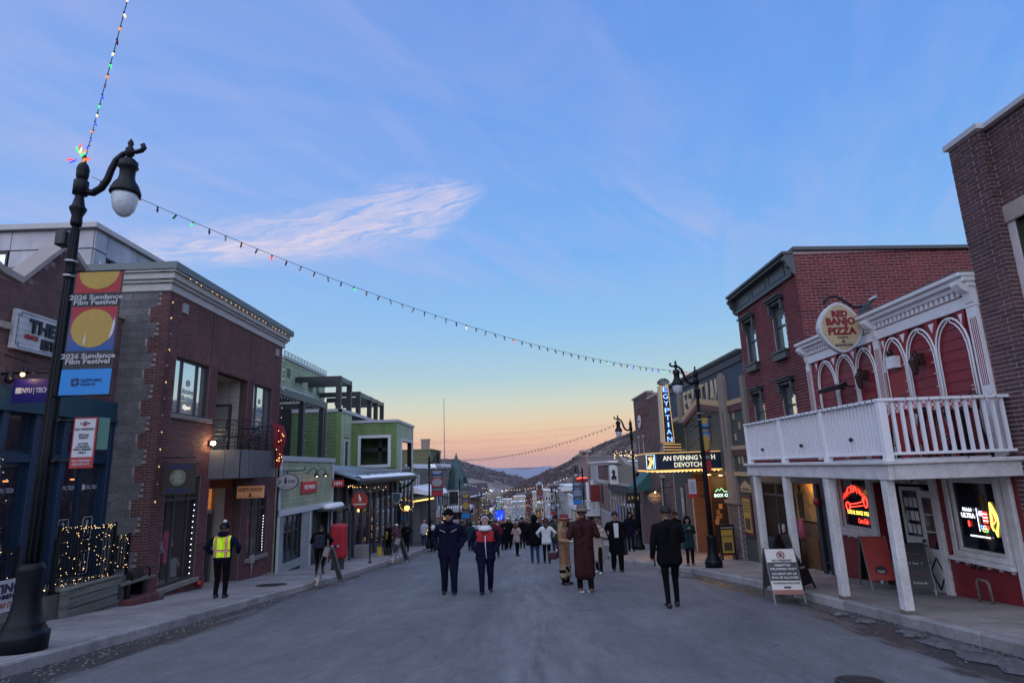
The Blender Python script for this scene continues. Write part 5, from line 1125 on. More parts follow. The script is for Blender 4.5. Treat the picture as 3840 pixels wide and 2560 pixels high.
for p, q_ in (((10.92, 4.80), (13.1, 4.80)), ((10.92, 4.12), (13.1, 4.12)), ((10.88, 4.16), (10.88, 4.76)), ((10.86, 4.76), (10.94, 4.76)), ((10.94, 4.70), (10.94, 4.80)), ((10.86, 4.16), (10.94, 4.16)), ((10.94, 4.12), (10.94, 4.22))): mb.bar(FP(F, *p, .123), FP(F, *q_, .123), .008)
mb.build('border_line', ink, w)
# purple flag on a bracket with a spot lamp
w = thing('bracket_sign', 'purple hanging sign with white lettering lit by a small lamp at the left edge', 'sign', (-9.5, 10.8, 3)); y = 10.8
box('board', mat('sign_purple', (.018, .012, .16), .45), w, -9.33, -8.62, y, y+.04, 3.02, 3.46)
text('lettering', 'NYU | TISCH', .13, (-8.90, y-.003, 3.20), UXF, UP, lg, w, width=.48, bold=.003); box('emblem', lg, w, -9.27, -9.16, y-.006, y, 3.19, 3.30)
MB().tube([(-9.62, y+.02, 3.58), (-8.5, y+.02, 3.58)], .022, 6).build('arm', blackm, w); MB().tube([(-9.6, y+.02, 3.95), (-8.6, y+.02, 3.58)], .01, 5).build('stay', blackm, w)
MB().lathe([(.03, 0), (.06, -.1), (.02, -.12)], (-9.1, y-.05, 3.66), 8).build('lamp_shade', blackm, w); MB().ball((-9.1, y-.1, 3.53), .035).build('bulb', lamp_w, w); bulb_light((-9.1, y-.16, 3.5), 3.0, (1, .6, .3), .04, w)
MB().lathe([(.05, 0), (.08, -.16), (.03, -.2)], (-9.38, y-.05, 3.58), 8).build('speaker', blackm, w)
# grey clad penthouse standing behind
g = thing('penthouse', 'pale grey panelled penthouse with mono-pitch roof behind the brown brick front', 'building', (-13, 17, 5))
gpm = mat('panel_grey', (.36, .36, .40), .35, var=.05, rnd=.04, metal=.1, spec=.6); gj = mat('panel_gap', (.05, .055, .065), .6)
box('core', gj, g, -24, -13.02, 17.27, 24.0, 3, 9.28)
xs = [-24, -20.5, -18.0, -15.6, -13.01]
for a, c in zip(xs, xs[1:]):
    for (z0, z1) in ((5.5, 7.25), (8.68, 9.3)) if c < -15 else ((5.5, 8.66), (8.68, 9.3)): box('panel', gpm, g, a+.012, c-.012, 17.22, 17.27, z0, z1-.02)
ys_ = [17.24, 17.8, 19.3, 19.9, 21.3, 24]
for a, c in zip(ys_, ys_[1:]):
    for (z0, z1) in ((5.5, 7.7), (8.56, 9.3)) if a > 17.5 else ((5.5, 8.64), (8.66, 9.3)): box('panel', gpm, g, -13.02, -12.97, a+.012, c-.012, z0, z1-.02)
wf = ('y', 17.24, -1); window(g, wf, -20.5, -15.65, 7.27, 8.64, blackp, glassm, (-18.4,), (), .06, .02, name='strip_window')
window(g, ('x', -13.0, 1), 17.85, 23.8, 7.72, 8.54, blackp, glassm, (19.1, 20.4, 22), (), .05, .02, name='strip_window')
MB().hexa([(-24, 17.05, 9.3), (-12.85, 17.05, 9.3), (-12.85, 24, 9.3), (-24, 24, 9.3), (-24, 17.05, 9.5), (-12.85, 17.05, 9.46), (-12.85, 24, 9.46), (-24, 24, 9.5)]).build('fascia', copingm, g)
MB().lathe([(.22, 0), (.22, .5)], (-17.2, 18.5, 9.45), 14).lathe([(.34, .5), (.34, .53), (.05, .62)], (-17.2, 18.5, 9.45), 14).lathe([(.34, .36), (.34, .39)], (-17.2, 18.5, 9.45), 14).build('flue', gal, g)
MB().lathe([(.0, .35), (.12, 0)], (-12.9, 17.45, 8.0), 4, smooth=False).build('wall_light', copingm, g)
# ============================================================ LEFT 2: brick and block building with corner balcony
b = thing('brick_building', 'two storey brown brick and grey block building with pale cornice and corner balcony', 'building', (-8.5, 14, -1.1))
F = ('x', -8.5, 1); SF = ('y', 14.0, -1)
hol = [(14.52, 16.15, 3.14, 4.58), (16.62, 18.55, 2.3, 4.53), (19.0, 20.42, 2.9, 4.52), (14.55, 16.1, -.93, 1.62), (16.6, 18.6, -1.7, 1.5), (19.05, 20.5, -.92, .95)]
wall('front_wall', mortn, b, F, 14.0, 21.15, -2, 6.15, hol, .25, rm=mat('reveal_brown', (.07, .045, .045), .8))
MB().poly([(-8.5, 14, -1.4), (-15, 14, -1.4), (-15, 14, 6.2), (-8.5, 14, 6.2)]).build('side_wall', mat('mortar_block', (.26, .25, .245), .95, var=.2), b)
MB().poly([(-8.5, 21.15, -2), (-15, 21.15, -2), (-15, 21.15, 6.2), (-8.5, 21.15, 6.2)]).build('side_wall', mat('mortar_block', (.26, .25, .245), .95, var=.2), b)
MB().poly([(-8.5, 14, 6.3), (-15, 14, 6.3), (-15, 21.15, 6.3), (-8.5, 21.15, 6.3)]).build('roof', roofm, b)
def bmat(u, v):
    if v > 4.62 or (14.5 < u < 16.2 and 2.4 < v < 4.6 and False): return brickb
    if (14.3 < u < 16.3) and v > 1.9: return brickb if random.random() < .7 else brickr2
    return brickr2
brickr2 = mat('brick_russet', (.105, .034, .036), .85, var=.15, vscale=2, rnd=.25, bump=.3, bscale=80)
brick_cells(b, F, 13.99, 21.13, -1.6, 6.1, .0675, .215, brickb, holes=[(h[0]-.02, h[1]+.02, h[2]-.03, h[3]+.02) for h in hol], matf=bmat)
blockm = mat('split_block', (.125, .125, .13), .95, var=.25, vscale=3, rnd=.16, bump=1., bscale=22)
BB = thing('block_wall', 'grey split-faced block side wall of the corner building with red brick quoins', 'wall', (-9.1, 14, -1.1))
brick_cells(BB, SF, -14.5, -8.62, -1.2, 6.1, .193, .40, blockm, holes=[], keep=lambda u, v: True, proud=.012, joint=.014, matf=lambda u, v: blockm)
cells = BR[BB]; keepc = []
for c in cells:
    row = int((c[2]+1.2)/.193); q_ = row % 4 >= 2
    lim = -8.95 if q_ else -8.75
    if c[1]+c[3]/2 > lim: 
        nw = lim-(c[1]-c[3]/2)-.014
        if nw > .08: keepc.append((c[0], c[1]-c[3]/2+nw/2, c[2], round(nw/.02)*.02, *c[4:]))
    else: keepc.append(c)
BR[BB] = keepc; finish_bricks(BB, 'block')
brick_cells(b, SF, -8.95, -8.49, -1.2, 6.1, .0643, .2, brickr2, keep=lambda u, v: u > -8.74 or int((v+1.2)/.193) % 4 >= 2)
finish_bricks(b)
# cornice, wrapping both faces
cor = mat('cornice_cream', (.40, .40, .38), .6, var=.12)
for (z0, z1, d) in ((6.12, 6.32, .06), (6.32, 6.40, .12), (6.40, 6.56, .18), (6.56, 6.62, .24)):
    bevel(fb('cornice', cor, b, F, 14.0-d, 21.2+d, z0, z1, -.2, d), .008); bevel(fb('cornice_return', cor, b, SF, -15, -8.5, z0, z1-.002, -.2, d-.003), .008)
fb('parapet_cap', mat('cap_slate', (.12, .15, .16), .5), b, F, 13.72, 21.5, 6.62, 6.80, -.3, .27); fb('parapet_cap', MATS['cap_slate'], b, SF, -15, -8.8, 6.62, 6.797, -.3, .27)
frb = mat('frame_brown', (.045, .04, .045), .5)
window(b, F, *hol[0], frb, glassm, (14.98, 15.72), (), .055, .12); window(b, F, *hol[2], frb, glassm, (19.4, 20.05), (), .055, .12)
dwm = mat('display_dark', (.06, .03, .035), .8, var=.6, vscale=3); dgl = mat('display_glass', (.02, .02, .02), .02, alpha=.18, spec=.9)
for h, us, vs in ((hol[3], (15.05, 15.68), (1.05,)), (hol[5], (19.5, 20.05), (.55,))):
    fb('display_back', dwm, b, F, h[0], h[1], h[2], h[3], -.9, -.85); window(b, F, *h, frb, dgl, us, vs, .055, .08, name='shop_window')
    fb('display_floor', conc, b, F, h[0], h[1], h[2]-.03, h[2], -.9, -.02)
    for k in range(7):
        y = h[0]+.2+k*(h[1]-h[0]-.4)/6; m_ = [pinkc, mat('red_garment', (.22, .02, .03), .8), mat('pale_garment', (.3, .3, .28), .8), mat('brown_garment', (.15, .08, .05), .8)][k % 4]; hh = .35+.5*((k*37) % 10)/10
        MB().prism([(-.09, 0), (.09, 0), (.08, hh*.7), (.16, hh*.45), (.19, hh*.55), (.10, hh*.95), (.03, hh), (-.03, hh), (-.10, hh*.95), (-.19, hh*.55), (-.16, hh*.45), (-.08, hh*.7)], (-8.9-.15*(k % 2), y, h[2]+(.45 if k % 3 else .05)), (.25, .97, 0), (0, 0, 1), (-.06, 0, 0)).build('merchandise', m_, b)
    for k in range(26):
        u = h[0]+.07 if k % 2 else h[1]-.07; z = h[2]+.1+(h[3]-h[2]-.7)*k/26; MB().ball(FP(F, u+.02*math.sin(k*3), z, -.07), .011, 5, 3).build('fairy_bulb', neon('fairy', (.8, .85, 1), 5), b)
for (a, c, z) in ((14.45, 16.35, 3.02), (14.5, 16.25, -1.06), (19.0, 20.6, -1.05)): bevel(fb('sill', mat('sill_stone', (.20, .17, .16), .8, var=.2), b, F, a, c, z, z+.11, -.1, .09), .01)
for (a, c, z) in ((14.45, 16.25, 4.60), (19.0, 20.5, 4.55), (16.6, 18.6, 4.55)):
    n = int((c-a)/.075)
    for k in range(n): fb('soldier_brick', brickb, b, F, a+k*.075+.004, a+k*.075+.068, z, z+.215, 0, .02)
for y in (16.2, 18.65): fb('downpipe', frb, b, F, y-.02, y+.02, 4.9 if y > 17 else 4.8, 6.1, 0, .03)
for y, z in ((14.65, 5.85), (20.6, 5.85)): bevel(fb('alarm_box', mat('box_grey', (.26, .26, .27), .5), b, F, y-.1, y+.12, z-.14, z+.12, 0, .07), .01)
wl = mat('window_letter', (.35, .38, .42), .5)
for y, s_ in ((15.35, ('Astrology', 'Boutique')), (19.72, ('Psychic', 'Boutique'))):
    for k, l_ in enumerate(s_): text('window_lettering', l_, .19, FP(F, y, 3.72-k*.18, -.11), (0, 1, 0), UP, wl, b, width=.55, shear=.3, bold=.006, solid=False)
    MB().lathe([(.09, 0), (.09, .004)], FP(F, y, 4.0, -.112), 16, axis='x').build('window_emblem', wl, b)
text('window_lettering', 'Open', .16, FP(F, 15.35, 3.32, -.108), (0, 1, 0), UP, neon('open', (1, .9, .7), 1.2), b, width=.35, shear=.2, solid=False)
# recessed upper loggia and ground floor entrance
lw = mat('loggia_board', (.34, .33, .31), .7); lg_ = MB()
lg_.poly([(-8.75, 18.55, 2.3), (-9.7, 18.55, 2.3), (-9.7, 18.55, 4.53), (-8.75, 18.55, 4.53)]).poly([(-9.7, 16.62, 2.3), (-9.7, 18.55, 2.3), (-9.7, 18.55, 4.53), (-9.7, 16.62, 4.53)]).poly([(-8.75, 16.62, 2.3), (-9.7, 16.62, 2.3), (-9.7, 16.62, 4.53), (-8.75, 16.62, 4.53)]).poly([(-8.7, 16.62, 4.5), (-9.7, 16.62, 4.5), (-9.7, 18.55, 4.5), (-8.7, 18.55, 4.5)]); lg_.build('loggia', lw, b)
siding(b, ('y', 18.54, -1), -9.68, -8.76, 3.7, 4.5, .16, lw); fb('loggia_door', frb, b, ('y', 18.53, -1), -9.55, -8.95, 2.3, 3.8, 0, .04); fb('loggia_screen', mat('screen_grey', (.20, .22, .21), .6), b, ('y', 18.48, -1), -9.48, -9.02, 2.35, 3.72, 0, .02)
MB().tube([(-8.9, 18.2, 4.5), (-8.9, 18.2, 3.2)], .006, 4).lathe([(.02, .1), (.05, 0), (.02, -.2)], (-8.9, 18.2, 3.15), 8).build('wind_chime', blackp, b)
en = MB(); en.poly([(-8.75, 18.6, -1.7), (-10.4, 18.6, -1.7), (-10.4, 18.6, 1.5), (-8.75, 18.6, 1.5)]); en.poly([(-8.75, 16.6, -1.5), (-10.4, 16.6, -1.5), (-10.4, 16.6, 1.5), (-8.75, 16.6, 1.5)]); en.poly([(-8.4, 16.6, 1.49), (-10.4, 16.6, 1.49), (-10.4, 18.6, 1.49), (-8.4, 18.6, 1.49)]); en.build('entry_wall', mat('entry_board', (.22, .21, .20), .7), b)
fb('entry_pier', brickr2, b, ('y', 18.59, -1), -8.98, -8.75, -1.6, 1.49, 0, .03)
fb('entry_pale_board', mat('entry_pale', (.28, .27, .25), .7), b, ('y', 18.585, -1), -9.3, -9.0, -1.6, 1.3, 0, .03)
MB().poly([(-8.4, 16.6, gz(16.6)+.145), (-10.4, 16.6, gz(16.6)+.145), (-10.4, 18.6, gz(18.6)+.145), (-8.4, 18.6, gz(18.6)+.145)]).build('entry_floor', conc, b)
dm_ = mat('entry_glow', (.45, .17, .05), .6, var=.5, vscale=4, emit=(1, .32, .08), es=.35)
fb('entry_transom', dm_, b, ('y', 18.5, -1), -10.2, -9.38, .62, 1.22, 0, .02); fb('entry_door', frb, b, ('y', 18.55, -1), -10.2, -9.36, -1.55, .5, 0, .04); fb('entry_door_glass', dm_, b, ('y', 18.5, -1), -10.08, -9.48, -.7, .38, 0, .02)
fb('transom_bar', MATS['entry_pale'], b, ('y', 18.5, -1), -10.25, -9.33, .5, .6, 0, .04); fb('entry_fascia', mat('entry_red', (.12, .03, .02), .6), b, ('y', 18.5, -1), -10.3, -8.75, 1.24, 1.48, 0, .04)
bulb_light((-9.4, 17.4, 1.2), 2.5, (1, .5, .2), .1, b)
# balcony
bc = mat('balcony_zinc', (.085, .09, .105), .5, var=.1, rnd=.06); bp = [(-8.5, 16.5), (-7.75, 16.72), (-7.6, 16.9), (-7.6, 18.6), (-7.75, 19.1), (-8.5, 19.4)]
MB().prism(bp, (0, 0, 2.24), (1, 0, 0), (0, 1, 0), (0, 0, .06)).build('balcony_floor', bc, b); MB().prism([(x-.02 if x > -8.4 else x, y) for x, y in bp], (0, 0, 1.50), (1, 0, 0), (0, 1, 0), (0, 0, .04)).build('balcony_soffit', mat('soffit_rust', (.10, .05, .035), .7), b)
segs = []
for (p, q_), n in zip(zip(bp, bp[1:]), (2, 1, 5, 2, 2)):
    for k in range(n):
        a = (p[0]+(q_[0]-p[0])*k/n, p[1]+(q_[1]-p[1])*k/n); c = (p[0]+(q_[0]-p[0])*(k+.975)/n, p[1]+(q_[1]-p[1])*(k+.975)/n)
        mb = MB(); d = Vector((c[0]-a[0], c[1]-a[1], 0)).normalized(); nn = Vector((d.y, -d.x, 0))*.03
        mb.hexa([(a[0], a[1], 1.52), (c[0], c[1], 1.52), (c[0]+nn.x, c[1]+nn.y, 1.52), (a[0]+nn.x, a[1]+nn.y, 1.52), (a[0], a[1], 2.30), (c[0], c[1], 2.30), (c[0]+nn.x, c[1]+nn.y, 2.30), (a[0]+nn.x, a[1]+nn.y, 2.30)]); mb.build('balcony_panel', bc, b)
for z, r in ((3.12, .02), (2.98, .01), (2.86, .01), (2.74, .01), (2.62, .01), (2.5, .01), (2.40, .012)): MB().tube([(x, y, z) for x, y in bp], r, 6, smooth=False).build('balcony_rail', blackm, b)
for x, y in bp+[(-8.1, 16.62), (-7.6, 17.5), (-7.6, 18.1), (-8.1, 19.26)]: MB().tube([(x, y, 2.3), (x, y, 3.12)], .014, 6).build('rail_post', blackm, b)
# flood lamp on the corner
w = thing('flood_lamp', 'bright warm lamp glowing on the brick beside the balcony', 'lamp', (-8.4, 16.35, 2.5)); MB().ball((-8.36, 16.38, 2.48), .055, 10, 8).build('bulb', mat('lamp_hot', (1, .8, .5), .5, emit=(1, .72, .38), es=60), w); box('backplate', blackm, w, -8.5, -8.42, 16.32, 16.44, 2.42, 2.54)
bulb_light((-8.30, 16.33, 2.48), 9, (1, .58, .26), .05, w)
# chairs and table on balcony
def bistro(x, y, lb, z=2.30):
    s_ = thing('bistro_chair', lb, 'chair', (x, y, z), group='bistro chairs on the corner balcony')
    box('seat', blackm, s_, x-.18, x+.18, y-.18, y+.18, z+.38, z+.41)
    for sx in (-1, 1):
        for sy in (-1, 1): MB().tube([(x+sx*.17, y+sy*.17, z), (x+sx*.15, y+sy*.15, z+.38)], .012, 5).build('leg', blackm, s_)
    MB().tube([(x-.17, y+.17, z+.4), (x-.18, y+.2, z+.75), (x, y+.21, z+.83), (x+.18, y+.2, z+.75), (x+.17, y+.17, z+.4)], .013, 6).build('back_hoop', blackm, s_)
    for k in (-.08, 0, .08): MB().tube([(x+k, y+.18, z+.4), (x+k, y+.2, z+.8)], .008, 4).build('back_bar', blackm, s_)
bistro(-8.2, 17.1, 'dark bistro chair nearest the flood lamp on the corner balcony'); bistro(-8.15, 18.7, 'dark bistro chair at the far end of the corner balcony')
w = thing('bistro_table', 'small dark round table between the chairs on the corner balcony', 'table', (-8.1, 17.9, 2.3)); MB().lathe([(.3, 0), (.3, .03)], (-8.1, 17.9, 2.95), 16).build('table_top', blackm, w)
for s_ in (-1, 1): MB().bar((-8.1-.22*s_, 17.9, 2.3), (-8.1+.22*s_, 17.9, 2.95), .02).build('leg', blackm, w)
# red ribbon with fairy lights
rb = thing('ribbon_bow', 'red gauze bow strung with fairy lights on the balcony corner', 'bow', (-7.6, 18.7, 3.1)); rm = mat('red_gauze', (.28, .01, .02), .7, bump=.5, bscale=20)
random.seed(4)
def ribbon(pts, w_, nm='ribbon'):
    mb = MB(); mb.smooth = True; k = None
    for i, (x, y, z) in enumerate(pts):
        k0 = len(mb.v); 
        for j in range(7): f = j/6-.5; mb.v.append((x+.05*math.sin(j*2.3+i*.5), y+f*w_, z+.02*math.sin(j*1.7+i)))
        if k is not None:
            for j in range(6): mb.face([k+j, k+j+1, k0+j+1, k0+j])
        k = k0
    return mb.build(nm, rm, rb)
ribbon([(-7.55, 18.5, 3.15), (-7.5, 18.5, 2.9), (-7.5, 18.5, 2.6), (-7.52, 18.52, 2.4)], .5); ribbon([(-7.55, 18.85, 3.12), (-7.48, 18.9, 2.85), (-7.48, 18.9, 2.6), (-7.5, 18.9, 2.45)], .45)
ribbon([(-7.5, 18.6, 2.5), (-7.5, 18.6, 2.2), (-7.48, 18.58, 1.95), (-7.5, 18.6, 1.8)], .2); ribbon([(-7.49, 18.8, 2.5), (-7.47, 18.82, 2.2), (-7.47, 18.82, 2.0), (-7.48, 18.8, 1.85)], .18)
for i in range(16): MB().ball((-7.44, 18.4+.6*random.random(), 1.9+1.1*random.random()), .013, 5, 3).build('fairy_bulb', neon('warmfairy', (1, .6, .2), 4), rb)
# hanging signs
w = thing('hanging_sign', 'dark square sign with a round cameo and blue script hanging at the brick corner', 'sign', (-8.1, 14.3, 1.5)); y = 14.3
box('board', mat('sign_bronze_dark', (.045, .04, .03), .5, var=.3), w, -8.48, -7.68, y, y+.04, 1.2, 1.92); MB().lathe([(.19, 0), (.19, .02)], (-8.08, y-.02, 1.58), 24, axis='y').build('cameo', mat('cameo_green', (.16, .19, .13), .5, var=.6, vscale=12), w)
MB().prism([(-.07, -.12), (.08, -.12), (.05, -.02), (.1, .02), (.04, .12), (-.05, .13), (-.09, .03)], (-8.07, y-.03, 1.58), (1, 0, 0), (0, 0, 1), (0, .01, 0)).build('profile', mat('cameo_pale', (.25, .27, .2), .5), w)
bl_ = mat('script_blue', (.03, .04, .16), .4); text('lettering', 'Astrology', .15, (-8.08, y-.004, 1.80), UXF, UP, bl_, w, width=.62, shear=.3, bold=.003); text('lettering', 'Boutique', .15, (-8.08, y-.004, 1.25), UXF, UP, bl_, w, width=.56, shear=.3, bold=.003)
MB().tube([(-8.5, y+.02, 2.06), (-7.72, y+.02, 2.04)], .014, 6).ball((-7.72, y+.02, 2.04), .025).build('arm', blackm, w)
for x in (-8.4, -7.8): MB().tube([(x, y+.02, 2.05), (x, y+.02, 1.92)], .004, 4).build('hanger', blackm, w)
w = thing('hanging_sign', 'orange brown wooden sign with black lettering and a small red tree below the balcony', 'sign', (-8, 18, 1.1)); y = 18.0
box('board', mat('sign_orange_wood', (.42, .22, .12), .6, var=.2, vscale=5, emit=(.9, .42, .2), es=.12), w, -8.38, -7.58, y, y+.04, .93, 1.28); text('lettering', 'NORTH WOODS', .15, (-7.98, y-.004, 1.12), UXF, UP, MATS['letter_black'], w, width=.72, bold=.003); text('lettering', 'FINE GIFTS  U.S.A.  HANDMADE', .035, (-7.98, y-.004, .955), UXF, UP, MATS['letter_black'], w, width=.66)  # faint orange glow built into the board's own colour
MB().prism([(-.06, 0), (-.015, .05), (-.045, .05), (0, .13), (.045, .05), (.015, .05), (.06, 0)], (-7.98, y-.008, .965), (1, 0, 0), (0, 0, 1), (0, .006, 0)).build('tree_mark', mat('tree_red', (.2, .02, .02), .5), w)
for x in (-8.3, -7.66): MB().tube([(x, y+.02, 1.28), (x, y+.02, 1.5)], .004, 4).build('hanger', blackm, w)
w = thing('hanging_sign', 'white oval hanging sign reading pine with a little black tree', 'sign', (-7.95, 20.8, 1.3)); y = 21.2
MB().prism([(.40*math.cos(a), .285*math.sin(a)) for a in [2*PI*i/28 for i in range(28)]], (-8.13, y, 1.33), (1, 0, 0), (0, 0, 1), (0, .05, 0)).build('rim', blackp, w); MB().prism([(.375*math.cos(a), .26*math.sin(a)) for a in [2*PI*i/28 for i in range(28)]], (-8.13, y-.01, 1.33), (1, 0, 0), (0, 0, 1), (0, .03, 0)).build('oval', mat('oval_white', (.50, .50, .52), .5), w)
text('lettering', 'p   ne', .24, (-8.13, y-.014, 1.29), UXF, UP, ink, w, width=.58); text('lettering', 'jewelry and home', .045, (-8.13, y-.014, 1.15), UXF, UP, ink, w, width=.38)
MB().prism([(-.05, 0), (-.03, .07), (-.045, .07), (-.02, .15), (-.03, .15), (0, .24), (.03, .15), (.02, .15), (.045, .07), (.03, .07), (.05, 0)], (-8.17, y-.02, 1.28), (1, 0, 0), (0, 0, 1), (0, .01, 0)).build('tree_mark', ink, w)
MB().tube([(-8.55, y+.02, 1.68), (-7.55, y+.02, 1.70), (-7.5, y+.02, 1.78), (-7.56, y+.02, 1.82)], .016, 6).build('arm', blackm, w); MB().tube([(-8.13, y+.02, 1.69), (-8.13, y+.02, 1.60)], .02, 6).build('hanger', blackm, w)
w = thing('fire_connection', 'red fire hose connection low on the brick pier by the shop window', 'valve', (-8.4, 16.2, -1.1)); MB().tube([(-8.5, 16.25, -1.12), (-8.34, 16.25, -1.12)], .07, 10).build('inlet', redm, w); MB().tube([(-8.5, 16.45, -1.2), (-8.42, 16.45, -1.2), (-8.42, 16.45, -1.0)], .03, 8).build('pipe', mat('brown_pipe', (.06, .02, .02), .5), w)
w = thing('gas_meter', 'small white framed wall box with a pipe under the far shop window', 'meter', (-8.45, 19.4, -1.2)); box('box', MATS['entry_pale'], w, -8.47, -8.4, 19.3, 19.5, -1.1, -.85); MB().tube([(-8.43, 19.4, -1.1), (-8.43, 19.38, -1.5)], .015, 6).build('pipe', gal, w)
# ============================================================ patio: fence with fairy lights, planter, bench, sign
w = thing('patio_floor_deck', 'raised timber patio floor behind the lit fence', 'deck', (-9, 11, -.7)); box('deck', mat('deck_grey', (.09, .085, .08), .85, var=.3), w, -9.58, -8.46, 8.4, 13.3, -1.2, -.42)
wood = mat('weathered_wood', (.14, .15, .13), .85, var=.4, vscale=2.5, bump=.6, bscale=25, stretch=(1, .25, 4), rnd=.15)
w = thing('planter', 'weathered timber planter box sloping with the pavement by the brick corner', 'planter', (-8.4, 12.2, -.95))
pf = ('x', -8.36, 1)
for k, (z0, z1) in enumerate(((-1.2, -.93), (-.92, -.73), (-.72, -.55), (-.54, -.40))):
    bevel(fb('plank', wood, w, pf, 11.55, 13.0, z0, z1-.008, -.05, 0), .006)
    bevel(fb('plank', wood, w, ('y', 11.50, -1), -8.9, -8.36, z0, z1-.008, -.05, 0), .006)
bevel(fb('corner_plank', wood, w, pf, 11.40, 11.54, -1.1, -.38, -.08, .012), .006); bevel(fb('corner_plank', MATS['groove_dark'], w, pf, 12.92, 13.02, -.85, -.56, -.05, .006), .006)
bevel(MB().box(-8.95, -8.33, 11.38, 13.03, -.395, -.355).build('cap_board', wood, w), .006)
w = thing('bench', 'old plank bench with a curved iron armrest at the brick corner', 'bench', (-8.4, 13.6, -1)); bevel(box('seat', wood, w, -8.75, -8.32, 12.98, 14.15, -.60, -.55), .006); bevel(box('backrest', wood, w, -8.72, -8.68, 12.95, 13.5, -.52, -.28), .004)
MB().tube([(-8.35, 13.35, -.55), (-8.35, 13.36, -.40), (-8.35, 13.45, -.32), (-8.35, 13.85, -.32), (-8.35, 13.95, -.40), (-8.35, 13.96, -.55)], .022, 8).build('armrest', blackm, w)
for y in (13.35, 13.9): bevel(box('leg', blackm, w, -8.7, -8.4, y-.06, y+.06, -1.12, -.6), .01)
w = thing('leather_bag', 'dark worn box resting on the bench inside its armrest', 'box', (-8.5, 13.65, -.5)); bevel(box('box', mat('worn_leather', (.035, .022, .018), .6, var=.4), w, -8.6, -8.42, 13.48, 13.84, -.55, -.36), .03, 3)
w = thing('brick_step', 'low red brick step at the foot of the bench', 'step', (-8.3, 13.6, -1.1)); k = 0
for y in [13.05+i*.105 for i in range(9)]: bevel(MB().box(-8.75, -8.12, y, y+.098, gz(y)+.12, gz(13.5)+.27).build('brick', brickr2, w), .004)
w = thing('boulder', 'two rough stones at the brick corner beside the step', 'stone', (-8.2, 14.1, -1.1))
for x, y, r in ((-8.25, 14.1, .16), (-8.4, 13.9, .12)): 
    mb = MB(); mb.ball((x, y, gz(y)+.2), r, 9, 6, .8); mb.v = [(a+.02*math.sin(c*40+b_*30), b_+.02*math.sin(a*50), c) for a, b_, c in mb.v]; mb.build('stone', mat('stone_dark', (.08, .07, .065), .9, var=.3), w)
fm = blackm
def fence(name, lb, y0, y1, x, z0, z1, slope, nlights, seed, n):
    f = thing(name, lb, 'fence', (x, y0, z0)); random.seed(seed)
    for zz_ in (z0+.04, z1, z1-.14): MB().bar((x, y0, zz_), (x, y1, zz_-slope*(y1-y0)), .03, .03).build('rail', fm, f)
    for i in range(n+1):
        y = y0+(y1-y0)*i/n; d = slope*(y-y0); MB().bar((x, y, z0-d), (x, y, z1+.03-d), .018).build('picket', fm, f)
    for y in (y0, y1): d = slope*(y-y0); MB().bar((x, y, z0-.5-d), (x, y, z1+.06-d), .05).build('fence_post', fm, f)
    lm = neon('warmpale', (1, .68, .32), 4)
    me = None
    for i in range(nlights):
        y = y0+(y1-y0)*random.random(); d = slope*(y-y0); r = random.random()
        z = (z1 if r < .3 else z0+.05 if r < .5 else z0+(z1-z0)*random.random())-d+random.uniform(-.03, .03)
        if me is None: o = MB().ball((0, 0, 0), .0056, 5, 3).build('fairy_bulb', lm, None); me = o.data; o.parent = f
        else: o = bpy.data.objects.new('fairy_bulb', me); C.objects.link(o); o.parent = f
        o.location = Vector((x+.03*random.uniform(-.3, 1), y, z))-ORG[f]
    for k in range(2):
        pts = [(x+.02, y0+(y1-y0)*i/30, (z1-.02 if k == 0 else z0+.1)-slope*(y1-y0)*i/30+.03*math.sin(i*1.9+k)) for i in range(31)]; MB().tube(pts, .006, 4).build('light_wire', blackp, f)
    return f
fence('iron_fence', 'tall black iron patio fence thick with warm fairy lights', 11.3, 12.85, -8.5, -.30, .72, .05, 150, 1, 16)
fence('iron_fence', 'short lower black fence section with fairy lights next to the block wall', 12.9, 13.35, -8.5, -.28, .38, .0, 34, 2, 5)
fence('iron_fence', 'black fence end with a few fairy lights left of the big lamp', 9.3, 10.3, -8.42, .0, .48, .0, 16, 3, 8)
for z in (.70, .42): pass
w = thing('gate', 'narrow black iron gate between the big lamp and the lit fence', 'gate', (-8.5, 10.9, -.9))
for y in (10.75, 11.25): MB().bar((-8.5, y, -1.0), (-8.5, y, .55), .045).build('gate_post', fm, w)
for k in range(5): MB().bar((-8.5, 10.8+k*.09, -.95), (-8.5, 10.8+k*.09, -.15), .014).build('bar', fm, w)
for z in (-.95, -.15): MB().bar((-8.5, 10.75, z), (-8.5, 11.25, z), .02).build('rail', fm, w)
for k in range(4): MB().ball((-8.46, 10.85+.1*k, -.9+.3*(k % 3)), .011, 5, 3).build('fairy_bulb', MATS['neon_warmpale'], w)
w = thing('sign_board', 'white board with navy and red lettering low behind the lamp base', 'sign', (-8.35, 10, -.2)); F2 = ('x', -8.34, 1)
bevel(fb('board', mat('board_offwhite', (.42, .40, .40), .6), w, F2, 9.3, 10.42, -.46, .04, -.03, 0), .004)
text('lettering', 'EATING', .19, FP(F2, 9.98, -.15, .003), (0, 1, 0), UP, mat('navy_ink', (.01, .015, .05), .5), w, width=.78, bold=.007); text('lettering', 'ESTABLISHMENT', .10, FP(F2, 9.93, -.25, .003), (0, 1, 0), UP, MATS['navy_ink'], w, width=.76, bold=.004); text('lettering', 'Breakfast All Day', .12, FP(F2, 9.9, -.38, .003), (0, 1, 0), UP, MATS['sign_red_ink'], w, width=.82, shear=.3)
# rough planks below the board
w = thing('planter', 'rough timber planter under the white board behind the lamp base', 'planter', (-8.3, 9.5, -.7))
for k in range(3): bevel(fb('plank', wood, w, ('x', -8.36, 1), 8.4, 10.5, -.95+k*.16, -.80+k*.16, -.05, 0), .006)
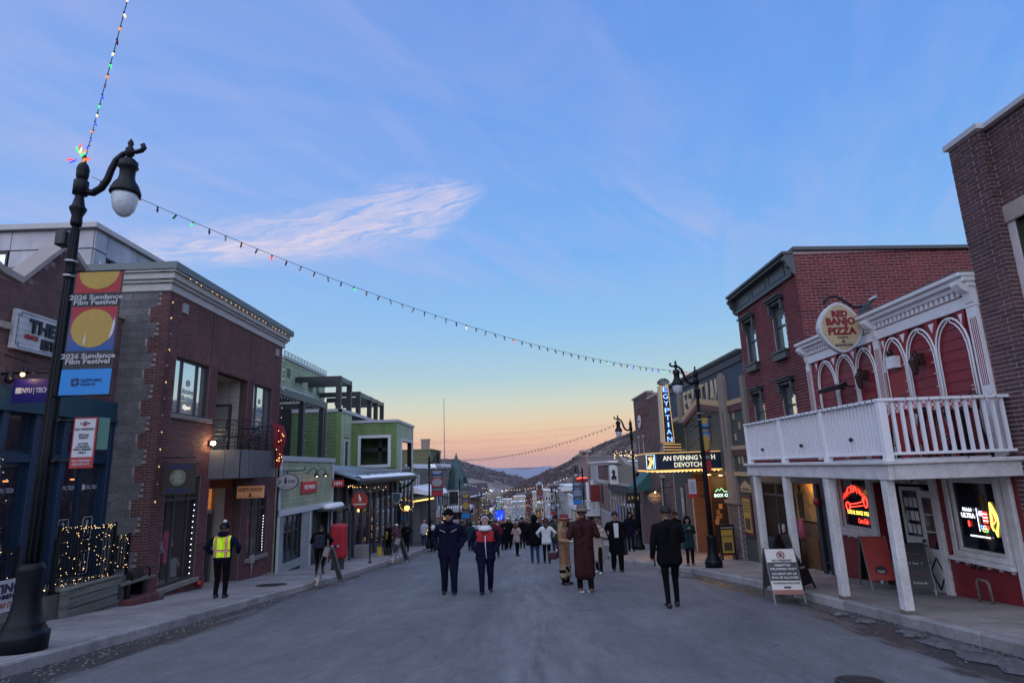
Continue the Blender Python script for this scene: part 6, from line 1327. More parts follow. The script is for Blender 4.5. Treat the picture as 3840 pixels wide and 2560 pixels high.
# bare twiggy tree with tiny lights
tr = thing('bare_tree', 'bare branches dotted with tiny lights at the left edge above the patio', 'tree', (-8.9, 9.4, 1))
random.seed(12); barkm = mat('bark', (.03, .025, .025), .9); tw_ = MB()
def branch(p, d, L, r, dep):
    pts = [p]; 
    for i in range(4): d = (d+Vector((random.uniform(-.3, .3), random.uniform(-.3, .3), random.uniform(-.2, .25)))).normalized(); pts.append(pts[-1]+d*L/4)
    tw_.tube(pts, [r*(1-.15*i) for i in range(5)], 5)
    if dep:
        for i in (1, 2, 3, 4):
            for _ in range(2): branch(pts[i], (d+Vector((random.uniform(-1, 1), random.uniform(-1, 1), random.uniform(-.5, .7)))).normalized(), L*.5, r*.5, dep-1)
tw_.tube([(-9.0, 8.6, -.4), (-8.95, 8.8, .6), (-8.9, 8.9, 1.5)], .05, 7)
branch(Vector((-8.9, 8.9, 1.4)), Vector((0.1, 1, .35)), 1.1, .03, 2); branch(Vector((-8.9, 8.9, 1.3)), Vector((0.1, 1, -.1)), 1.0, .025, 2); branch(Vector((-8.9, 8.9, 1.5)), Vector((0, .3, 1)), .8, .03, 2)
tw_.build('crown', barkm, tr)
for i in range(40): MB().ball((-8.85+random.uniform(-.2, .25), 9.2+random.random()*1.0, 1.1+random.random()*.9), .007, 4, 3).build('fairy_bulb', neon('dimfairy', (.9, .8, .7), 2), tr)
# ============================================================ LEFT 3: low sage clapboard shop
b = thing('clapboard_shop', 'low sage green clapboard shop with white corner boards and a zinc parapet', 'building', (-8.5, 21.5, -1.9))
F = ('x', -8.45, 1)
sage = mat('board_sage', (.30, .34, .22), .7, var=.12, rnd=.06); grayb = mat('board_greyblue', (.24, .27, .27), .7, var=.1, rnd=.06); palet = mat('trim_pale', (.50, .52, .54), .6, var=.08)
wall('front_wall', dark, b, F, 21.25, 27.5, -2.8, 2.1, [(21.95, 23.6, -1.5, .12), (24.8, 26.95, -2.3, .10)], .3)
shell(b, -14, -8.47, 21.2, 27.5, -3, 2.0, sage, 'x1')
siding(b, F, 21.45, 27.4, .36, 2.06, .155, sage); fb('fascia_board', palet, b, F, 21.3, 27.5, .14, .36, 0, .06)
bevel(fb('parapet_cap', mat('zinc_pale', (.36, .39, .42), .45, var=.1), b, F, 21.3, 27.6, 2.05, 2.24, -.3, .07), .008)
for a in (21.3, 27.36): bevel(fb('corner_board', palet, b, F, a, a+.15, -2.6 if a > 22 else -1.85, 2.05, 0, .045), .005)
siding(b, F, 21.45, 21.9, -1.8, .14, .155, grayb); siding(b, F, 23.68, 24.6, -2.1, .14, .155, grayb); siding(b, F, 21.9, 23.68, -1.8, -1.5, .155, grayb)
window(b, F, 21.95, 23.6, -1.5, .12, slate, mat('pane_teal_dark', (.012, .02, .022), .06, spec=.9, ior=1.7), (22.5, 23.05), (-.45,), .06, .1, name='shop_window')
for a in (24.6, 24.72, 26.95): fb('door_casing', palet if a == 24.6 else grayb, b, F, a, a+.08, -2.35, .12, 0, .04)
fb('door', mat('door_slate', (.03, .04, .045), .5), b, F, 25.1, 26.2, -2.35, .0, -.28, -.25)
# sign and gooseneck lamps
w = thing('wall_sign', 'red wall sign with white capitals under two gooseneck lamps', 'sign', (-8.4, 24.2, 1.05)); bevel(fb('board', mat('sign_scarlet', (.42, .025, .035), .5), w, F, 23.4, 25.1, .84, 1.29, .03, .08), .005)
text('lettering', 'HELLY HANSEN', .21, FP(F, 24.25, 1.0, .082), (0, 1, 0), UP, mat('sign_text_white', (.7, .7, .7), .5), w, width=1.2, bold=.008)
for y, lb in ((23.9, 'nearer gooseneck lamp over the red wall sign'), (25.0, 'farther gooseneck lamp over the red wall sign')):
    w = thing('gooseneck_lamp', lb, 'lamp', (-8.4, y, 1.6), group='gooseneck lamps over the red sign'); MB().tube([FP(F, y, 1.62, 0), FP(F, y+.05, 1.66, .12), FP(F, y+.1, 1.80, .25), FP(F, y+.15, 1.78, .36), FP(F, y+.2, 1.62, .40)], .014, 6).build('arm', blackm, w)
    MB().lathe([(.03, .12), (.05, .08), (.14, .0), (.15, -.02)], FP(F, y+.2, 1.5, .40), 14).build('shade', blackm, w); MB().ball(FP(F, y+.2, 1.49, .40), .03).build('bulb', lamp_w, w); bulb_light(FP(F, y+.2, 1.43, .40), 1.2, (1, .6, .28), .03, w)
w = thing('flag_sign', 'small red square sign with white letters at the end of the sage shop', 'sign', (-8, 27, 1.1)); box('board', MATS['sign_scarlet'], w, -8.38, -7.86, 27.2, 27.24, .98, 1.28); text('lettering', 'H/H', .2, (-8.12, 27.195, 1.06), UXF, UP, MATS['sign_text_white'], w, width=.34, bold=.006)
MB().tube([(-8.45, 27.22, 1.34), (-7.85, 27.22, 1.34)], .012).build('arm', blackm, w)
# pergola standing on the shop roof
steel = mat('pergola_steel', (.014, .019, .024), .45)
p = thing('pergola', 'dark steel pergola standing on the sage shop roof with a row of bulbs', 'pergola', (-9, 24, 2.1))
for x in (-9.0, -12.5): bevel(box('beam', mat('beam_steel', (.06, .075, .085), .4), p, x-.07, x+.07, 21.3, 27.9, 4.56, 4.85), .006)
for y in (22.3, 24.75, 27.7): box('cross_beam', steel, p, -12.5, -9.07, y-.06, y+.06, 4.58, 4.83)
for y in (24.75, 27.3, 27.62): bevel(box('post', steel, p, -9.1, -8.9, y-.1, y+.1, 2.05, 4.56), .006)
for i in range(20): MB().lathe([(.012, 0), (.025, -.04), (.0, -.1)], (-8.98, 21.5+i*.32, 4.54), 6).build('bulb', mat('clear_bulb', (.5, .5, .48), .2), p)
for z in range(8):
    for y in (24.88, 27.75): MB().ball((-8.88, y, 2.4+z*.28), .02, 5, 3).build('bulb', MATS['clear_bulb'], p)
# ============================================================ LEFT 4: green clapboard complex
b = thing('green_building', 'green clapboard building stepping back in blocks above a snowy canopy', 'building', (-8.5, 42, -3.5))
gr = mat('board_leafgreen', (.12, .19, .065), .7, var=.1, rnd=.05); grp = mat('board_green_pale', (.32, .40, .26), .7, var=.08, rnd=.05); grd = mat('board_green_mid', (.085, .15, .06), .7, var=.1, rnd=.05)
# near box
wall('box_front', dark, b, ('y', 42, -1), -11.75, -8.5, 1.0, 5.0, [(-11.0, -9.05, 2.05, 3.95)], .3)
siding(b, ('y', 42, -1), -11.75, -8.5, 1.2, 5.0, .155, gr, holes=[(-11.05, -9.0, 2.0, 4.0)], lap=.03)
fb('corner_board', gr, b, ('y', 41.98, -1), -8.72, -8.48, 1.0, 5.0, 0, .03); fb('corner_board', gr, b, ('y', 41.98, -1), -11.8, -11.55, 1.0, 5.0, 0, .03)
for (a, c, d, e) in ((-11.2, -8.88, 3.92, 4.12), (-11.2, -8.88, 1.9, 2.08), (-11.2, -11.0, 2.08, 3.92), (-9.08, -8.88, 2.08, 3.92)): fb('window_trim', palet, b, ('y', 41.97, -1), a, c, d, e, 0, .06)
wall('box_side', dark, b, ('x', -8.5, 1), 42, 48.7, -.2, 5.0, [(43.8, 47.8, .9, 3.75)], .3)
siding(b, ('x', -8.5, 1), 42, 48.7, 3.9, 5.0, .16, grp, lap=.03); siding(b, ('x', -8.5, 1), 42, 43.5, -1.6, 3.9, .16, grp, lap=.03); siding(b, ('x', -8.5, 1), 48.1, 48.7, -1.6, 3.9, .16, grp, lap=.03); siding(b, ('x', -8.5, 1), 43.5, 48.1, -1.3, .75, .2, grp, lap=.03)
for (a, c, d, e) in ((43.4, 48.2, 3.75, 3.95), (43.4, 48.2, .7, .9), (43.4, 43.75, .9, 3.75), (47.9, 48.2, .9, 3.75)): fb('opening_trim', palet, b, ('x', -8.48, 1), a, c, d, e, 0, .05)
box('box_top', zincm if 'zincm' in globals() else MATS['zinc_pale'], b, -11.85, -8.38, 41.9, 48.8, 5.0, 5.18)
MB().poly([(-11.75, 44.5, 1), (-8.8, 44.5, 1), (-8.8, 44.5, 5), (-11.75, 44.5, 5)]).build('inner_wall', MATS['board_green_mid'], b)
box('inner_beam', steel, b, -11.6, -8.6, 43, 43.2, 3.0, 3.3); box('inner_post', steel, b, -10.0, -9.75, 43, 43.2, 1, 5); fb('balcony_glass', mat('frosted', (.3, .36, .4), .15, spec=.9), b, ('x', -8.6, 1), 44, 47.8, .9, 1.9, 0, .02)
# middle block set back
siding(b, ('y', 39.5, -1), -18, -11.75, 2.2, 5.6, .24, grd, lap=.03, holes=[]); siding(b, ('x', -11.7, 1), 39.5, 41.95, 1.8, 5.6, .24, grp, lap=.03, holes=[(40.15, 41.4, 1.6, 3.9)])
MB().box(-18, -11.75, 39.52, 46, 1.5, 5.6).build('middle_block', dark, b); box('block_cap', MATS['zinc_pale'], b, -18, -11.62, 39.4, 46.1, 5.6, 5.8); box('block_cap', MATS['zinc_pale'], b, -11.9, -11.6, 39.4, 49, 5.58, 5.78)
fb('corner_board', gr, b, ('y', 39.46, -1), -12.0, -11.7, 2.0, 5.6, 0, .03)
window(b, ('x', -11.7, 1), 40.2, 41.35, 1.5, 3.85, palet, glassd, (), (), .18, -.03, name='narrow_window')
# rear high block
siding(b, ('x', -15, 1), 30, 46, 5.8, 9.0, .28, grp, lap=.03); MB().box(-22, -15.02, 30, 46, 2, 9.05).build('rear_block', dark, b); box('rear_cap', MATS['zinc_pale'], b, -22, -14.9, 37.5, 46.1, 9.0, 9.22)
for k in range(3): fb('window_sill_board', palet, b, ('x', -14.98, 1), 36+k*2.6, 38.3+k*2.6, 7.0, 7.2, 0, .05)
for y, z in ((38.2, 7.9), (40.4, 7.7), (42.6, 7.5), (44, 7.4)): fb('louvre_vent', mat('vent_green', (.10, .14, .09), .6), b, ('x', -14.97, 1), y, y+.5, z, z+.55, 0, .05); fb('louvre', blackp, b, ('x', -14.92, 1), y+.08, y+.42, z+.08, z+.47, 0, .01)
for k in range(15): MB().bar((-14.95, 37.6+k*.6, 9.2), (-14.95, 37.6+k*.6, 9.5), .03).build('roof_rail_post', steel, b)
for z in (9.5, 9.36): MB().bar((-14.95, 37.5, z), (-14.95, 46.2, z), .03).build('roof_rail', steel, b)
# two roof pergolas
for lb, x, ya, yb, zt, zb, back in (('tall dark steel pergola on the middle green block', -12, 39.8, 42.3, 8.06, 5.7, -19), ('farther dark steel pergola running along the green roof', -12, 44.8, 52.7, 7.62, 5.7, -15.5)):
    p = thing('pergola', lb, 'pergola', (x, ya, zb))
    for y in ((ya, yb) if yb < 43 else (ya, 48.2, 50.4, yb)):
        box('post', steel, p, x-.16, x+.16, y-.16, y+.16, zb, zt-.3); box('cross_beam', steel, p, back, x+.16, y-.12, y+.12, zt-.36, zt)
    box('beam', MATS['beam_steel'], p, x-.12, x+.14, ya-.1, yb+.1, zt-.34, zt-.02)
    for i in range(8): MB().ball((x+.18, ya, zb+.3+i*.26), .025, 5, 3).build('bulb', MATS['clear_bulb'], p)
w = thing('flagpole', 'tall thin flagpole rising beyond the green building', 'flagpole', (-8.9, 74, 2)); MB().tube([(-9.0, 74, 1), (-9.05, 74, 10.4)], [.06, .035], 6).build('pole', mat('pole_grey', (.2, .2, .2), .5), w)
# canopy with snow and ribbed roof
c = thing('canopy', 'long snowy metal canopy over the dark shopfronts below the green building', 'canopy', (-8, 33, 1.3))
snow = MATS['snow']
MB().hexa([(-7.3, 27.7, 1.18), (-7.3, 43.0, 1.18), (-9.5, 42, 1.75), (-9.5, 27.7, 1.95), (-7.3, 27.7, 1.27), (-7.3, 43.0, 1.27), (-9.5, 42, 1.84), (-9.5, 27.7, 2.04)]).build('roof_sheet', mat('canopy_metal', (.20, .24, .28), .4, metal=.4), c)
for i in range(26): y = 28+i*.58; MB().hexa([(-7.35, y, 1.275), (-7.35, y+.06, 1.275), (-9.45, y+.06, 1.85), (-9.45, y, 1.85), (-7.35, y, 1.32), (-7.35, y+.06, 1.32), (-9.45, y+.06, 1.9), (-9.45, y, 1.9)]).build('roof_rib', MATS['canopy_metal'], c)
mb = MB(); mb.smooth = True; k = None; random.seed(6)
for i in range(60):
    y = 28.2+i*.25; k0 = len(mb.v); wv = .15*math.sin(i*.9)+.1*math.sin(i*2.3); top = .5+wv+.35*(i/60)
    for j in range(5):
        f = j/4; x = -7.28-f*top; z = 1.275+(x+7.3)*-.26+.075*math.sin(PI*min(1, f+.12))*(1+.3*math.sin(i*1.7+j)); mb.v.append((x, y, z))
    if k is not None:
        for j in range(4): mb.face([k+j, k0+j, k0+j+1, k+j+1])
    k = k0
mb.build('snow', snow, c)
for k in range(30): MB().box(-8.35, -8.3, 28.2+k*.45, 28.35+k*.45, 1.62, 1.70).build('snow_guard', MATS['zinc_pale'], c)
box('gutter', blackp, c, -7.36, -7.22, 27.6, 43.1, 1.08, 1.2); box('soffit', blackp, c, -8.5, -7.3, 27.7, 43, 1.0, 1.06)
MB().tube([(-7.3, 42.9, 1.1), (-7.8, 42.9, .6), (-8.35, 42.9, .4), (-8.4, 42.9, -2)], .08, 7).build('downpipe', blackp, c)
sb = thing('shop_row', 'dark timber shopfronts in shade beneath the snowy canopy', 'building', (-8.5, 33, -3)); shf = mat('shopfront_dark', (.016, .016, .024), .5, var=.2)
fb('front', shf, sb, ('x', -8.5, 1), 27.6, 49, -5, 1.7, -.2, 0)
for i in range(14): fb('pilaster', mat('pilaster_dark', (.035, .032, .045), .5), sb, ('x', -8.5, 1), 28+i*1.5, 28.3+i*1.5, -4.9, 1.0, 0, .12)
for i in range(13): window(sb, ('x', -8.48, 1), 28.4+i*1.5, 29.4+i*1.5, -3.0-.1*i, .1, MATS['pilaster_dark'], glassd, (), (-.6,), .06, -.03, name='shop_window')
fb('sign_band', mat('band_grey', (.09, .09, .10), .6), sb, ('x', -8.4, 1), 30.5, 39, .45, .85, 0, .05); text('lettering', 'SIENNA', .35, FP(('x', -8.34, 1), 31.5, .52, .01), (0, 1, 0), UP, palet, sb, width=2.2)
random.seed(9)
for i in range(30): MB().ball((-8.2+random.random()*.2, 28.5+random.random()*14, 1.0-.7*random.random()**3), .018, 5, 3).build('fairy_bulb', neon('warmfairy', (1, .6, .2), 7), sb)
w = thing('small_canopy', 'little snow topped canopy over the doorway beside the sage shop', 'canopy', (-8.1, 26.5, .2)); box('roof_sheet', slate, w, -8.5, -7.8, 25.6, 27.9, .02, .10); MB().lathe([(1, 0), (1.02, .1), (.8, .2), (.2, .22)], (-8.15, 26.75, .10), 14, sx=.33, sy=1.1).build('snow', snow, w)
MB().tube([(-7.9, 27.9, 0), (-7.75, 27.95, -.2), (-7.75, 28, -2.3), (-7.5, 28, -2.5)], .06, 7).build('downpipe', navy, w)
w = thing('shield_sign', 'white outlined shield sign hanging beneath the far end of the canopy', 'sign', (-7.2, 36, 0)); sh = [(-.27, .3), (.27, .3), (.27, 0), (.2, -.18), (0, -.36), (-.2, -.18), (-.27, 0)]
MB().prism(sh, (-7.25, 36, .02), (1, 0, 0), (0, 0, 1), (0, .05, 0)).build('rim', palet, w); MB().prism([(x*.84, z*.84) for x, z in sh], (-7.25, 35.98, .03), (1, 0, 0), (0, 0, 1), (0, .02, 0)).build('field', mat('shield_teal', (.03, .08, .10), .5), w); MB().tube([(-7.25, 36.02, .32), (-7.25, 36.02, .45), (-8.4, 36.02, .45)], .02).build('arm', blackm, w)
# wreath with a lit centre
w = thing('wreath', 'dark evergreen wreath with fairy lights and a glowing lamp on the shop corner', 'wreath', (-7.0, 38, -.4)); random.seed(8); mb = MB()
for i in range(260):
    a = random.random()*2*PI; r = .42+random.gauss(0, .06); px_, pz = -7.0+r*math.cos(a), -.45+r*math.sin(a)*.9; d = Vector((random.gauss(0, 1), random.gauss(0, 1), random.gauss(0, 1))).normalized()*.1
    mb.poly([(px_-d.z*.3, 38+random.gauss(0, .05), pz), (px_+d.x, 38+d.y, pz+d.z), (px_+d.z*.3, 38, pz+.02)])
mb.build('foliage', mat('wreath_green', (.02, .035, .02), .8), w)
MB().lathe([(.05, -.15), (.16, -.05), (.16, .08), (.05, .14)], (-7.0, 38, -.68), 10).build('lantern', mat('lantern_lit', (1, .6, .15), .5, emit=(1, .55, .12), es=3.5), w); bulb_light((-7.0, 37.7, -.7), 4, (1, .6, .2), .1, w)
for i in range(26): a = random.random()*2*PI; MB().ball((-7.0+.43*math.cos(a), 37.9, -.45+.4*math.sin(a)), .014, 5, 3).build('fairy_bulb', MATS['neon_warmfairy'], w)
# ============================================================ LEFT 5: far left row
b = house('grey brown clapboard house with a snowy cream cornice down the left side', -15, -9, 51.5, 77, 1.75, mat('board_taupe', (.16, .145, .13), .7), front='xr', wins=[('x', 53.2, 53.6, .3, 1.1), ('x', 54.4, 54.8, .3, 1.1), ('x', 67, 68.4, -3.6, -.2), ('x', 70.5, 71.8, -3.6, -.2)])
MB().box(-9.6, -8.7, 51.2, 58, 1.8, 2.15).build('snow_cornice', snow, b); MB().box(-9.6, -8.6, 66, 77.4, 1.9, 2.25).build('snow_cornice', snow, b); fb('bay', mat('board_umber', (.10, .075, .065), .7), b, ('x', -9, 1), 55.7, 66.4, -5.5, 1.4, 0, .05)
for i in range(9): fb('board_row', MATS['board_taupe'], b, ('x', -9, 1), 66.5, 77, -3+i*.5, -2.55+i*.5, 0, .04)
for y in (66.4, 76.9): fb('corner_board', palet, b, ('x', -9, 1), y, y+.3, -6, 1.8, 0, .06)
house('olive penthouse with two chimneys behind the cream cornice', -18, -11.3, 78, 88, 4.2, mat('board_olive', (.10, .10, .05), .8), front='xr', trim=gr); 
for x, lb in ((-16.4, 'left chimney on the olive penthouse'), (-12.3, 'right chimney on the olive penthouse')): w = thing('chimney', lb, 'chimney', (x, 80, 4.3)); box('stack', mat('chimney_stucco', (.25, .18, .16), .8), w, x-.5, x+.5, 79.5, 80.5, 4.3, 5.5); box('cap', stonem, w, x-.6, x+.6, 79.4, 80.6, 5.5, 5.7)
w = thing('canopy', 'snow covered canopy with a glowing yellow edge lamp before the grey brown house', 'canopy', (-8.4, 52, -.2)); MB().hexa([(-9, 50, -.15), (-7.0, 50.4, -.55), (-7.0, 60, -.6), (-9, 60, -.15), (-9, 50, .3), (-7.2, 50.4, -.2), (-7.2, 60, -.25), (-9, 60, .3)]).build('snow', snow, w); box('edge', slate, w, -8.9, -7.0, 50.1, 50.4, -.75, -.5)
MB().hexa([(-8.8, 49.95, -.95), (-7.0, 49.95, -.72), (-7.0, 50.05, -.72), (-8.8, 50.05, -.95), (-8.8, 49.95, -.85), (-7.0, 49.95, -.62), (-7.0, 50.05, -.62), (-8.8, 50.05, -.85)]).build('strip_lamp', mat('strip_yellow', (1, .7, .2), .4, emit=(1, .62, .15), es=2.6), w)
t_ = thing('turret', 'dark teal conical turret roof with a needle spire down the left side', 'turret', (-9.5, 76, -2)); tg = mat('turret_teal', (.03, .07, .07), .6, var=.2)
MB().lathe([(1.95, -.85), (.95, 1.3), (.35, 2.6), (.02, 3.7)], (-8.0, 78, 0), 8, smooth=False).build('roof', tg, t_); MB().lathe([(1.75, -4.5), (1.75, -.85)], (-8.0, 78, 0), 8, smooth=False).build('wall', MATS['board_taupe'], t_); fb('window', palet, t_, ('y', 76.3, -1), -8.9, -7.5, -3.0, -.95, 0, .1); fb('pane', glassd, t_, ('y', 76.2, -1), -8.75, -7.65, -2.8, -1.1, 0, .02)
w = thing('iron_balcony', 'black railed snowy balcony under the teal turret', 'balcony', (-7, 72, -3)); box('deck', palet, w, -9, -5.9, 71, 78, -3.25, -3.0); box('snow', snow, w, -8.9, -6.0, 71.1, 78, -3.0, -2.85)
for i in range(14): box('baluster', blackm, w, -8.9+i*.22, -8.85+i*.22, 70.95, 71.0, -3.0, -1.6)
box('handrail', blackm, w, -9, -5.9, 70.9, 71.0, -1.6, -1.5)
for y in (71, 75): box('post', blackp, w, -6.2, -6.0, y, y+.2, gz(75), -3.2)
house('brown steep roofed house beyond the iron balcony', -9, -5.6, 96, 108, -2.9, mat('board_brown', (.16, .11, .08), .7), front='xr', roofc=slate, wins=[('y', -8.2, -7.2, -5.2, -4.0)]); 
w = thing('shed_roof', 'big dark plum pitched roof over the brown house', 'roof', (-7.5, 96, -3)); MB().hexa([(-10.4, 95, -2.9), (-5.3, 95, -2.2), (-5.3, 108, -2.2), (-10.4, 108, -2.9), (-10.4, 101, -.75), (-5.4, 101, -.75), (-5.4, 102, -.75), (-10.4, 102, -.75)]).build('shingles', mat('roof_plum', (.05, .03, .038), .8, var=.3), w); MB().hexa([(-9.4, 94.9, -3.05), (-5.3, 94.9, -2.35), (-5.3, 95, -2.35), (-9.4, 95, -3.05), (-9.4, 94.9, -2.85), (-5.3, 94.9, -2.15), (-5.3, 95, -2.15), (-9.4, 95, -2.85)]).build('snow_edge', snow, w)
house('dark shopfront house with a small lit window after the plum roof', -8.5, -5.2, 112, 122, -6.2, mat('board_navy', (.04, .05, .07), .7), front='xr', wins=[('y', -7.6, -6.6, -7.9, -6.9)])
w = thing('video_screen', 'bright blue outdoor screen glowing at the far end of the left side', 'screen', (-5, 118, -7)); box('frame', blackp, w, -4.75, -2.9, 118, 118.2, -8.9, -6.3); box('display', mat('screen_blue', (.02, .05, .6), .4, emit=(.01, .05, 1), es=1.2), w, -4.65, -3.0, 117.95, 118, -8.8, -6.4)
MB().tube([(-4.2, 117.9, -8.5), (-4.1, 117.9, -7.6), (-3.9, 117.9, -7.9)], .1, 5).tube([(-3.6, 117.9, -8.5), (-3.55, 117.9, -7.8), (-3.45, 117.9, -7.2)], .1, 5).build('screen_figure', mat('screen_pale', (.2, .3, .8), .4, emit=(.25, .35, 1), es=.8), w); MB().tube([(-3.8, 118.1, -8.9), (-3.8, 118.1, -10.8)], .08).build('stand', blackp, w)
# ============================================================ STREET LAMPS
lampm = mat('lamp_black', (.004, .006, .010), .45, spec=.22, var=.5, vscale=6, bump=.12, bscale=40)
gl = mat('lamp_globe', (.50, .55, .60), .25, var=.18, vscale=14, bump=.5, bscale=30, spec=.7, coat=.3)
def street_lamp(lb, x, y, side, scale=.815, box_=False):
    "profile in metres for a 7 m post; arm reaches towards +x for side=1"
    b = thing('street_lamp', lb, 'street lamp', (x, y, gz(y)+.14), group='ornate black street lamps', scale=scale, rz=0 if side > 0 else PI, local=True)
    MB().lathe([(.29, 0), (.30, .20), (.295, .22), (.26, .24), (.255, .27), (.23, .30), (.235, .32), (.205, .36), (.175, .48), (.155, .62), (.148, .95), (.162, 1.0), (.162, 1.04), (.135, 1.08), (.11, 1.1)], n=24).build('base', lampm, b)
    MB().lathe([(.098, 1.1), (.084, 2.6), (.062, 4.2), (.050, 6.0)], n=20).build('pole', lampm, b)
    fl = MB()
    for k in range(10):
        a = 2*PI*k/10; fl.bar((.098*math.cos(a), .098*math.sin(a), 1.12), (.052*math.cos(a), .052*math.sin(a), 5.9), .011)
    fl.build('fluting', lampm, b)
    MB().lathe([(0.0702, 5.95), (0.078, 6.0), (0.0702, 6.1), (0.1092, 6.2), (0.117, 6.23), (0.0858, 6.27), (0.0585, 6.42), (0.0663, 6.45), (0.1014, 6.46), (0.1014, 6.68), (0.078, 6.7)], n=18).build('collar', lampm, b)
    MB().lathe([(0.0595, 6.68), (0.085, 6.76), (0.0892, 6.88), (0.068, 6.95), (0.0298, 7.0), (0.0255, 7.03), (0.0382, 7.06), (0.0255, 7.1), (0.0043, 7.14)], n=14).build('finial', lampm, b)
    MB().tube([(.1, 0, 6.50), (.2, 0, 6.48), (.32, 0, 6.56), (.40, 0, 6.70), (.44, 0, 6.86), (.50, 0, 7.02), (.60, 0, 7.12), (.70, 0, 7.16), (.80, 0, 7.15), (.88, 0, 7.17), (.92, 0, 7.22), (.90, 0, 7.27), (.86, 0, 7.26)], [.052, .054, .054, .052, .05, .046, .042, .038, .035, .038, .038, .034, .018], 10).build('arm', lampm, b)
    MB().lathe([(.035, 7.0), (.04, 7.08), (.065, 7.1), (.065, 7.2), (.04, 7.23), (.03, 7.25), (.045, 7.29), (.03, 7.34), (.004, 7.38)], (.70, 0, 0), 12).build('arm_finial', lampm, b)
    MB().lathe([(0.0264, 7.041), (0.088, 7.023), (0.1056, 6.996), (0.132, 6.978), (0.132, 6.915), (0.1452, 6.888), (0.11, 6.861), (0.1056, 6.735), (0.1232, 6.663), (0.176, 6.582), (0.198, 6.519), (0.2112, 6.483), (0.2156, 6.447), (0.198, 6.429)], (.70, 0, 0), 20).build('lamp_head', lampm, b)
    MB().lathe([(0.176, 6.447), (0.1804, 6.375), (0.169, 6.285), (0.1452, 6.186), (0.088, 6.105), (0.0352, 6.074), (0.0, 6.069)], (.70, 0, 0), 20).build('globe', gl, b)
    if box_: bevel(MB().box(-.24, -.09, -.09, .09, 5.62, 5.86).build('sensor_box', blackp, b), .02)
    for z in (5.35, 5.12): MB().lathe([(.09, 0), (.09, .035)], (0, 0, z), 14).build('steel_band', gal, b)
    return b
LAMPS = [(-6.6, 8.34, 1, 1.0), (5.49, 17.83, -1, .815), (5.6, 29.3, -1, .86), (-5.9, 40, 1, .83), (5.5, 52, -1, .82), (-5.95, 61, 1, .83), (5.0, 83, -1, .8), (-6.1, 90, 1, .8), (4.6, 114, -1, .78), (-6.6, 122, 1, .8), (2.9, 142, -1, .8), (-7.5, 150, 1, .8), (-.5, 172, -1, .8)]
LL = ['large black street lamp at the left edge carrying the festival banner', 'black street lamp standing before the theatre on the right', 'black street lamp beyond the theatre near the dusky brick house', 'black street lamp on the left beyond the snowy canopy', 'black street lamp with a blue banner by the far white porch', 'black street lamp on the left below the iron balcony', 'distant street lamp on the right by the white fronted house', 'distant street lamp on the left near the blue screen', 'distant street lamp on the right near the brick tower', 'distant street lamp left of the crowd far down the street', 'distant street lamp on the right just before the brick tower', 'second most distant street lamp on the left of the crowd', 'farthest street lamp at the bottom of the street']
for (x, y, s_, k), lb in zip(LAMPS, LL): street_lamp(lb, x, y, s_, k, y < 10)
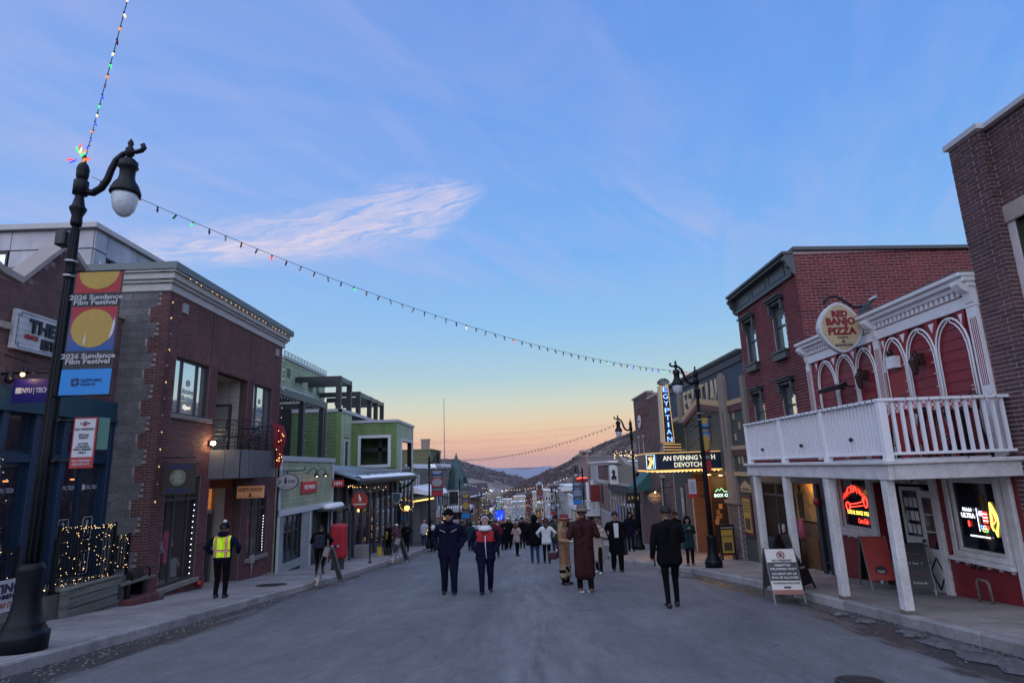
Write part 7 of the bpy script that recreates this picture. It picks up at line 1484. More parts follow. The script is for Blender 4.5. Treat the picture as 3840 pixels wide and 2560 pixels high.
# ============================================================ BANNERS
bred, bor, bbl, bsky, bdk, bgold = mat('banner_red', (.30, .012, .02), .6), mat('banner_purple', (.07, .015, .05), .6), mat('banner_blue', (.008, .07, .26), .6), mat('banner_azure', (.008, .20, .55), .55), mat('banner_charcoal', (.018, .022, .028), .6), mat('banner_gold', (.36, .24, .045), .6, var=.15, vscale=3)
bwh = mat('banner_print', (.32, .34, .36), .6)
def disc(cx, cz, rx, rz, z0, z1, seed=0, n=40, rough=.012):
    pts = []
    for i in range(n):
        a = 2*PI*i/n; k = 1+rough*math.sin(i*2.1+seed)*(1 if math.sin(a) < 0 else .2); pts.append((cx+rx*k*math.cos(a), min(max(cz+rz*k*math.sin(a), z0), z1)))
    return pts
def banner(lb, x0, x1, y, z0, z1, cols, near=False, lean=0., disc_m=None):
    b = thing('street_banner', lb, 'banner', ((x0+x1)/2, y, z1), group='festival banners on the street lamps')
    W_, H_ = x1-x0, z1-z0; X = lambda u: x0+W_*u; Zf = lambda v: z0+H_*v
    sh = lambda z: lean*(z-z1)/H_
    def P(pts, d, m, nm): return MB().prism([(px_+sh(pz), pz) for px_, pz in pts], (0, y-d, 0), (1, 0, 0), (0, 0, 1), (0, .003, 0)).build(nm, m, b)
    P([(x0, z0), (x1, z0), (x1, z1), (x0, z1)], 0, bdk, 'cloth')
    c1, c2, c3, c4 = cols; mg = .03*W_
    P([(X(.03), Zf(.82)), (X(.97), Zf(.82)), (X(.97), Zf(.998)), (X(.03), Zf(.998))], .003, c1, 'print_panel')
    P(disc(X(.5), Zf(.985), W_*.41, H_*.135, Zf(.83), Zf(.995), 1), .006, disc_m or bgold, 'print_disc')
    # middle panel in graded strips
    n = 10
    for k in range(n):
        f = k/n; key = 'banner_mix_%s_%s_%d' % (c2.name, c3.name, k)
        a_, b_ = [m_.node_tree.nodes['Principled BSDF'].inputs['Base Color'] for m_ in (c2, c3)]
        ca, cb = BCOL[c2.name], BCOL[c3.name]; t3 = 3*((k+.5)/n)**2-2*((k+.5)/n)**3; mm = mat(key, tuple(ca[i]*(1-t3)+cb[i]*t3 for i in range(3)), .6)
        za, zb = .705-.355*k/n, .705-.355*(k+1)/n
        P([(X(.03), Zf(zb)), (X(.97), Zf(zb)), (X(.97), Zf(za)), (X(.03), Zf(za))], .003, mm, 'print_strip')
    P(disc(X(.5), Zf(.53), W_*.43, H_*.155, Zf(.352), Zf(.70), 2), .006, disc_m or bgold, 'print_disc')
    P([(X(.0), Zf(.0)), (X(1), Zf(.0)), (X(1), Zf(.205)), (X(0), Zf(.205))], .003, c4, 'print_panel')
    if near:
        P([(X(.935), Zf(.62)), (X(.955), Zf(.56)), (X(.93), Zf(.48)), (X(.86), Zf(.43)), (X(.88), Zf(.5))], .009, mat('torn_white', (.45, .48, .52), .6), 'torn_patch')
        P([(X(.37), Zf(.50)), (X(.39), Zf(.45)), (X(.385), Zf(.40)), (X(.37), Zf(.385)), (X(.355), Zf(.42))], .009, MATS['torn_white'], 'torn_patch')
        for s_, v in (('2026 Sundance', .765), ('Film Festival', .722), ('2026 Sundance', .290), ('Film Festival', .247)):
            z = Zf(v); text('lettering', s_, .10, (X(.5)+sh(z), y-.008, z), UXF, UP, bwh, b, width=.78 if '2026' in s_ else .64, bold=.0035)
        text('lettering', 'SAPPHIRE', .065, (X(.62)+sh(Zf(.1)), y-.008, Zf(.105)), UXF, UP, mat('print_navy', (.005, .03, .12), .5), b, width=.30)
        text('lettering', 'RESERVE', .045, (X(.56)+sh(Zf(.1)), y-.008, Zf(.078)), UXF, UP, MATS['print_navy'], b, width=.2)
        mb = MB(); cx, cz = X(.30)+sh(Zf(.1)), Zf(.105)
        for k in range(4):
            a = PI/2*k; q8 = [(-.058, .02), (-.03, .055), (.052, .055), (.018, .022)]; mb.prism([(u*math.cos(a)-v*math.sin(a), u*math.sin(a)+v*math.cos(a)) for u, v in q8], (cx, y-.009, cz), (1, 0, 0), (0, 0, 1), (0, .002, 0))
        o = mb.build('octagon_mark', MATS['print_navy'], b); o['kind'] = 'stuff'
    else:
        for v in (.76, .73, .28, .25): P([(X(.12), Zf(v)-H_*.008), (X(.88), Zf(v)-H_*.008), (X(.88), Zf(v)+H_*.008), (X(.12), Zf(v)+H_*.008)], .006, bwh, 'print_line')
    for z in (z1, z0): MB().tube([(x0-.12 if near or x0 < 0 else x1+.12, y, z), (x1+.02 if near or x0 < 0 else x0-.02, y, z)], .014 if near else .02, 6).build('banner_arm', blackm, b)
    return b
BCOL = {'banner_red': (.30, .012, .02), 'banner_purple': (.07, .015, .05), 'banner_blue': (.008, .07, .26), 'banner_azure': (.008, .20, .55), 'banner_charcoal': (.018, .022, .028)}
silver = mat('disc_silver', (.22, .25, .30), .6)
banner('large festival banner with gold discs on the left foreground lamp', -6.46, -5.74, 8.28, 2.75, 4.60, (bred, bred, bbl, bsky), True, lean=-.03*-1)
banner('narrow blue and red banner on the lamp before the theatre', 5.5, 5.74, 17.8, 1.25, 2.85, (bsky, bsky, bred, bred), lean=-.06*-1)
banner('blue and red banner with silver discs on the left lamp beyond the canopy', -5.75, -4.98, 39.9, -.1, 1.55, (bbl, bred, bred, bred), disc_m=silver)
banner('gold and purple banner on the left lamp below the iron balcony', -5.75, -4.95, 60.9, -3.2, -.9, (bor, bor, bor, bsky))
banner('blue banner with silver discs on the right lamp by the white porch', 4.6, 5.35, 51.9, -1.65, .15, (bbl, bbl, bsky, bsky), disc_m=silver)
banner('violet and red banner on the distant right lamp', 4.2, 4.9, 82.9, -4.8, -2.9, (bor, bor, bor, bred), disc_m=silver)
banner('orange banner right of the crowd near the brick tower', 2.6, 3.5, 100, -7.3, -5.0, (bor, bred, bred, bsky))
banner('gold disc banner in the middle distance left of the brick tower', 1.0, 1.7, 112, -8.3, -6.5, (bor, bor, bor, bsky)); banner('pale disc banner in the middle distance beside the brick tower', 2.1, 2.8, 118, -8.5, -6.7, (bdk, bdk, bor, bor), disc_m=silver)
banner('gold and red banner just right of the blue screen', -5.3, -4.5, 92, -6.2, -3.5, (bbl, bor, bor, bred)); banner('small dark banner centre left of the crowd', -4.0, -3.3, 130, -9.9, -8.2, (bred, bred, bbl, bsky), disc_m=silver); banner('small gold banner centre left deep in the street', -2.6, -1.9, 130, -10., -8.3, (bor, bor, bor, bsky))
# no-parking plates
pw, pr_ = mat('plate_white', (.42, .44, .48), .5), mat('plate_red', (.32, .02, .025), .5)
def plate(lb, x0, x1, y, z0, z1, near, post):
    b = thing('parking_sign', lb, 'sign', ((x0+x1)/2, y, z1), group='red and white parking plates')
    bevel(box('plate', pr_, b, x0, x1, y, y+.012, z0, z1), .003); W_ = x1-x0; H_ = z1-z0
    bevel(box('white_field', pw, b, x0+W_*.06, x1-W_*.06, y-.004, y, z0+H_*.215, z1-H_*.03), .003)
    if near:
        bevel(MB().hexa([(x1-.02, y+.05, z0+.25), (x1+.05, y+.18, z0+.25), (x1+.05, y+.19, z0+.25), (x1-.02, y+.06, z0+.25), (x1-.02, y+.05, z1), (x1+.05, y+.18, z1), (x1+.05, y+.19, z1), (x1-.02, y+.06, z1)]).build('rear_plate', mat('plate_green', (.10, .22, .17), .5), b), .002)
        cx = (x0+x1)/2
        for s_, v, sz in (('NO PARKING', .745, .045), ('SPECIAL', .63, .042), ('EVENT', .575, .042), ('ACTIVE', .455, .042), ('LOADING', .40, .042), ('WITH PERMIT', .345, .042), ('ONLY', .285, .042)): text('lettering', s_, sz, (cx, y-.005, z0+H_*v), UXF, UP, ink, b, bold=.0006)
        for s_, v in (('NO PARKING', .125), ('2:00-6:00 A.M.', .06)): text('lettering', s_, .042, (cx, y-.001, z0+H_*v), UXF, UP, pw, b, bold=.0006)
        box('badge_bar', mat('badge_navy', (.02, .02, .09), .5), b, cx-.07, cx+.07, y-.008, y-.004, z0+H_*.865, z0+H_*.895); MB().lathe([(.035, 0), (.035, .003)], (cx, y-.008, z0+H_*.875), 16, axis='y').build('badge', pr_, b); text('lettering', 'PARK CITY', .022, (cx, y-.0095, z0+H_*.870), UXF, UP, pw, b)
        for z in (z0+H_*.95, z0+H_*.15): MB().tube([(-6.5, y+.03, z), (x0+.06, y+.03, z)], .022, 8).ball((-6.46, y+.02, z), .045).build('bracket_arm', lampm, b)
    else:
        for k in range(6): box('print_line', ink, b, x0+W_*.22, x1-W_*.22, y-.008, y-.004, z0+H_*(.33+.09*k), z0+H_*(.355+.09*k))
        MB().tube([(x1, y+.02, z1-.05), (post, y+.02, z1-.05)], .015, 6).tube([(x1, y+.02, z0+.05), (post, y+.02, z0+.05)], .015, 6).build('bracket_arm', lampm, b)
plate('red and white no parking plate on the big left lamp', -6.23, -5.90, 8.30, 1.74, 2.44, True, 0)
plate('red and white parking plate on the lamp before the theatre', 4.95, 5.2, 17.8, .52, 1.07, False, 5.45)
plate('small red and white parking plate on the left lamp beyond the canopy', -5.45, -5.2, 39.9, -1.55, -.98, False, -5.8)
# ============================================================ FESTOONS
cols = [neon('blub_red', (1, .06, .03), 1.3), neon('blub_orange', (1, .3, .05), .8), neon('blub_green', (.05, 1, .2), 1.), neon('blub_blue', (.04, .08, 1), 1.3), neon('blub_white', (1, .8, .45), .9)]
dimc = [mat('unlit_red', (.25, .03, .02), .25), mat('unlit_orange', (.3, .10, .03), .25), mat('unlit_green', (.02, .12, .06), .25), mat('unlit_blue', (.02, .02, .2), .25), mat('unlit_clear', (.4, .38, .34), .25)]
def festoon(lb, a, c, sag, n, r=.016, seedv=1, lit=.35, mats=None, wr=.005, sz=1.):
    b = thing('light_string', lb, 'light string', a, group='festoon lights across the street'); random.seed(seedv); a, c = Vector(a), Vector(c)
    f = lambda t: a.lerp(c, t)-Vector((0, 0, sag*4*t*(1-t))); MB().tube([f(i/50) for i in range(51)], wr, 5).build('wire', blackp, b)
    sockets = {}
    for i in range(n):
        t = (i+.5)/n; p = f(t); k = random.randrange(5); m_ = (mats or (cols if random.random() < lit else dimc))[k % len(mats or cols)]
        key = m_.name
        if key not in sockets:
            o = MB().lathe([(r*.5, 0), (r*1.0, -r*1.2), (r*.9, -r*2.4), (r*.1, -r*4.2)], n=8).build('bulb', m_, None); sockets[key] = o.data; bpy.data.objects.remove(o)
        tl = (random.uniform(-.5, .5), random.uniform(-.5, .5), 0)
        o = bpy.data.objects.new('bulb', sockets[key]); C.objects.link(o); o.parent = b; o.location = p-ORG[b]-Vector((0, 0, r*1.6)); o.rotation_euler = tl
        if r > .012:
            if 'sk' not in sockets: q_ = MB().lathe([(r*.75, -r*.3), (r*.8, r*1.3), (r*.4, r*1.6)], n=8).build('socket', blackp, None); sockets['sk'] = q_.data; bpy.data.objects.remove(q_)
            o = bpy.data.objects.new('socket', sockets['sk']); C.objects.link(o); o.parent = b; o.location = p-ORG[b]-Vector((0, 0, r*1.6)); o.rotation_euler = tl
    return b
L1T = (-6.6, 8.34, 6.42)
festoon('coloured bulb string from the left foreground lamp across to the theatre lamp', (-6.5, 8.4, 6.2), (5.45, 17.8, 4.2), .62, 58, .0185, 1, .22)
festoon('coloured bulb string rising from the left foreground lamp out of the top of the view', L1T, (.75, -.1, 7.05), .10, 46, .0135, 3, .8)
w = thing('light_string', 'cluster of coloured bulbs wrapped round the finial of the left foreground lamp', 'light string', L1T, group='festoon lights across the street')
for i, (dx, dz, k) in enumerate(((-.2, -.02, 0), (.16, -.03, 1), (-.08, -.04, 3), (.05, .04, 2), (.02, .12, 4), (.0, .22, 0), (-.06, .17, 2), (.1, .1, 1), (.2, -.02, 0))):
    v = Vector((dx, 0, dz)).normalized() if i != 5 else Vector((0, 0, 1)); p = Vector((-6.6, 8.22, 6.42))+Vector((dx*.4, 0, dz*.6)); MB().tube([p, p+v*.04, p+v*.09, p+v*.12], [.008, .015, .011, .002], 8).build('bulb', cols[k], w)
dk = [mat('unlit_dusk', (.05, .045, .05), .4)]; tiny = [neon('tinywarm', (1, .7, .35), 4), neon('tinyblue', (.1, .1, 1), 5), neon('tinywhite', (1, .9, .8), 3), mat('unlit_dusk2', (.05, .045, .05), .4)]
festoon('unlit bulb string rising from the left toward the third lamp on the right', (-5.5, 40, 2.3), (5.1, 29.4, 3.55), .62, 58, .022, 4, 0, dk, .006)
festoon('second faint bulb string low over the sunset', (-5.6, 40, 2.0), (5.3, 70, -.6), .30, 50, .026, 5, 0, dk, .006)
festoon('lit blue and white bulb string above the far street', (-5.2, 61, .15), (5.1, 52, .95), .95, 40, .016, 6, 1, tiny, .006)
festoon('lit bulb string low over the far street before the brick tower', (-5.3, 90, -2.6), (4.4, 84, -1.9), .8, 36, .02, 7, 1, tiny, .006)
festoon('small lit bulb string across the foot of the street', (-5.5, 122, -5.5), (4.0, 114, -4.5), .8, 34, .024, 8, 1, tiny, .006)
# roof edge and corner strings on the brown brick building
warmb = [neon('c9warm', (1, .62, .25), .8), neon('c9warm', (1, .62, .25), .8), mat('unlit_clear', (.4,.38,.34), .25)]
festoon('row of warm bulbs clipped under the cornice of the brown brick building', (-8.22, 14.2, 6.58), (-8.22, 21.3, 6.56), .0, 26, .014, 9, 1, warmb, .005)
festoon('vertical warm bulb string down the brick corner of the brown building', (-8.46, 14.1, 6.1), (-8.46, 14.1, .9), .0, 13, .015, 10, 1, warmb, .005)
festoon('vertical warm bulb string on the far corner of the brown building', (-8.44, 21.2, 5.9), (-8.44, 21.2, 2.4), .0, 10, .014, 11, 1, warmb, .005)
# ============================================================ SMALL STREET FURNITURE
w = thing('round_sign', 'round red sign with a white llama mark on a thin post at the left kerb', 'sign', (-6.23, 25.57, -2.1)); gzz = gz(25.57)+.14
MB().lathe([(.345, 0), (.345, .05)], (-6.69, 25.55, .41), 32, axis='y').build('disc', mat('sign_brick_red', (.30, .03, .02), .5), w); text('lettering', 'cotopaxi', .13, (-6.69, 25.54, .24), UXF, UP, MATS['sign_text_white'], w, width=.52, bold=.002)
MB().prism([(-.05, 0), (-.03, .12), (-.06, .2), (-.04, .28), (-.01, .3), (.0, .2), (.05, .16), (.06, 0), (.03, 0), (.02, .08), (-.01, .08), (-.02, 0)], (-6.69, 25.54, .38), (1, 0, 0), (0, 0, 1), (0, .008, 0)).build('llama_mark', MATS['sign_text_white'], w)
MB().tube([(-6.23, 25.57, gzz), (-6.23, 25.57, .95)], .03, 8).lathe([(.09, 0), (.08, .04), (.03, .08)], (-6.23, 25.57, gzz), 12).build('post', mat('post_rust', (.02, .012, .012), .6), w); MB().tube([(-6.23, 25.57, .8), (-6.5, 25.57, .8)], .02).build('arm', blackm, w)
w = thing('parking_meter', 'parking machine under a bright red cloth hood on a navy pedestal', 'parking meter', (-6.55, 22.2, -1.8)); y = 22.2; g_ = gz(22.2)+.14
box('pedestal', navy, w, -6.75, -6.38, y-.15, y+.2, g_, -1.2); hood = mat('hood_red', (.36, .01, .022), .6, var=.15, vscale=4, bump=.4, bscale=8)
bevel(MB().hexa([(-6.90, y-.22, -1.42), (-6.24, y-.22, -1.42), (-6.24, y+.25, -1.42), (-6.90, y+.25, -1.42), (-6.82, y-.2, -.22), (-6.26, y-.2, -.22), (-6.26, y+.22, -.22), (-6.82, y+.22, -.22)]).build('cloth_hood', hood, w), .13, 4)
box('badge', pw, w, -6.72, -6.46, y-.245, y-.225, -1.0, -.93); MB().lathe([(.06, 0), (.06, .01)], (-6.59, y-.25, -.97), 14, axis='y').build('badge_disc', mat('badge_navy', (.02, .02, .09), .5), w)
w = thing('concrete_block', 'pale concrete block at the foot of the downpipe behind the hooded parking machine', 'block', (-7.8, 28.2, -2.3)); bevel(box('block', conc, w, -8.3, -7.8, 27.9, 28.3, -2.5, -1.85), .02)
w = thing('planter', 'square concrete planter against the dark shopfront', 'planter', (-7.6, 30.3, -2.5)); bevel(box('box', conc, w, -8.0, -7.4, 29.6, 30.2, -2.7, -1.85), .02)
def aframe(lb, x, y, w_, h, face, kind, dz=0.):
    b = thing('sandwich_board', lb, 'sandwich board', (x, y, gz(y)+dz), rz=face, local=True); 
    sp_ = .38
    steelm = mat('sign_steel', (.16, .17, .17), .4, metal=.5)
    for s_ in (-1, 1):
        for xx in (-w_/2, w_/2): MB().bar((xx, s_*sp_, 0), (xx, s_*.03, h), .028, .028).build('leg', steelm if kind != 'black' else blackm, b)
    def pan(z0, z1, m, nm, s_=-1, d=.018):
        f0 = lambda z: s_*(sp_+(.03-sp_)*z/h)+s_*d
        return MB().hexa([(-w_/2, f0(z0), z0), (w_/2, f0(z0), z0), (w_/2, f0(z0)+.012, z0), (-w_/2, f0(z0)+.012, z0), (-w_/2, f0(z1), z1), (w_/2, f0(z1), z1), (w_/2, f0(z1)+.012, z1), (-w_/2, f0(z1)+.012, z1)]).build(nm, m, b)
    fz = lambda z: (0, -(sp_+(.03-sp_)*z/h)-.035, z); up = Vector((0, (sp_-.03)/h, 1)).normalized()
    if kind == 'nopark':
        pan(.25, .92, MATS['sign_offwhite'], 'panel'); pan(.40, .70, mat('panel_charcoal', (.05, .055, .06), .5), 'dark_field', d=.024); pan(.18, .25, mat('barrier_stripe', (.30, .13, .10), .6), 'stripe_rail')
        pan(.2, .9, steelm, 'rear_panel', 1)
        for s_, z, sz, m_ in (('NO PARKING', .715, .055, ink), ('PERMITTED', .635, .05, white), ('DELIVERIES ONLY', .575, .05, white), ('NO DROP OFF OR', .495, .05, white), ('PICK UP ALLOWED', .435, .05, white), ('TOW ENFORCED WITH $150 FINE', .35, .04, ink)): text('lettering', s_, sz, fz(z), (1, 0, 0), up, m_, b, width=min(w_*.9, len(s_)*sz*.62), bold=.0008)
        MB().tube([Vector(fz(.82))+Vector((.065*math.cos(a), 0, .065*math.sin(a))) for a in [2*PI*i/16 for i in range(17)]], .008, 5).build('ring_mark', pr_, b); text('lettering', 'P', .10, Vector(fz(.785)), (1, 0, 0), up, ink, b, bold=.002); MB().bar(Vector(fz(.86))+Vector((-.05, -.004, 0)), Vector(fz(.78))+Vector((.05, -.004, 0)), .01).build('slash', pr_, b)
        box('badge', ink, b, -.06, .06, -.315, -.309, .285, .31)
    elif kind == 'barrier':
        pan(h*.75, h*.97, mat('board_grey', (.33, .33, .33), .6), 'top_board'); pan(h*.06, h*.22, MATS['sign_offwhite'], 'foot_board'); pan(.1, h*.95, mat('board_backside', (.08, .095, .09), .6), 'rear_board', 1)
        mb = MB(); mb.bar((-.05, -sp_+.0, h*.10), (.05, -sp_, h*.17), .02); mb.bar((.05, -sp_, h*.10), (-.05, -sp_, h*.17), .02); mb.build('mark', MATS['sign_red_ink'], b)
    elif kind == 'red':
        pan(.2, h-.02, mat('board_red', (.32, .03, .025), .5, var=.2), 'panel'); MB().lathe([(.09, 0), (.09, .006)], fz(.36), 20, axis='y').build('round_mark', ink, b); pan(.1, h-.02, blackm, 'rear_panel', 1)
        text('lettering', 'PIZZA', .1, fz(.33), (1, 0, 0), up, white, b, width=.12)
    else:
        pan(.12, h-.02, blackp, 'panel'); pan(.12, h-.02, blackp, 'rear_panel', 1)
        for k, s_ in enumerate(('Today', '2 for 1', 'Slices', 'Salad')): text('chalk_lettering', s_, .055, fz(h-.2-k*.15), (1, 0, 0), up, MATS['sign_offwhite'] if k % 2 else mat('chalk_red', (.25, .08, .07), .7), b, width=.2)
    return b
aframe('grey barrier board with its legs spread in the left gutter before the parking machine', -5.45, 17.6, .42, 1.05, -.95, 'barrier', .02)
aframe('second barrier board farther down the left gutter', -5.3, 27.0, .45, 1.05, -.95, 'barrier', .02)
aframe('white NO PARKING sandwich board beside the first white porch post', 4.85, 11.75, .52, .93, -.12, 'nopark', 0.)
aframe('tall black chalkboard leaning just behind the NO PARKING board', 5.25, 12.35, .5, 1.05, .75, 'black', .14)
aframe('red topped sandwich board in front of the open restaurant door', 6.75, 11.95, .42, .95, -.25, 'red', .14); aframe('black chalkboard with white writing beside the restaurant door', 7.0, 11.2, .4, .85, -.4, 'chalk', .14)
w = thing('trash_bin', 'tall dark slatted litter bin at the kerb beyond the man with the white shirt', 'bin', (4.25, 25.6, gz(25.6)+.14)); g_ = gz(25.6)+.14
MB().lathe([(.28, 0), (.28, 1.05), (.30, 1.07), (.30, 1.1), (.2, 1.12)], (4.1, 25.6, g_), 20).build('body', mat('bin_navy', (.015, .018, .03), .5), w)
for k in range(14): a = 2*PI*k/14; MB().box(4.1+.285*math.cos(a)-.02, 4.1+.285*math.cos(a)+.02, 25.6+.285*math.sin(a)-.02, 25.6+.285*math.sin(a)+.02, g_+.04, g_+1.02).build('slat', MATS['bin_navy'], w)
# conifer with lights and lit bush on the far left, bare trees far right
def lit_tree(lb, x, y, z0, h, r, n, seed, cat='tree', m=None):
    t_ = thing('lit_tree', lb, cat, (x, y, z0)); random.seed(seed); mb = MB()
    for i in range(900):
        f = random.random()**.7; rr = r*(1-f)*math.sqrt(random.random()); a = random.random()*2*PI; p = Vector((x+rr*math.cos(a), y+rr*math.sin(a), z0+.15*h+f*h*.85)); d = Vector((math.cos(a), math.sin(a), random.uniform(-.4, .3))).normalized()*.14; s_ = Vector((-d.y, d.x, 0))*.3
        mb.poly([p-s_, p+s_, p+d])
    mb.build('crown', m or MATS['wreath_green'], t_); MB().tube([(x, y, z0), (x, y, z0+h*.9)], [.06, .01], 6).build('trunk', barkm, t_)
    for i in range(n): f = random.random(); a = random.random()*2*PI; MB().ball((x+r*(1-f)*math.cos(a), y-abs(r*(1-f)*math.sin(a)), z0+.15*h+f*h*.8), .022, 5, 3).build('fairy_bulb', MATS['neon_warmfairy'], t_)
lit_tree('dark conifer wound with warm lights behind the left lamp beyond the canopy', -5.7, 47, gz(47)+.1, 2.9, .7, 44, 1); lit_tree('round bush glowing with warm fairy lights low beside the far left lamp', -6.3, 44, gz(44)+.6, 1.3, .55, 40, 2, 'bush')
for i, (x, y, h) in enumerate(((8.6, 150, 9), (9.6, 152, 10), (10.6, 149, 9.5), (5.6, 92, 5.5))):
    t_ = thing('bare_tree', ['leftmost of three tall bare trees above the maroon hall', 'middle of three tall bare trees above the maroon hall', 'rightmost of three tall bare trees above the maroon hall', 'bare tree between the white roofed shed and the violet banner'][i], 'tree', (x, y, gz(y))); random.seed(30+i); tw_ = MB(); z0 = gz(y)
    tw_.tube([(x, y, z0), (x, y, z0+h*.5)], [.12, .07], 5); branch(Vector((x, y, z0+h*.4)), Vector((0, 0, 1)), h*.6, .05, 2); branch(Vector((x, y, z0+h*.3)), Vector((.3, 0, 1)), h*.5, .04, 2); tw_.build('crown', barkm, t_)
# string of lit bulbs on the cream shop roof
w = thing('light_string', 'tangle of warm bulbs on the roof rail above the cream shop', 'light string', (7, 44, 2)); random.seed(2)
for i in range(60): MB().ball((7.0+2.6*random.random(), 44, 2.05+.3*random.random()+.15*math.sin(i)), .022, 5, 3).build('bulb', neon('roofwarm', (1, .65, .25), 5), w)
# distant town and street lights
tl_ = [neon('far_warm', (1, .7, .4), 3.5), neon('far_white', (.9, .95, 1), 3)]
random.seed(21)
for gi, (lb, n, fx, r) in enumerate((
    ('scattered shop and tree lights along the far left of the street', 90, lambda: (-5.2+random.random()*1.5-(0), 70+random.random()*60), .026),
    ('scattered shop and tree lights along the far right of the street', 110, lambda: (2.2+random.random()*3.2, 80+random.random()*60), .026),
    ('dense dots of shop light at the bottom of the street', 150, lambda: (-7+random.random()*9, 160+random.random()*60), .045))):
    w = thing('shop_lights', lb, 'lights', (0, 100, gz(100))); ms = []
    for m_ in tl_: o = MB().ball((0, 0, 0), r, 5, 3).build('bulb', m_, None); ms.append(o.data); bpy.data.objects.remove(o)
    for i in range(n):
        x, y = fx(); z = gz(y)+.8+random.random()**1.5*(5.0 if gi < 2 else 9)
        o = bpy.data.objects.new('bulb', random.choice(ms)); C.objects.link(o); o.parent = w; o.location = Vector((x, y, z))-ORG[w]
vh = mat('valley_house', (.20, .19, .20), .8, rnd=.5); random.seed(5)
for i in range(42):
    x, y = -330+random.random()*420, 1250+random.random()*750; 
    if x > 20+(y-1250)*.05: continue
    zg = gz(900)-.012*(y-900)-.35
    s_ = 5+random.random()*6; nm = ['low pale house scattered on the valley floor beyond the town'][0]
    h_ = thing('valley_house', nm, 'house', (x, y, zg), group='houses on the valley floor'); MB().box(x-s_, x+s_, y-6, y+6, zg-1, zg+5).build('wall', vh, h_, fix=False); MB().prism([(-s_-1, 5), (s_+1, 5), (0, 8)], (x, y-6.5, zg), (1, 0, 0), (0, 0, 1), (0, 13, 0)).build('roof', mat('valley_roof', (.3, .3, .34), .8, rnd=.5), h_)
w = thing('valley_lights', 'tiny town lights scattered over the valley and the foot of the far hill', 'lights', (0, 1500, -60))
for m_ in (neon('valley_warm', (1, .7, .45), 10), neon('valley_cool', (.5, .6, 1), 10)):
    o = MB().ball((0, 0, 0), .8, 5, 3).build('bulb', m_, None); me = o.data; bpy.data.objects.remove(o)
    for i in range(60):
        y = 1150+random.random()*700; x = -300+random.random()*320; z = gz(900)-.012*(y-900)+4+random.random()*3; o = bpy.data.objects.new('bulb', me); C.objects.link(o); o.parent = w; o.location = Vector((x, y, z))-ORG[w]
# shopping bags on the pavement
yb = mat('bag_yellow', (.55, .42, .02), .6)
for lb, x, y, z, w_, h, m_ in (('yellow paper bag standing on the left pavement', -7.25, 31.75, gz(31.75)+.14, .22, .42, yb), ('dark duffel bag beside the yellow paper bag', -6.85, 31.9, gz(31.9)+.14, .42, .34, mat('bag_black', (.01, .01, .014), .6)), ('small yellow bag leaning by the walkers with shopping', -6.72, 33.2, gz(33.2)+.5, .2, .4, yb), ('large yellow carrier bag held at hip height by the shoppers', -7.0, 33.0, -1.95, .36, .4, yb)):
    b = thing('shopping_bag', lb, 'bag', (x, y, z)); bevel(box('bag_body', m_, b, x-w_/2, x+w_/2, y-.07, y+.07, z, z+h), .015); MB().tube([(x-.06, y, z+h), (x-.05, y, z+h+.12), (x+.05, y, z+h+.12), (x+.06, y, z+h)], .008, 5).build('handle', m_, b)
# ============================================================ RED BANJO oval sign on its bracket
w = thing('oval_sign', 'cream oval hanging sign with maroon pizza lettering above the white balcony', 'sign', (6.7, 11.8, 4.15)); y = 11.8
def ovalpts(rx, rz): 
    pts = []
    for i in range(32):
        a = 2*PI*i/32; k = 1+.06*abs(math.cos(2*a))**5-.02*abs(math.sin(2*a))**4; pts.append((rx*k*math.cos(a), rz*k*math.sin(a)))
    return pts
bevel(MB().prism(ovalpts(.43, .50), (6.70, y, 4.14), (1, 0, 0), (0, 0, 1), (0, .14, 0)).build('rim', mat('sign_rim', (.50, .51, .52), .5, var=.15), w), .012)
MB().prism(ovalpts(.375, .445), (6.70, y-.008, 4.14), (1, 0, 0), (0, 0, 1), (0, .02, 0)).build('face', mat('sign_parchment', (.42, .335, .20), .6, var=.2, vscale=3), w)
mrn = mat('sign_maroon', (.18, .008, .015), .5)
for s_, z, sz, wd in (('RED', 4.365, .17, .33), ('BANJO', 4.195, .20, .60), ('PIZZA', 3.99, .20, .58)): text('lettering', s_, sz, (6.70, y-.009, z), UXF, UP, mrn, w, width=wd, bold=.011)
for s_, z, sz, wd in (('PASTA', 3.905, .062, .22), ('&', 3.815, .09, .07), ('SANDWICHES', 3.745, .062, .36)): text('lettering', s_, sz, (6.70, y-.009, z), UXF, UP, ink, w, width=wd, bold=.002)
MB().tube([(6.46, y+.07, 4.68), (6.55, y+.07, 4.80), (6.72, y+.07, 4.82), (6.92, y+.07, 4.68), (7.08, y+.07, 4.56), (7.32, y+.07, 4.60), (7.5, y+.07, 4.72)], .028, 8).build('bracket_arm', blackm, w)
for x in (6.5, 6.88): MB().tube([(x, y+.07, 4.74), (x, y+.07, 4.58)], .012, 5).build('hanger', blackm, w)
bevel(box('bracket_box', slate, w, 7.22, 7.40, y, y+.2, 4.2, 4.62), .01); MB().tube([(7.16, y+.05, 4.38), (7.1, y+.05, 4.3), (7.16, y+.05, 4.22), (7.22, y+.05, 4.3)], .012, 6).build('scroll', blackm, w)
MB().tube([(7.4, y+.1, 4.7), (7.58, y+.1, 4.78)], [.03, .05], 8).build('spot_lamp', gal, w)
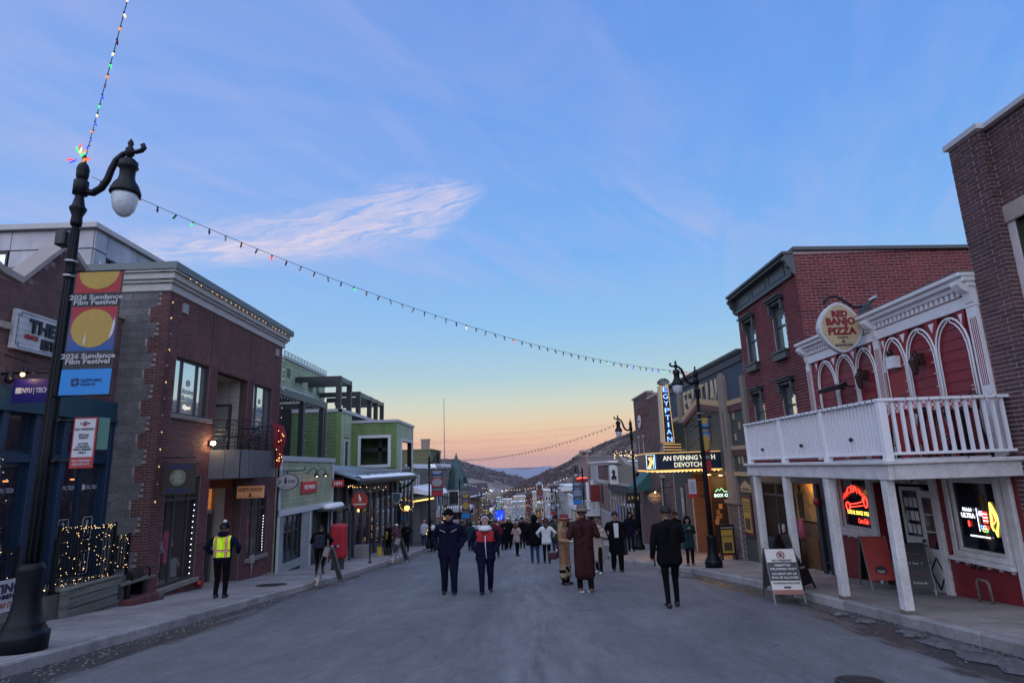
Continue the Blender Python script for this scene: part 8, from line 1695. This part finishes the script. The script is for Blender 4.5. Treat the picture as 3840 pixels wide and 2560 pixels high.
# ============================================================ PEOPLE
skin = mat('skin', (.32, .18, .13), .5); skind = mat('skin_tan', (.20, .11, .08), .5)
def capd(P, a, b, ra, rb):
    ab = b-a; t_ = np.clip(((P-a)@ab)/max(ab@ab, 1e-9), 0, 1); return np.linalg.norm(P-(a+t_[:, None]*ab), axis=1)-(ra+(rb-ra)*t_)
def person(lb, x, y, h, face, top, legs_m, shoes=None, coat=None, hair=None, hat=None, stride=0., arms=('down', 'down'), skinm=None, vox=.012, build=1., lean=0., head_up=0., leg_w=1., top2=None, dz=0., hood=None, extra=None, group='people walking in the street', flare=1., hood_m=None, gloves=None):
    """one continuous remeshed body, materials by the nearest limb; local frame: feet at 0, facing -y, height h"""
    shoes = shoes or blackp; skinm = skinm or skin; hair_m = hair or mat('hair_dark', (.012, .009, .008), .6)
    root = thing('person', lb, 'person', (x, y, gz(y)+dz), group=group, rz=face, local=True)
    V = lambda a, b, c: np.array((a*h, b*h, c*h)); caps = []
    def cap(a, b, ra, rb, m, n=10):
        caps.append((a, b, ra*h, rb*h, m))
    bw = build; hip = .052*bw; sh = .112*bw
    ls = []
    for s_ in (-1, 1):
        st = stride*s_; foot = V(s_*.052*bw, -st*.5, .035+ (abs(st)*.10 if st < 0 else 0)); hipp = V(s_*hip, 0, .50)
        knee = (foot+hipp)/2; knee[2] = .275*h; knee[1] -= (.018+abs(st)*.10)*h
        cap(hipp, knee, .056*leg_w, .040*leg_w, 'l'); cap(knee, foot+V(0, 0, .01), .038*leg_w, .030*leg_w, 'l')
        toe = foot+V(s_*.008, -.075, -.012); cap(foot+V(0, .018, -.008), toe, .025, .021, 's'); ls.append(foot)
    lz = lean*h
    chest = V(0, -lean*.8, .74); 
    for dx in (-.045, .045):   # pelvis and chest as paired capsules give an oval section
        cap(V(dx*bw, 0, .53), V(dx*bw, -lean*.3, .60), .062*bw, .060*bw, 't'); cap(V(dx*bw, -lean*.3, .60), V(dx*1.25*bw, -lean*.8, .76), .060*bw, .066*bw, 't')
    cap(V(-sh*.80, -lean, .778), V(sh*.80, -lean, .778), .044*bw, .044*bw, 't'); [cap(V(0, -lean, .825), V(q_*sh*.85, -lean, .785), .034, .036*bw, 't') for q_ in (-1, 1)]; cap(V(0, -lean, .80), V(0, -lean, .845), .05, .032, 't')
    cap(V(0, -lean-.004, .83), V(0, -lean-.01, .885), .030, .028, 'k')
    hc = V(0, -lean-.018-head_up*.02, .928); cap(hc+V(0, .008, .012), hc+V(0, -.004, -.012), .058, .050, 'k'); cap(hc+V(0, -.012, -.028), hc+V(0, -.018, -.046+head_up*.03), .040, .030, 'k')
    cap(hc+V(0, -.056, .004+head_up*.01), hc+V(0, -.066, -.014+head_up*.01), .006, .009, 'k')
    for s_ in (-1, 1): cap(hc+V(s_*.056, .006, .002), hc+V(s_*.058, .01, -.012), .009, .008, 'k')
    if coat:
        zb = coat[0]; n = 12
        for i in range(n+1):
            f = i/n; z = .60+(zb-.60)*f; fl = (1+.14*f*flare)
            for dx in (-.05*fl, .05*fl): cap(V(dx*bw, .0, z), V(dx*bw*.2, .005, z), .056*fl*bw, .056*fl*bw, 't')
    fr = {}
    for s_, mode in zip((-1, 1), arms):
        S_ = V(s_*sh*1.0, -lean, .782); 
        if mode == 'down': E = V(s_*(sh+.035), .012-lean, .635); Wp = V(s_*(sh+.045), -.02-lean, .50)
        elif mode == 'pocket': E = V(s_*(sh+.062), .045-lean, .655); Wp = V(s_*(sh+.004), -.045-lean, .545)
        elif mode == 'bent': E = V(s_*(sh+.045), .03-lean, .655); Wp = V(s_*(sh*.45), -.13-lean, .70)
        elif mode == 'phone': E = V(s_*(sh+.03), .0-lean, .655); Wp = V(s_*.03, -.12-lean, .745)
        elif mode == 'fwd': E = V(s_*(sh+.03), -.02-lean, .655); Wp = V(s_*(sh+.0), -.16-lean, .64)
        elif mode == 'out': E = V(s_*(sh+.10), .02-lean, .68); Wp = V(s_*(sh+.06), -.06-lean, .60)
        ar = .034*bw
        cap(S_, E, ar*1.12, ar*.95, 'a'); cap(E, Wp, ar*.95, ar*.72, 'a')
        d = (Wp-E)/np.linalg.norm(Wp-E); hm = 'g' if gloves else 'h'
        if mode != 'pocket':
            pc = Wp+d*.028*h; cap(Wp, pc, .016, .019, hm); side = np.array((0, 1., 0)) if abs(d[2]) > .6 else np.array((1., 0, 0)); inn = np.cross(d, side); inn /= np.linalg.norm(inn)
            if vox < .02:
                for k, (o_, L_f) in enumerate(((-.016, .036), (-.0055, .042), (.005, .040), (.015, .032))):
                    a0 = pc+side*o_*h; a1 = a0+d*L_f*.6*h+inn*.004*h; a2 = a1+d*L_f*.35*h+inn*.014*h; cap(a0, a1, .0062, .0056, hm); cap(a1, a2, .0056, .0048, hm)
                cap(Wp+side*-.014*h+d*.01*h, Wp+side*-.03*h+d*.035*h+inn*.01*h, .0075, .006, hm)
            else: cap(pc, pc+d*.03*h, .017, .012, hm)
    if hood: cap(hc+V(0, .02, .01), hc+V(0, .012, -.03), .074, .072, 'o')
    mb = MB()
    for a, b, ra, rb, m_ in caps:
        L_ = np.linalg.norm(b-a); ax = Vector((b-a)/L_) if L_ > 1e-6 else Vector((0, 0, 1)); u_ = ax.orthogonal().normalized(); w_ = ax.cross(u_); n = 10; rings = []
        prof = [(-math.cos(t_)*ra, math.sin(t_)*ra) for t_ in (0.15, .6, 1.1)]+[(0, ra)]+[(L_, rb)]+[(L_+math.cos(t_)*rb, math.sin(t_)*rb) for t_ in (1.1, .6, .15)]
        for zz_, rr in prof: rings.append(mb.ring(Vector(a)+ax*zz_, u_, w_, rr, rr, n))
        for p_, q_ in zip(rings, rings[1:]):
            for i in range(n): j = (i+1) % n; mb.face([p_+i, p_+j, q_+j, q_+i])
        mb.face([rings[0]+i for i in reversed(range(n))]); mb.face([rings[-1]+i for i in range(n)])
    tmp = mb.build('tmp', skin, None); md = tmp.modifiers.new('r', 'REMESH'); md.mode = 'VOXEL'; md.voxel_size = vox; md.use_smooth_shade = True
    md2 = tmp.modifiers.new('s', 'SMOOTH'); md2.factor = .6; md2.iterations = 3 if vox < .02 else 2
    dg = bpy.context.evaluated_depsgraph_get(); me = bpy.data.meshes.new_from_object(tmp.evaluated_get(dg)); bpy.data.objects.remove(tmp)
    ms = [top, legs_m, shoes, skinm, top2 or top, hood_m or top, gloves or skinm]; idx = {'t': 0, 'l': 1, 's': 2, 'k': 3, 'h': 3, 'a': 4, 'o': 5, 'g': 6}
    me.materials.clear(); [me.materials.append(m_) for m_ in ms]
    nv = len(me.vertices); co = np.zeros(nv*3); me.vertices.foreach_get('co', co); co = co.reshape(-1, 3)
    nf = len(me.polygons); fc = np.zeros(nf*3); me.polygons.foreach_get('center', fc); fc = fc.reshape(-1, 3)
    D = np.stack([capd(fc, *c[:4]) for c in caps]); lab = np.array([idx[c[4]] for c in caps])[D.argmin(0)]
    if hood: # face opening stays skin
        fm_ = (np.abs(fc[:, 0]) < .04*h) & (fc[:, 1] < hc[1]-.035*h) & (fc[:, 2] > hc[2]-.05*h) & (fc[:, 2] < hc[2]+.045*h); lab[fm_] = 3
    if callable(extra): lab, add = extra(fc/h, lab, ms); [me.materials.append(m_) for m_ in add]
    me.polygons.foreach_set('material_index', lab.astype(np.int32))
    # cloth folds
    Dv = np.stack([capd(co, *c[:4]) for c in caps]); lv = np.array([idx[c[4]] for c in caps])[Dv.argmin(0)]
    nr_ = np.zeros(nv*3); me.vertices.foreach_get('normal', nr_); nr_ = nr_.reshape(-1, 3); amp = np.where(np.isin(lv, (0, 1, 4)), .0024*h, 0.)
    s0 = x*3.1+y
    q0, q1, q2 = co[:, 0], co[:, 1], co[:, 2]
    th = np.arctan2(q0, q1); low = np.clip((.62*h-q2)/(.3*h), 0, 1)
    fold = (1-low)*np.sin(q2*21+2.6*np.sin(q0*15+s0)+2.1*np.sin(q1*17+s0))*np.sin(q0*14+2.2*np.sin(q2*9+s0*2))+low*1.5*np.sin(th*6+1.3*np.sin(q2*5+s0)+s0)+.3*(1-low)*np.sin(q2*34+3*np.sin(q0*22+q1*18+s0))
    co = co+nr_*(fold*amp)[:, None]; me.vertices.foreach_set('co', co.ravel()); me.polygons.foreach_set('use_smooth', [True]*nf); me.name = 'body'; me.update()
    o = bpy.data.objects.new('body', me); C.objects.link(o); o.parent = root
    H = Vector(hc); 
    def ell(name, c, rx, ry, rz_, m_, z0=-1., n=14):
        k = 8; m2 = MB(); a0 = math.acos(max(-1, min(1, -z0))) if z0 > -1 else 0
        pr = [(math.sin(a0+(PI-a0)*i/k), -math.cos(a0+(PI-a0)*i/k)) for i in range(k+1)]
        m2.lathe([(r_*rx, z_*rz_) for r_, z_ in pr], c, n, sy=ry/rx); q_ = m2.build(name, m_, root); return q_
    h1 = h
    if not hood and hat != 'bald': 
        ell('hair', H+Vector((0, .014*h1, .014*h1)), .061*h1, .064*h1, .064*h1, hair_m, -.25)
    for s_ in (-1, 1): MB().ball(H+Vector((s_*.020*h1, -.052*h1, .006*h1)), .005*h1, 6, 4).build('eye', mat('eye_dark', (.01, .008, .008), .3), root); MB().bar(H+Vector((s_*.011*h1, -.0545*h1, .018*h1)), H+Vector((s_*.031*h1, -.049*h1, .018*h1)), .004*h1).build('eyebrow', hair_m, root)
    MB().bar(H+Vector((-.014*h1, -.050*h1, -.030*h1)), H+Vector((.014*h1, -.050*h1, -.030*h1)), .005*h1).build('mouth', mat('lips', (.16, .05, .045), .5), root)
    if hat and hat != 'bald':
        kind, hm_ = hat
        if kind in ('beanie', 'pompom'):
            ell('beanie', H+Vector((0, .006*h1, .016*h1)), .066*h1, .067*h1, .072*h1, hm_, -.05); MB().lathe([(.064*h1, .0), (.0665*h1, .004*h1), (.066*h1, .026*h1), (.062*h1, .03*h1)], H+Vector((0, .006*h1, .012*h1)), 16).build('cuff', hm_, root)
            if kind == 'pompom': MB().ball(H+Vector((0, .006*h1, .098*h1)), .028*h1, 10, 7).build('pompom', mat('pompom_white', (.6, .6, .62), .9, bump=.8), root)
        elif kind == 'brim': MB().lathe([(.002, .006*h1), (.115*h1, -.004*h1), (.12*h1, .002*h1), (.066*h1, .006*h1), (.062*h1, .055*h1), (.05*h1, .072*h1), (.03*h1, .066*h1), (.0, .064*h1)], H+Vector((0, .004*h1, .022*h1)), 22, sy=1.1).build('hat', hm_, root); MB().lathe([(.0665*h1, .008*h1), (.066*h1, .022*h1)], H+Vector((0, .004*h1, .022*h1)), 22, sy=1.1).build('hat_band', mat('band_pale', (.30, .24, .18), .7), root)
        elif kind == 'cap': ell('cap', H+Vector((0, .006*h1, .018*h1)), .064*h1, .066*h1, .056*h1, hm_, 0); MB().prism([(-.04*h1, 0), (.04*h1, 0), (.03*h1, .05*h1), (-.03*h1, .05*h1)], H+Vector((0, -.05*h1, .02*h1)), (1, 0, 0), (0, -1, 0), (0, 0, .006*h1)).build('peak', hm_, root)
    root['h'] = h; HC[root] = H
    return root
HC = {}
def long_hair(p, m, L_=.16, w_=.055, back=.03):
    h = p['h']; H = HC[p]; mb = MB()
    for i in range(9):
        a = math.radians(-100+200*i/8); dx, dy = math.sin(a)*w_*h, math.cos(a)*w_*h*.9+.008*h
        mb.tube([H+Vector((dx*.8, dy*.8, .04*h)), H+Vector((dx*1.1, dy*1.1, -.02*h)), H+Vector((dx*1.15, dy*1.05+back*h, -L_*.55*h)), H+Vector((dx*.9, dy*.9+back*h, -L_*h))], [.018*h, .022*h, .020*h, .008*h], 6)
    mb.build('long_hair', m, p)
navyc = mat('cloth_navy', (.005, .006, .022), .9, spec=.12); blackc = mat('cloth_black', (.004, .004, .005), .9, spec=.12); camel = mat('cloth_camel', (.26, .14, .075), .85, var=.12); oxb = mat('cloth_oxblood', (.034, .010, .011), .6, spec=.12, var=.25, vscale=4); jeans = mat('cloth_denim', (.02, .035, .10), .85, spec=.12); whitec = mat('cloth_white', (.55, .58, .62), .8); redc = mat('cloth_red', (.36, .012, .02), .7); greyc = mat('cloth_grey', (.12, .12, .13), .85); beige = mat('cloth_beige', (.34, .28, .24), .9, var=.2, vscale=10); maroonc = mat('cloth_maroon', (.09, .01, .02), .8, spec=.12); greenc = mat('cloth_green', (.015, .12, .03), .8); tealc = mat('cloth_teal', (.012, .035, .04), .8, spec=.12); brownb = mat('boot_brown', (.14, .05, .025), .5); blond = mat('hair_blond', (.40, .27, .15), .6); brownh = mat('hair_brown', (.07, .03, .018), .6)
VB = .0105
p = person('man in a navy parka and dark beanie walking up the road on the left', -1.68, 14.51, 1.90, 0, navyc, navyc, blackp, coat=(.47,), hat=('beanie', blackc), arms=('pocket', 'pocket'), stride=.07, vox=VB, build=1.16, leg_w=1.25, head_up=1.)
for s_ in (-1, 1): MB().bar((s_*.07, -.178, 1.40), (s_*.20, -.160, 1.46), .012, .006).build('reflective_strip', white, p)
MB().lathe([(.085, 0), (.10, .04), (.10, .09), (.085, .12)], (0, -.01, 1.56), 16).build('collar', navyc, p)
def hm_extra(fc, lab, ms):
    m_ = (np.isin(lab, (0, 4))) & (fc[:, 2] > .665) & (fc[:, 2] < .80) & (fc[:, 1] < .0) & (np.abs(fc[:, 0]) < .115); lab = lab.copy(); lab[m_] = len(ms); return lab, [redc]
p = person('hooded man in a navy and red jacket with a white collar and zip', -.82, 14.37, 1.74, .05, navyc, navyc, blackp, coat=(.45,), hood=True, hood_m=navyc, arms=('pocket', 'pocket'), stride=-.16, vox=VB, build=1.12, leg_w=1.15, extra=hm_extra)
MB().tube([(0, -.158, 1.30), (.0, -.165, 1.1), (.02, -.17, .8)], .009, 6).build('zip', white, p); MB().lathe([(.10, -.03), (.155, -.05), (.165, -.01), (.12, .05), (.09, .07)], (0, -.045, 1.45), 18).build('white_collar', whitec, p)
MB().tube([Vector((.088*math.cos(a), -.105-.01*math.sin(a), 1.62+.10*math.sin(a))) for a in [PI*i/8 for i in range(9)]], .014, 6).build('hood_trim', whitec, p)
p = person('man in a black jacket walking away on the right holding a phone', 2.69, 11.32, 1.76, PI+.05, blackc, blackc, blackp, coat=(.46,), arms=('fwd', 'down'), stride=-.12, vox=VB, build=1.12, leg_w=.85, hair=mat('hair_black', (.006, .005, .005), .7))
ph = thing('phone', 'dark phone held low in the left hand of the man in black', 'phone', (2.44, 11.3, -.2)); 
box('phone_body', blackp, ph, 2.425, 2.44, 11.34, 11.41, gz(11.3)+.70, gz(11.3)+.85)
def vest(fc, lab, ms):
    lab = lab.copy(); m_ = (lab == 0) & (fc[:, 2] > .55) & (fc[:, 2] < .835) & (np.abs(fc[:, 0]) < .118); lab[m_] = len(ms)
    st_ = m_ & ((np.abs(np.abs(fc[:, 0])-.075) < .009) | (np.abs(fc[:, 2]-.635) < .007)); rd = m_ & ((np.abs(np.abs(fc[:, 0])-.075) < .018) | (np.abs(fc[:, 2]-.635) < .015)) & ~st_
    lab[rd] = len(ms)+1; lab[st_] = len(ms)+2; return lab, [mat('vest_lime', (.62, .92, .02), .6, emit=(.5, .9, .02), es=.15), mat('vest_orange', (.85, .12, .03), .6), mat('vest_silver', (.45, .46, .48), .4)]  # lime cloth given a faint glow of its own to look fluorescent
p = person('worker in a lime reflective vest and pompom hat standing on the left pavement', -6.75, 13.99, 1.60, PI, navyc, blackc, blackp, hat=('pompom', blackc), arms=('out', 'out'), vox=VB, build=1.18, leg_w=1.0, dz=.14, extra=vest, group=None, hood_m=navyc)
MB().lathe([(.06, -.05), (.11, -.03), (.12, .02), (.08, .07)], (0, .02, 1.36), 14).build('hood', navyc, p)
p = person('man in a long oxblood leather coat and grey brimmed hat seen from behind', 1.43, 14.1, 1.86, PI, oxb, blackc, mat('shoe_brown', (.16, .05, .025), .5), coat=(.21,), hat=('brim', mat('hat_grey', (.10, .085, .07), .8)), arms=('bent', 'bent'), stride=.12, vox=VB, build=1.14, leg_w=1.1, hair=mat('hair_black', (.006, .005, .005), .7), skinm=skind, flare=.55)
for s_ in (-1, 1): MB().box(s_*.095-.05, s_*.095+.05, -.15, .06, .0, .022).build('sole', whitec, p)
def skirt_(fc, lab, ms):
    lab = lab.copy(); m_ = (lab == 0) & (fc[:, 2] < .30); lab[m_] = len(ms); k = m_ & ((np.floor(fc[:, 2]*22) % 3 == 0) | ((np.floor(fc[:, 0]*24)+np.floor(fc[:, 2]*26)) % 3 == 0)); lab[k] = len(ms)+1; return lab, [blackc, mat('weave_tan', (.30, .24, .17), .9)]
p = person('blonde woman in a camel coat, maroon hat and patterned skirt with a small bag', 1.11, 15.85, 1.68, 1.0, camel, blackc, mat('boot_plum', (.03, .012, .018), .4), coat=(.14,), hat=('brim', mat('hat_maroon', (.14, .01, .012), .8)), hair=blond, arms=('fwd', 'bent'), vox=VB, build=1.05, flare=.55, extra=skirt_, gloves=whitec)
long_hair(p, blond, .19); MB().lathe([(.05, -.16), (.10, -.10), (.11, .0), (.08, .05)], (0, -.045, 1.33), 14).build('scarf', mat('scarf_print', (.14, .09, .08), .9, var=.8, vscale=25), p)
hb = thing('handbag', 'small oxblood handbag with a gold ring at the hip of the blonde woman', 'bag', (.82, 15.65, -.6)); bevel(box('bag_body', mat('bag_oxblood', (.06, .012, .018), .35), hb, .68, .92, 15.55, 15.68, -.72, -.53), .04, 3); MB().tube([(.90, 15.6, -.60), (.95, 15.7, -.3), (1.0, 15.8, .0)], .008, 5).build('strap', MATS['bag_oxblood'], hb); MB().lathe([(.018, 0), (.018, .01)], (.9, 15.56, -.5), 10, axis='y').build('ring', MATS['gilt'], hb)
p = person('man in a long black coat over a white sweater walking toward the viewer', 2.96, 19.19, 1.79, 0, blackc, blackc, blackp, coat=(.36,), arms=('pocket', 'pocket'), stride=.10, vox=.014, build=1.1, leg_w=1.3, hair=mat('hair_black', (.006, .005, .005), .7))
MB().prism([(-.06, 0), (.06, .0), (.075, .42), (-.075, .42)], (0, -.150, 1.02), (1, 0, 0), (0, 0, 1), (0, .06, 0)).build('sweater', whitec, p)
p = person('woman in a cream fur trimmed coat just behind the oxblood coat', 2.34, 18.75, 1.60, -.5, beige, blackc, whitec, coat=(.26,), arms=('bent', 'bent'), hair=brownh, vox=.014, stride=.1); long_hair(p, mat('hair_auburn', (.16, .08, .05), .6), .17)
MB().lathe([(.06, -.05), (.13, -.03), (.14, .03), (.08, .07)], (0, -.01, 1.34), 14).build('fur_collar', mat('fur_cream', (.45, .40, .36), .95, bump=1., bscale=60), p)
p = person('woman in a short white jacket and black trousers walking away', 1.0, 23.93, 1.66, PI, whitec, blackc, blackp, coat=(.48,), arms=('out', 'out'), hair=brownh, vox=.014, stride=.07, hat=('beanie', navyc), flare=.9, leg_w=.95); long_hair(p, brownh, .15, .035)
person('tall person in a black hooded coat and blue jeans walking away', .55, 24.2, 1.82, PI, blackc, jeans, blackp, coat=(.42,), arms=('pocket', 'pocket'), hood=True, vox=.014, stride=.10, build=1.12)
p = person('man in a black beanie carrying something green just beyond the white jacket', 1.55, 27.6, 1.80, PI-.6, mat('cloth_darkgreen', (.012, .03, .02), .8), jeans, blackp, coat=(.45,), hat=('beanie', blackc), arms=('pocket', 'down'), vox=.02, top2=greenc)
p = person('child sized walker in a cream patterned jacket and tan beanie', -.18, 29.41, 1.60, 2.4, mat('cloth_patch', (.34, .26, .24), .9, var=.6, vscale=18), blackc, brownb, coat=(.45,), hat=('beanie', mat('hat_tan', (.3, .22, .18), .9)), arms=('bent', 'bent'), hair=brownh, vox=.016, stride=.09); long_hair(p, brownh, .13)
person('person in a maroon jacket and striped beanie behind the hooded man', -1.15, 29.08, 1.74, PI, maroonc, blackc, brownb, coat=(.46,), hat=('beanie', greyc), arms=('pocket', 'down'), vox=.018, stride=.1)
person('woman in a dark open coat with long dark hair left of centre', -1.0, 36.5, 1.80, .5, blackc, blackc, blackp, coat=(.36,), arms=('bent', 'pocket'), hair=brownh, vox=.02)
person('man in black with a white cap standing in the middle of the road', -.72, 37.5, 1.88, 0, blackc, blackc, blackp, coat=(.42,), hat=('cap', whitec), arms=('pocket', 'pocket'), vox=.02, leg_w=1.25)
person('long haired man in a black hoodie near the centre of the crowd', .12, 37.9, 1.86, .1, blackc, blackc, blackp, arms=('pocket', 'pocket'), hair=blackc, vox=.02, build=1.1)
person('person in a dark jacket and pale scarf behind the tall black coat', .75, 35.78, 1.85, PI, navyc, jeans, blackp, coat=(.46,), arms=('pocket', 'pocket'), vox=.02, hair=brownh)
person('woman in a knee length dark coat walking away behind the navy parka', -2.92, 36.02, 1.72, PI, tealc, blackc, blackp, coat=(.40,), arms=('pocket', 'pocket'), hood=True, vox=.02, stride=.16)
p = person('figure in a long black coat with a white draped hood near the left kerb', -5.22, 36.94, 1.68, PI, blackc, blackc, blackp, coat=(.22,), arms=('pocket', 'pocket'), vox=.02); MB().lathe([(.14, -.22), (.13, -.05), (.08, .08), (.02, .12)], (0, .05, 1.48), 12).build('white_hood', whitec, p)
# pavement walkers
G2 = 'people on the pavements'
p = person('person with a dark backpack facing the sage shop door', -6.53, 20.14, 1.55, PI+.1, blackc, blackc, blackp, arms=('out', 'bent'), hat=('beanie', blackc), vox=.014, dz=.14, group=G2, build=1.2); bevel(MB().box(-.16, .16, .10, .27, .82, 1.24).build('backpack', mat('pack_navy', (.01, .012, .03), .8), p), .05, 3)
p = person('woman in a teal coat reading her phone beside the lamp at the theatre', 5.12, 18.9, 1.44, .0, tealc, blackc, brownb, coat=(.38,), arms=('phone', 'phone'), hair=blackc, vox=.014, dz=.14, group=G2); long_hair(p, blackc, .17)
person('person in a plum quilted coat and white cap among the shopping bags', -6.56, 32.53, 1.55, .6, mat('cloth_plum', (.07, .025, .04), .8, bump=.8, bscale=12), blackc, whitec, coat=(.2,), hat=('cap', whitec), arms=('bent', 'down'), vox=.02, dz=.14, group=G2)
person('dark coated shopper left of the white cap beneath the canopy', -7.05, 33.0, 1.62, -.4, blackc, blackc, whitec, coat=(.4,), arms=('bent', 'pocket'), vox=.02, dz=.14, group=G2, hair=brownh)
person('curly haired person in black just right of the white cap', -6.35, 34.4, 1.66, .2, blackc, blackc, blackp, coat=(.4,), arms=('pocket', 'bent'), vox=.02, dz=.14, group=G2)
person('two tone coated walker far down the left pavement', -8.3, 52.5, 1.62, 0, mat('cloth_slate', (.03, .04, .05), .8), greyc, blackp, coat=(.35,), arms=('out', 'out'), vox=.025, dz=.14, group=G2, hat=('cap', whitec))
p = person('woman in a navy tracksuit looking up on the right pavement', 4.93, 27.67, 1.72, 0, navyc, navyc, blackp, coat=(.46,), arms=('pocket', 'down'), vox=.016, dz=.14, group=G2, head_up=1.5, hair=blackc); long_hair(p, blackc, .14)
person('person in a dark coat walking behind the woman in the navy tracksuit', 5.6, 31, 1.66, .3, mat('cloth_olive', (.03, .03, .02), .8), greyc, blackp, coat=(.4,), vox=.02, dz=.14, group=G2, hair=brownh)
person('person with a pale grey hood behind the litter bin', 4.6, 29.5, 1.62, PI, mat('cloth_palegrey', (.4, .42, .46), .8), blackc, blackp, coat=(.46,), hood=True, vox=.02, dz=.14, group=G2)
person('person in a white coat partly hidden by the third right lamp', 5.95, 32.4, 1.6, .2, mat('fur_white', (.45, .42, .38), .95), blackc, blackp, coat=(.36,), vox=.02, dz=.14, group=G2, hair=blackc)
person('dark figure standing by the theatre wall behind the man in black', 6.3, 25.0, 1.62, PI-.4, blackc, blackc, blackp, coat=(.4,), vox=.02, dz=.14, group=G2, hat=('beanie', blackc))
# distant crowd: a few low bodies, many copies
crowd = []
specs = [(blackc, blackc, None, .40), (navyc, jeans, ('beanie', blackc), .46), (greyc, blackc, ('beanie', redc), .44), (maroonc, blackc, None, .3), (camel, jeans, ('beanie', greyc), .4), (whitec, jeans, None, .47), (tealc, blackc, ('cap', whitec), .42), (redc, blackc, ('beanie', blackc), .46)]
cl_ = 'small bundled up figure in the dense distant crowd down the street'; cg = 'distant crowd down the street'
for i, (a, l, ht, cz) in enumerate(specs): crowd.append(person(cl_, -3+i*.7, 46+i*1.3, 1.72, PI*(i % 2), a, l, blackp, coat=(cz,), hat=ht, hair=[brownh, blackc, blond][i % 3], arms=('pocket', 'down'), vox=.03, group=cg, stride=.1))
random.seed(77)
for i in range(110):
    y = 44+106*random.random()**1.2; x0, x1 = lerp(CL, y)+.6, lerp(CR, y)-.3; x = x0+(x1-x0)*random.random()
    if y < 55 and -3 < x < 2.2 and random.random() < .5: continue
    src = crowd[random.randrange(len(crowd))]; dzz = 0
    if i % 5 == 0: x = (x0-1.3) if i % 2 else (x1+1.2); dzz = .14
    c = copy_thing(src, None, group=cg); c.location = (x, y, gz(y)+dzz); k = random.uniform(.93, 1.06); c.scale = (k, k, k); c.rotation_euler.z = random.choice((0, PI))+random.uniform(-.5, .5)

for i in range(60):
    y = 40+34*random.random(); x = -3.4+6.2*random.random()
    src = crowd[random.randrange(len(crowd))]; c = copy_thing(src, None, group=cg); c.location = (x, y, gz(y)); k = random.uniform(.93, 1.06); c.scale = (k, k, k); c.rotation_euler.z = random.choice((0, PI))+random.uniform(-.5, .5)
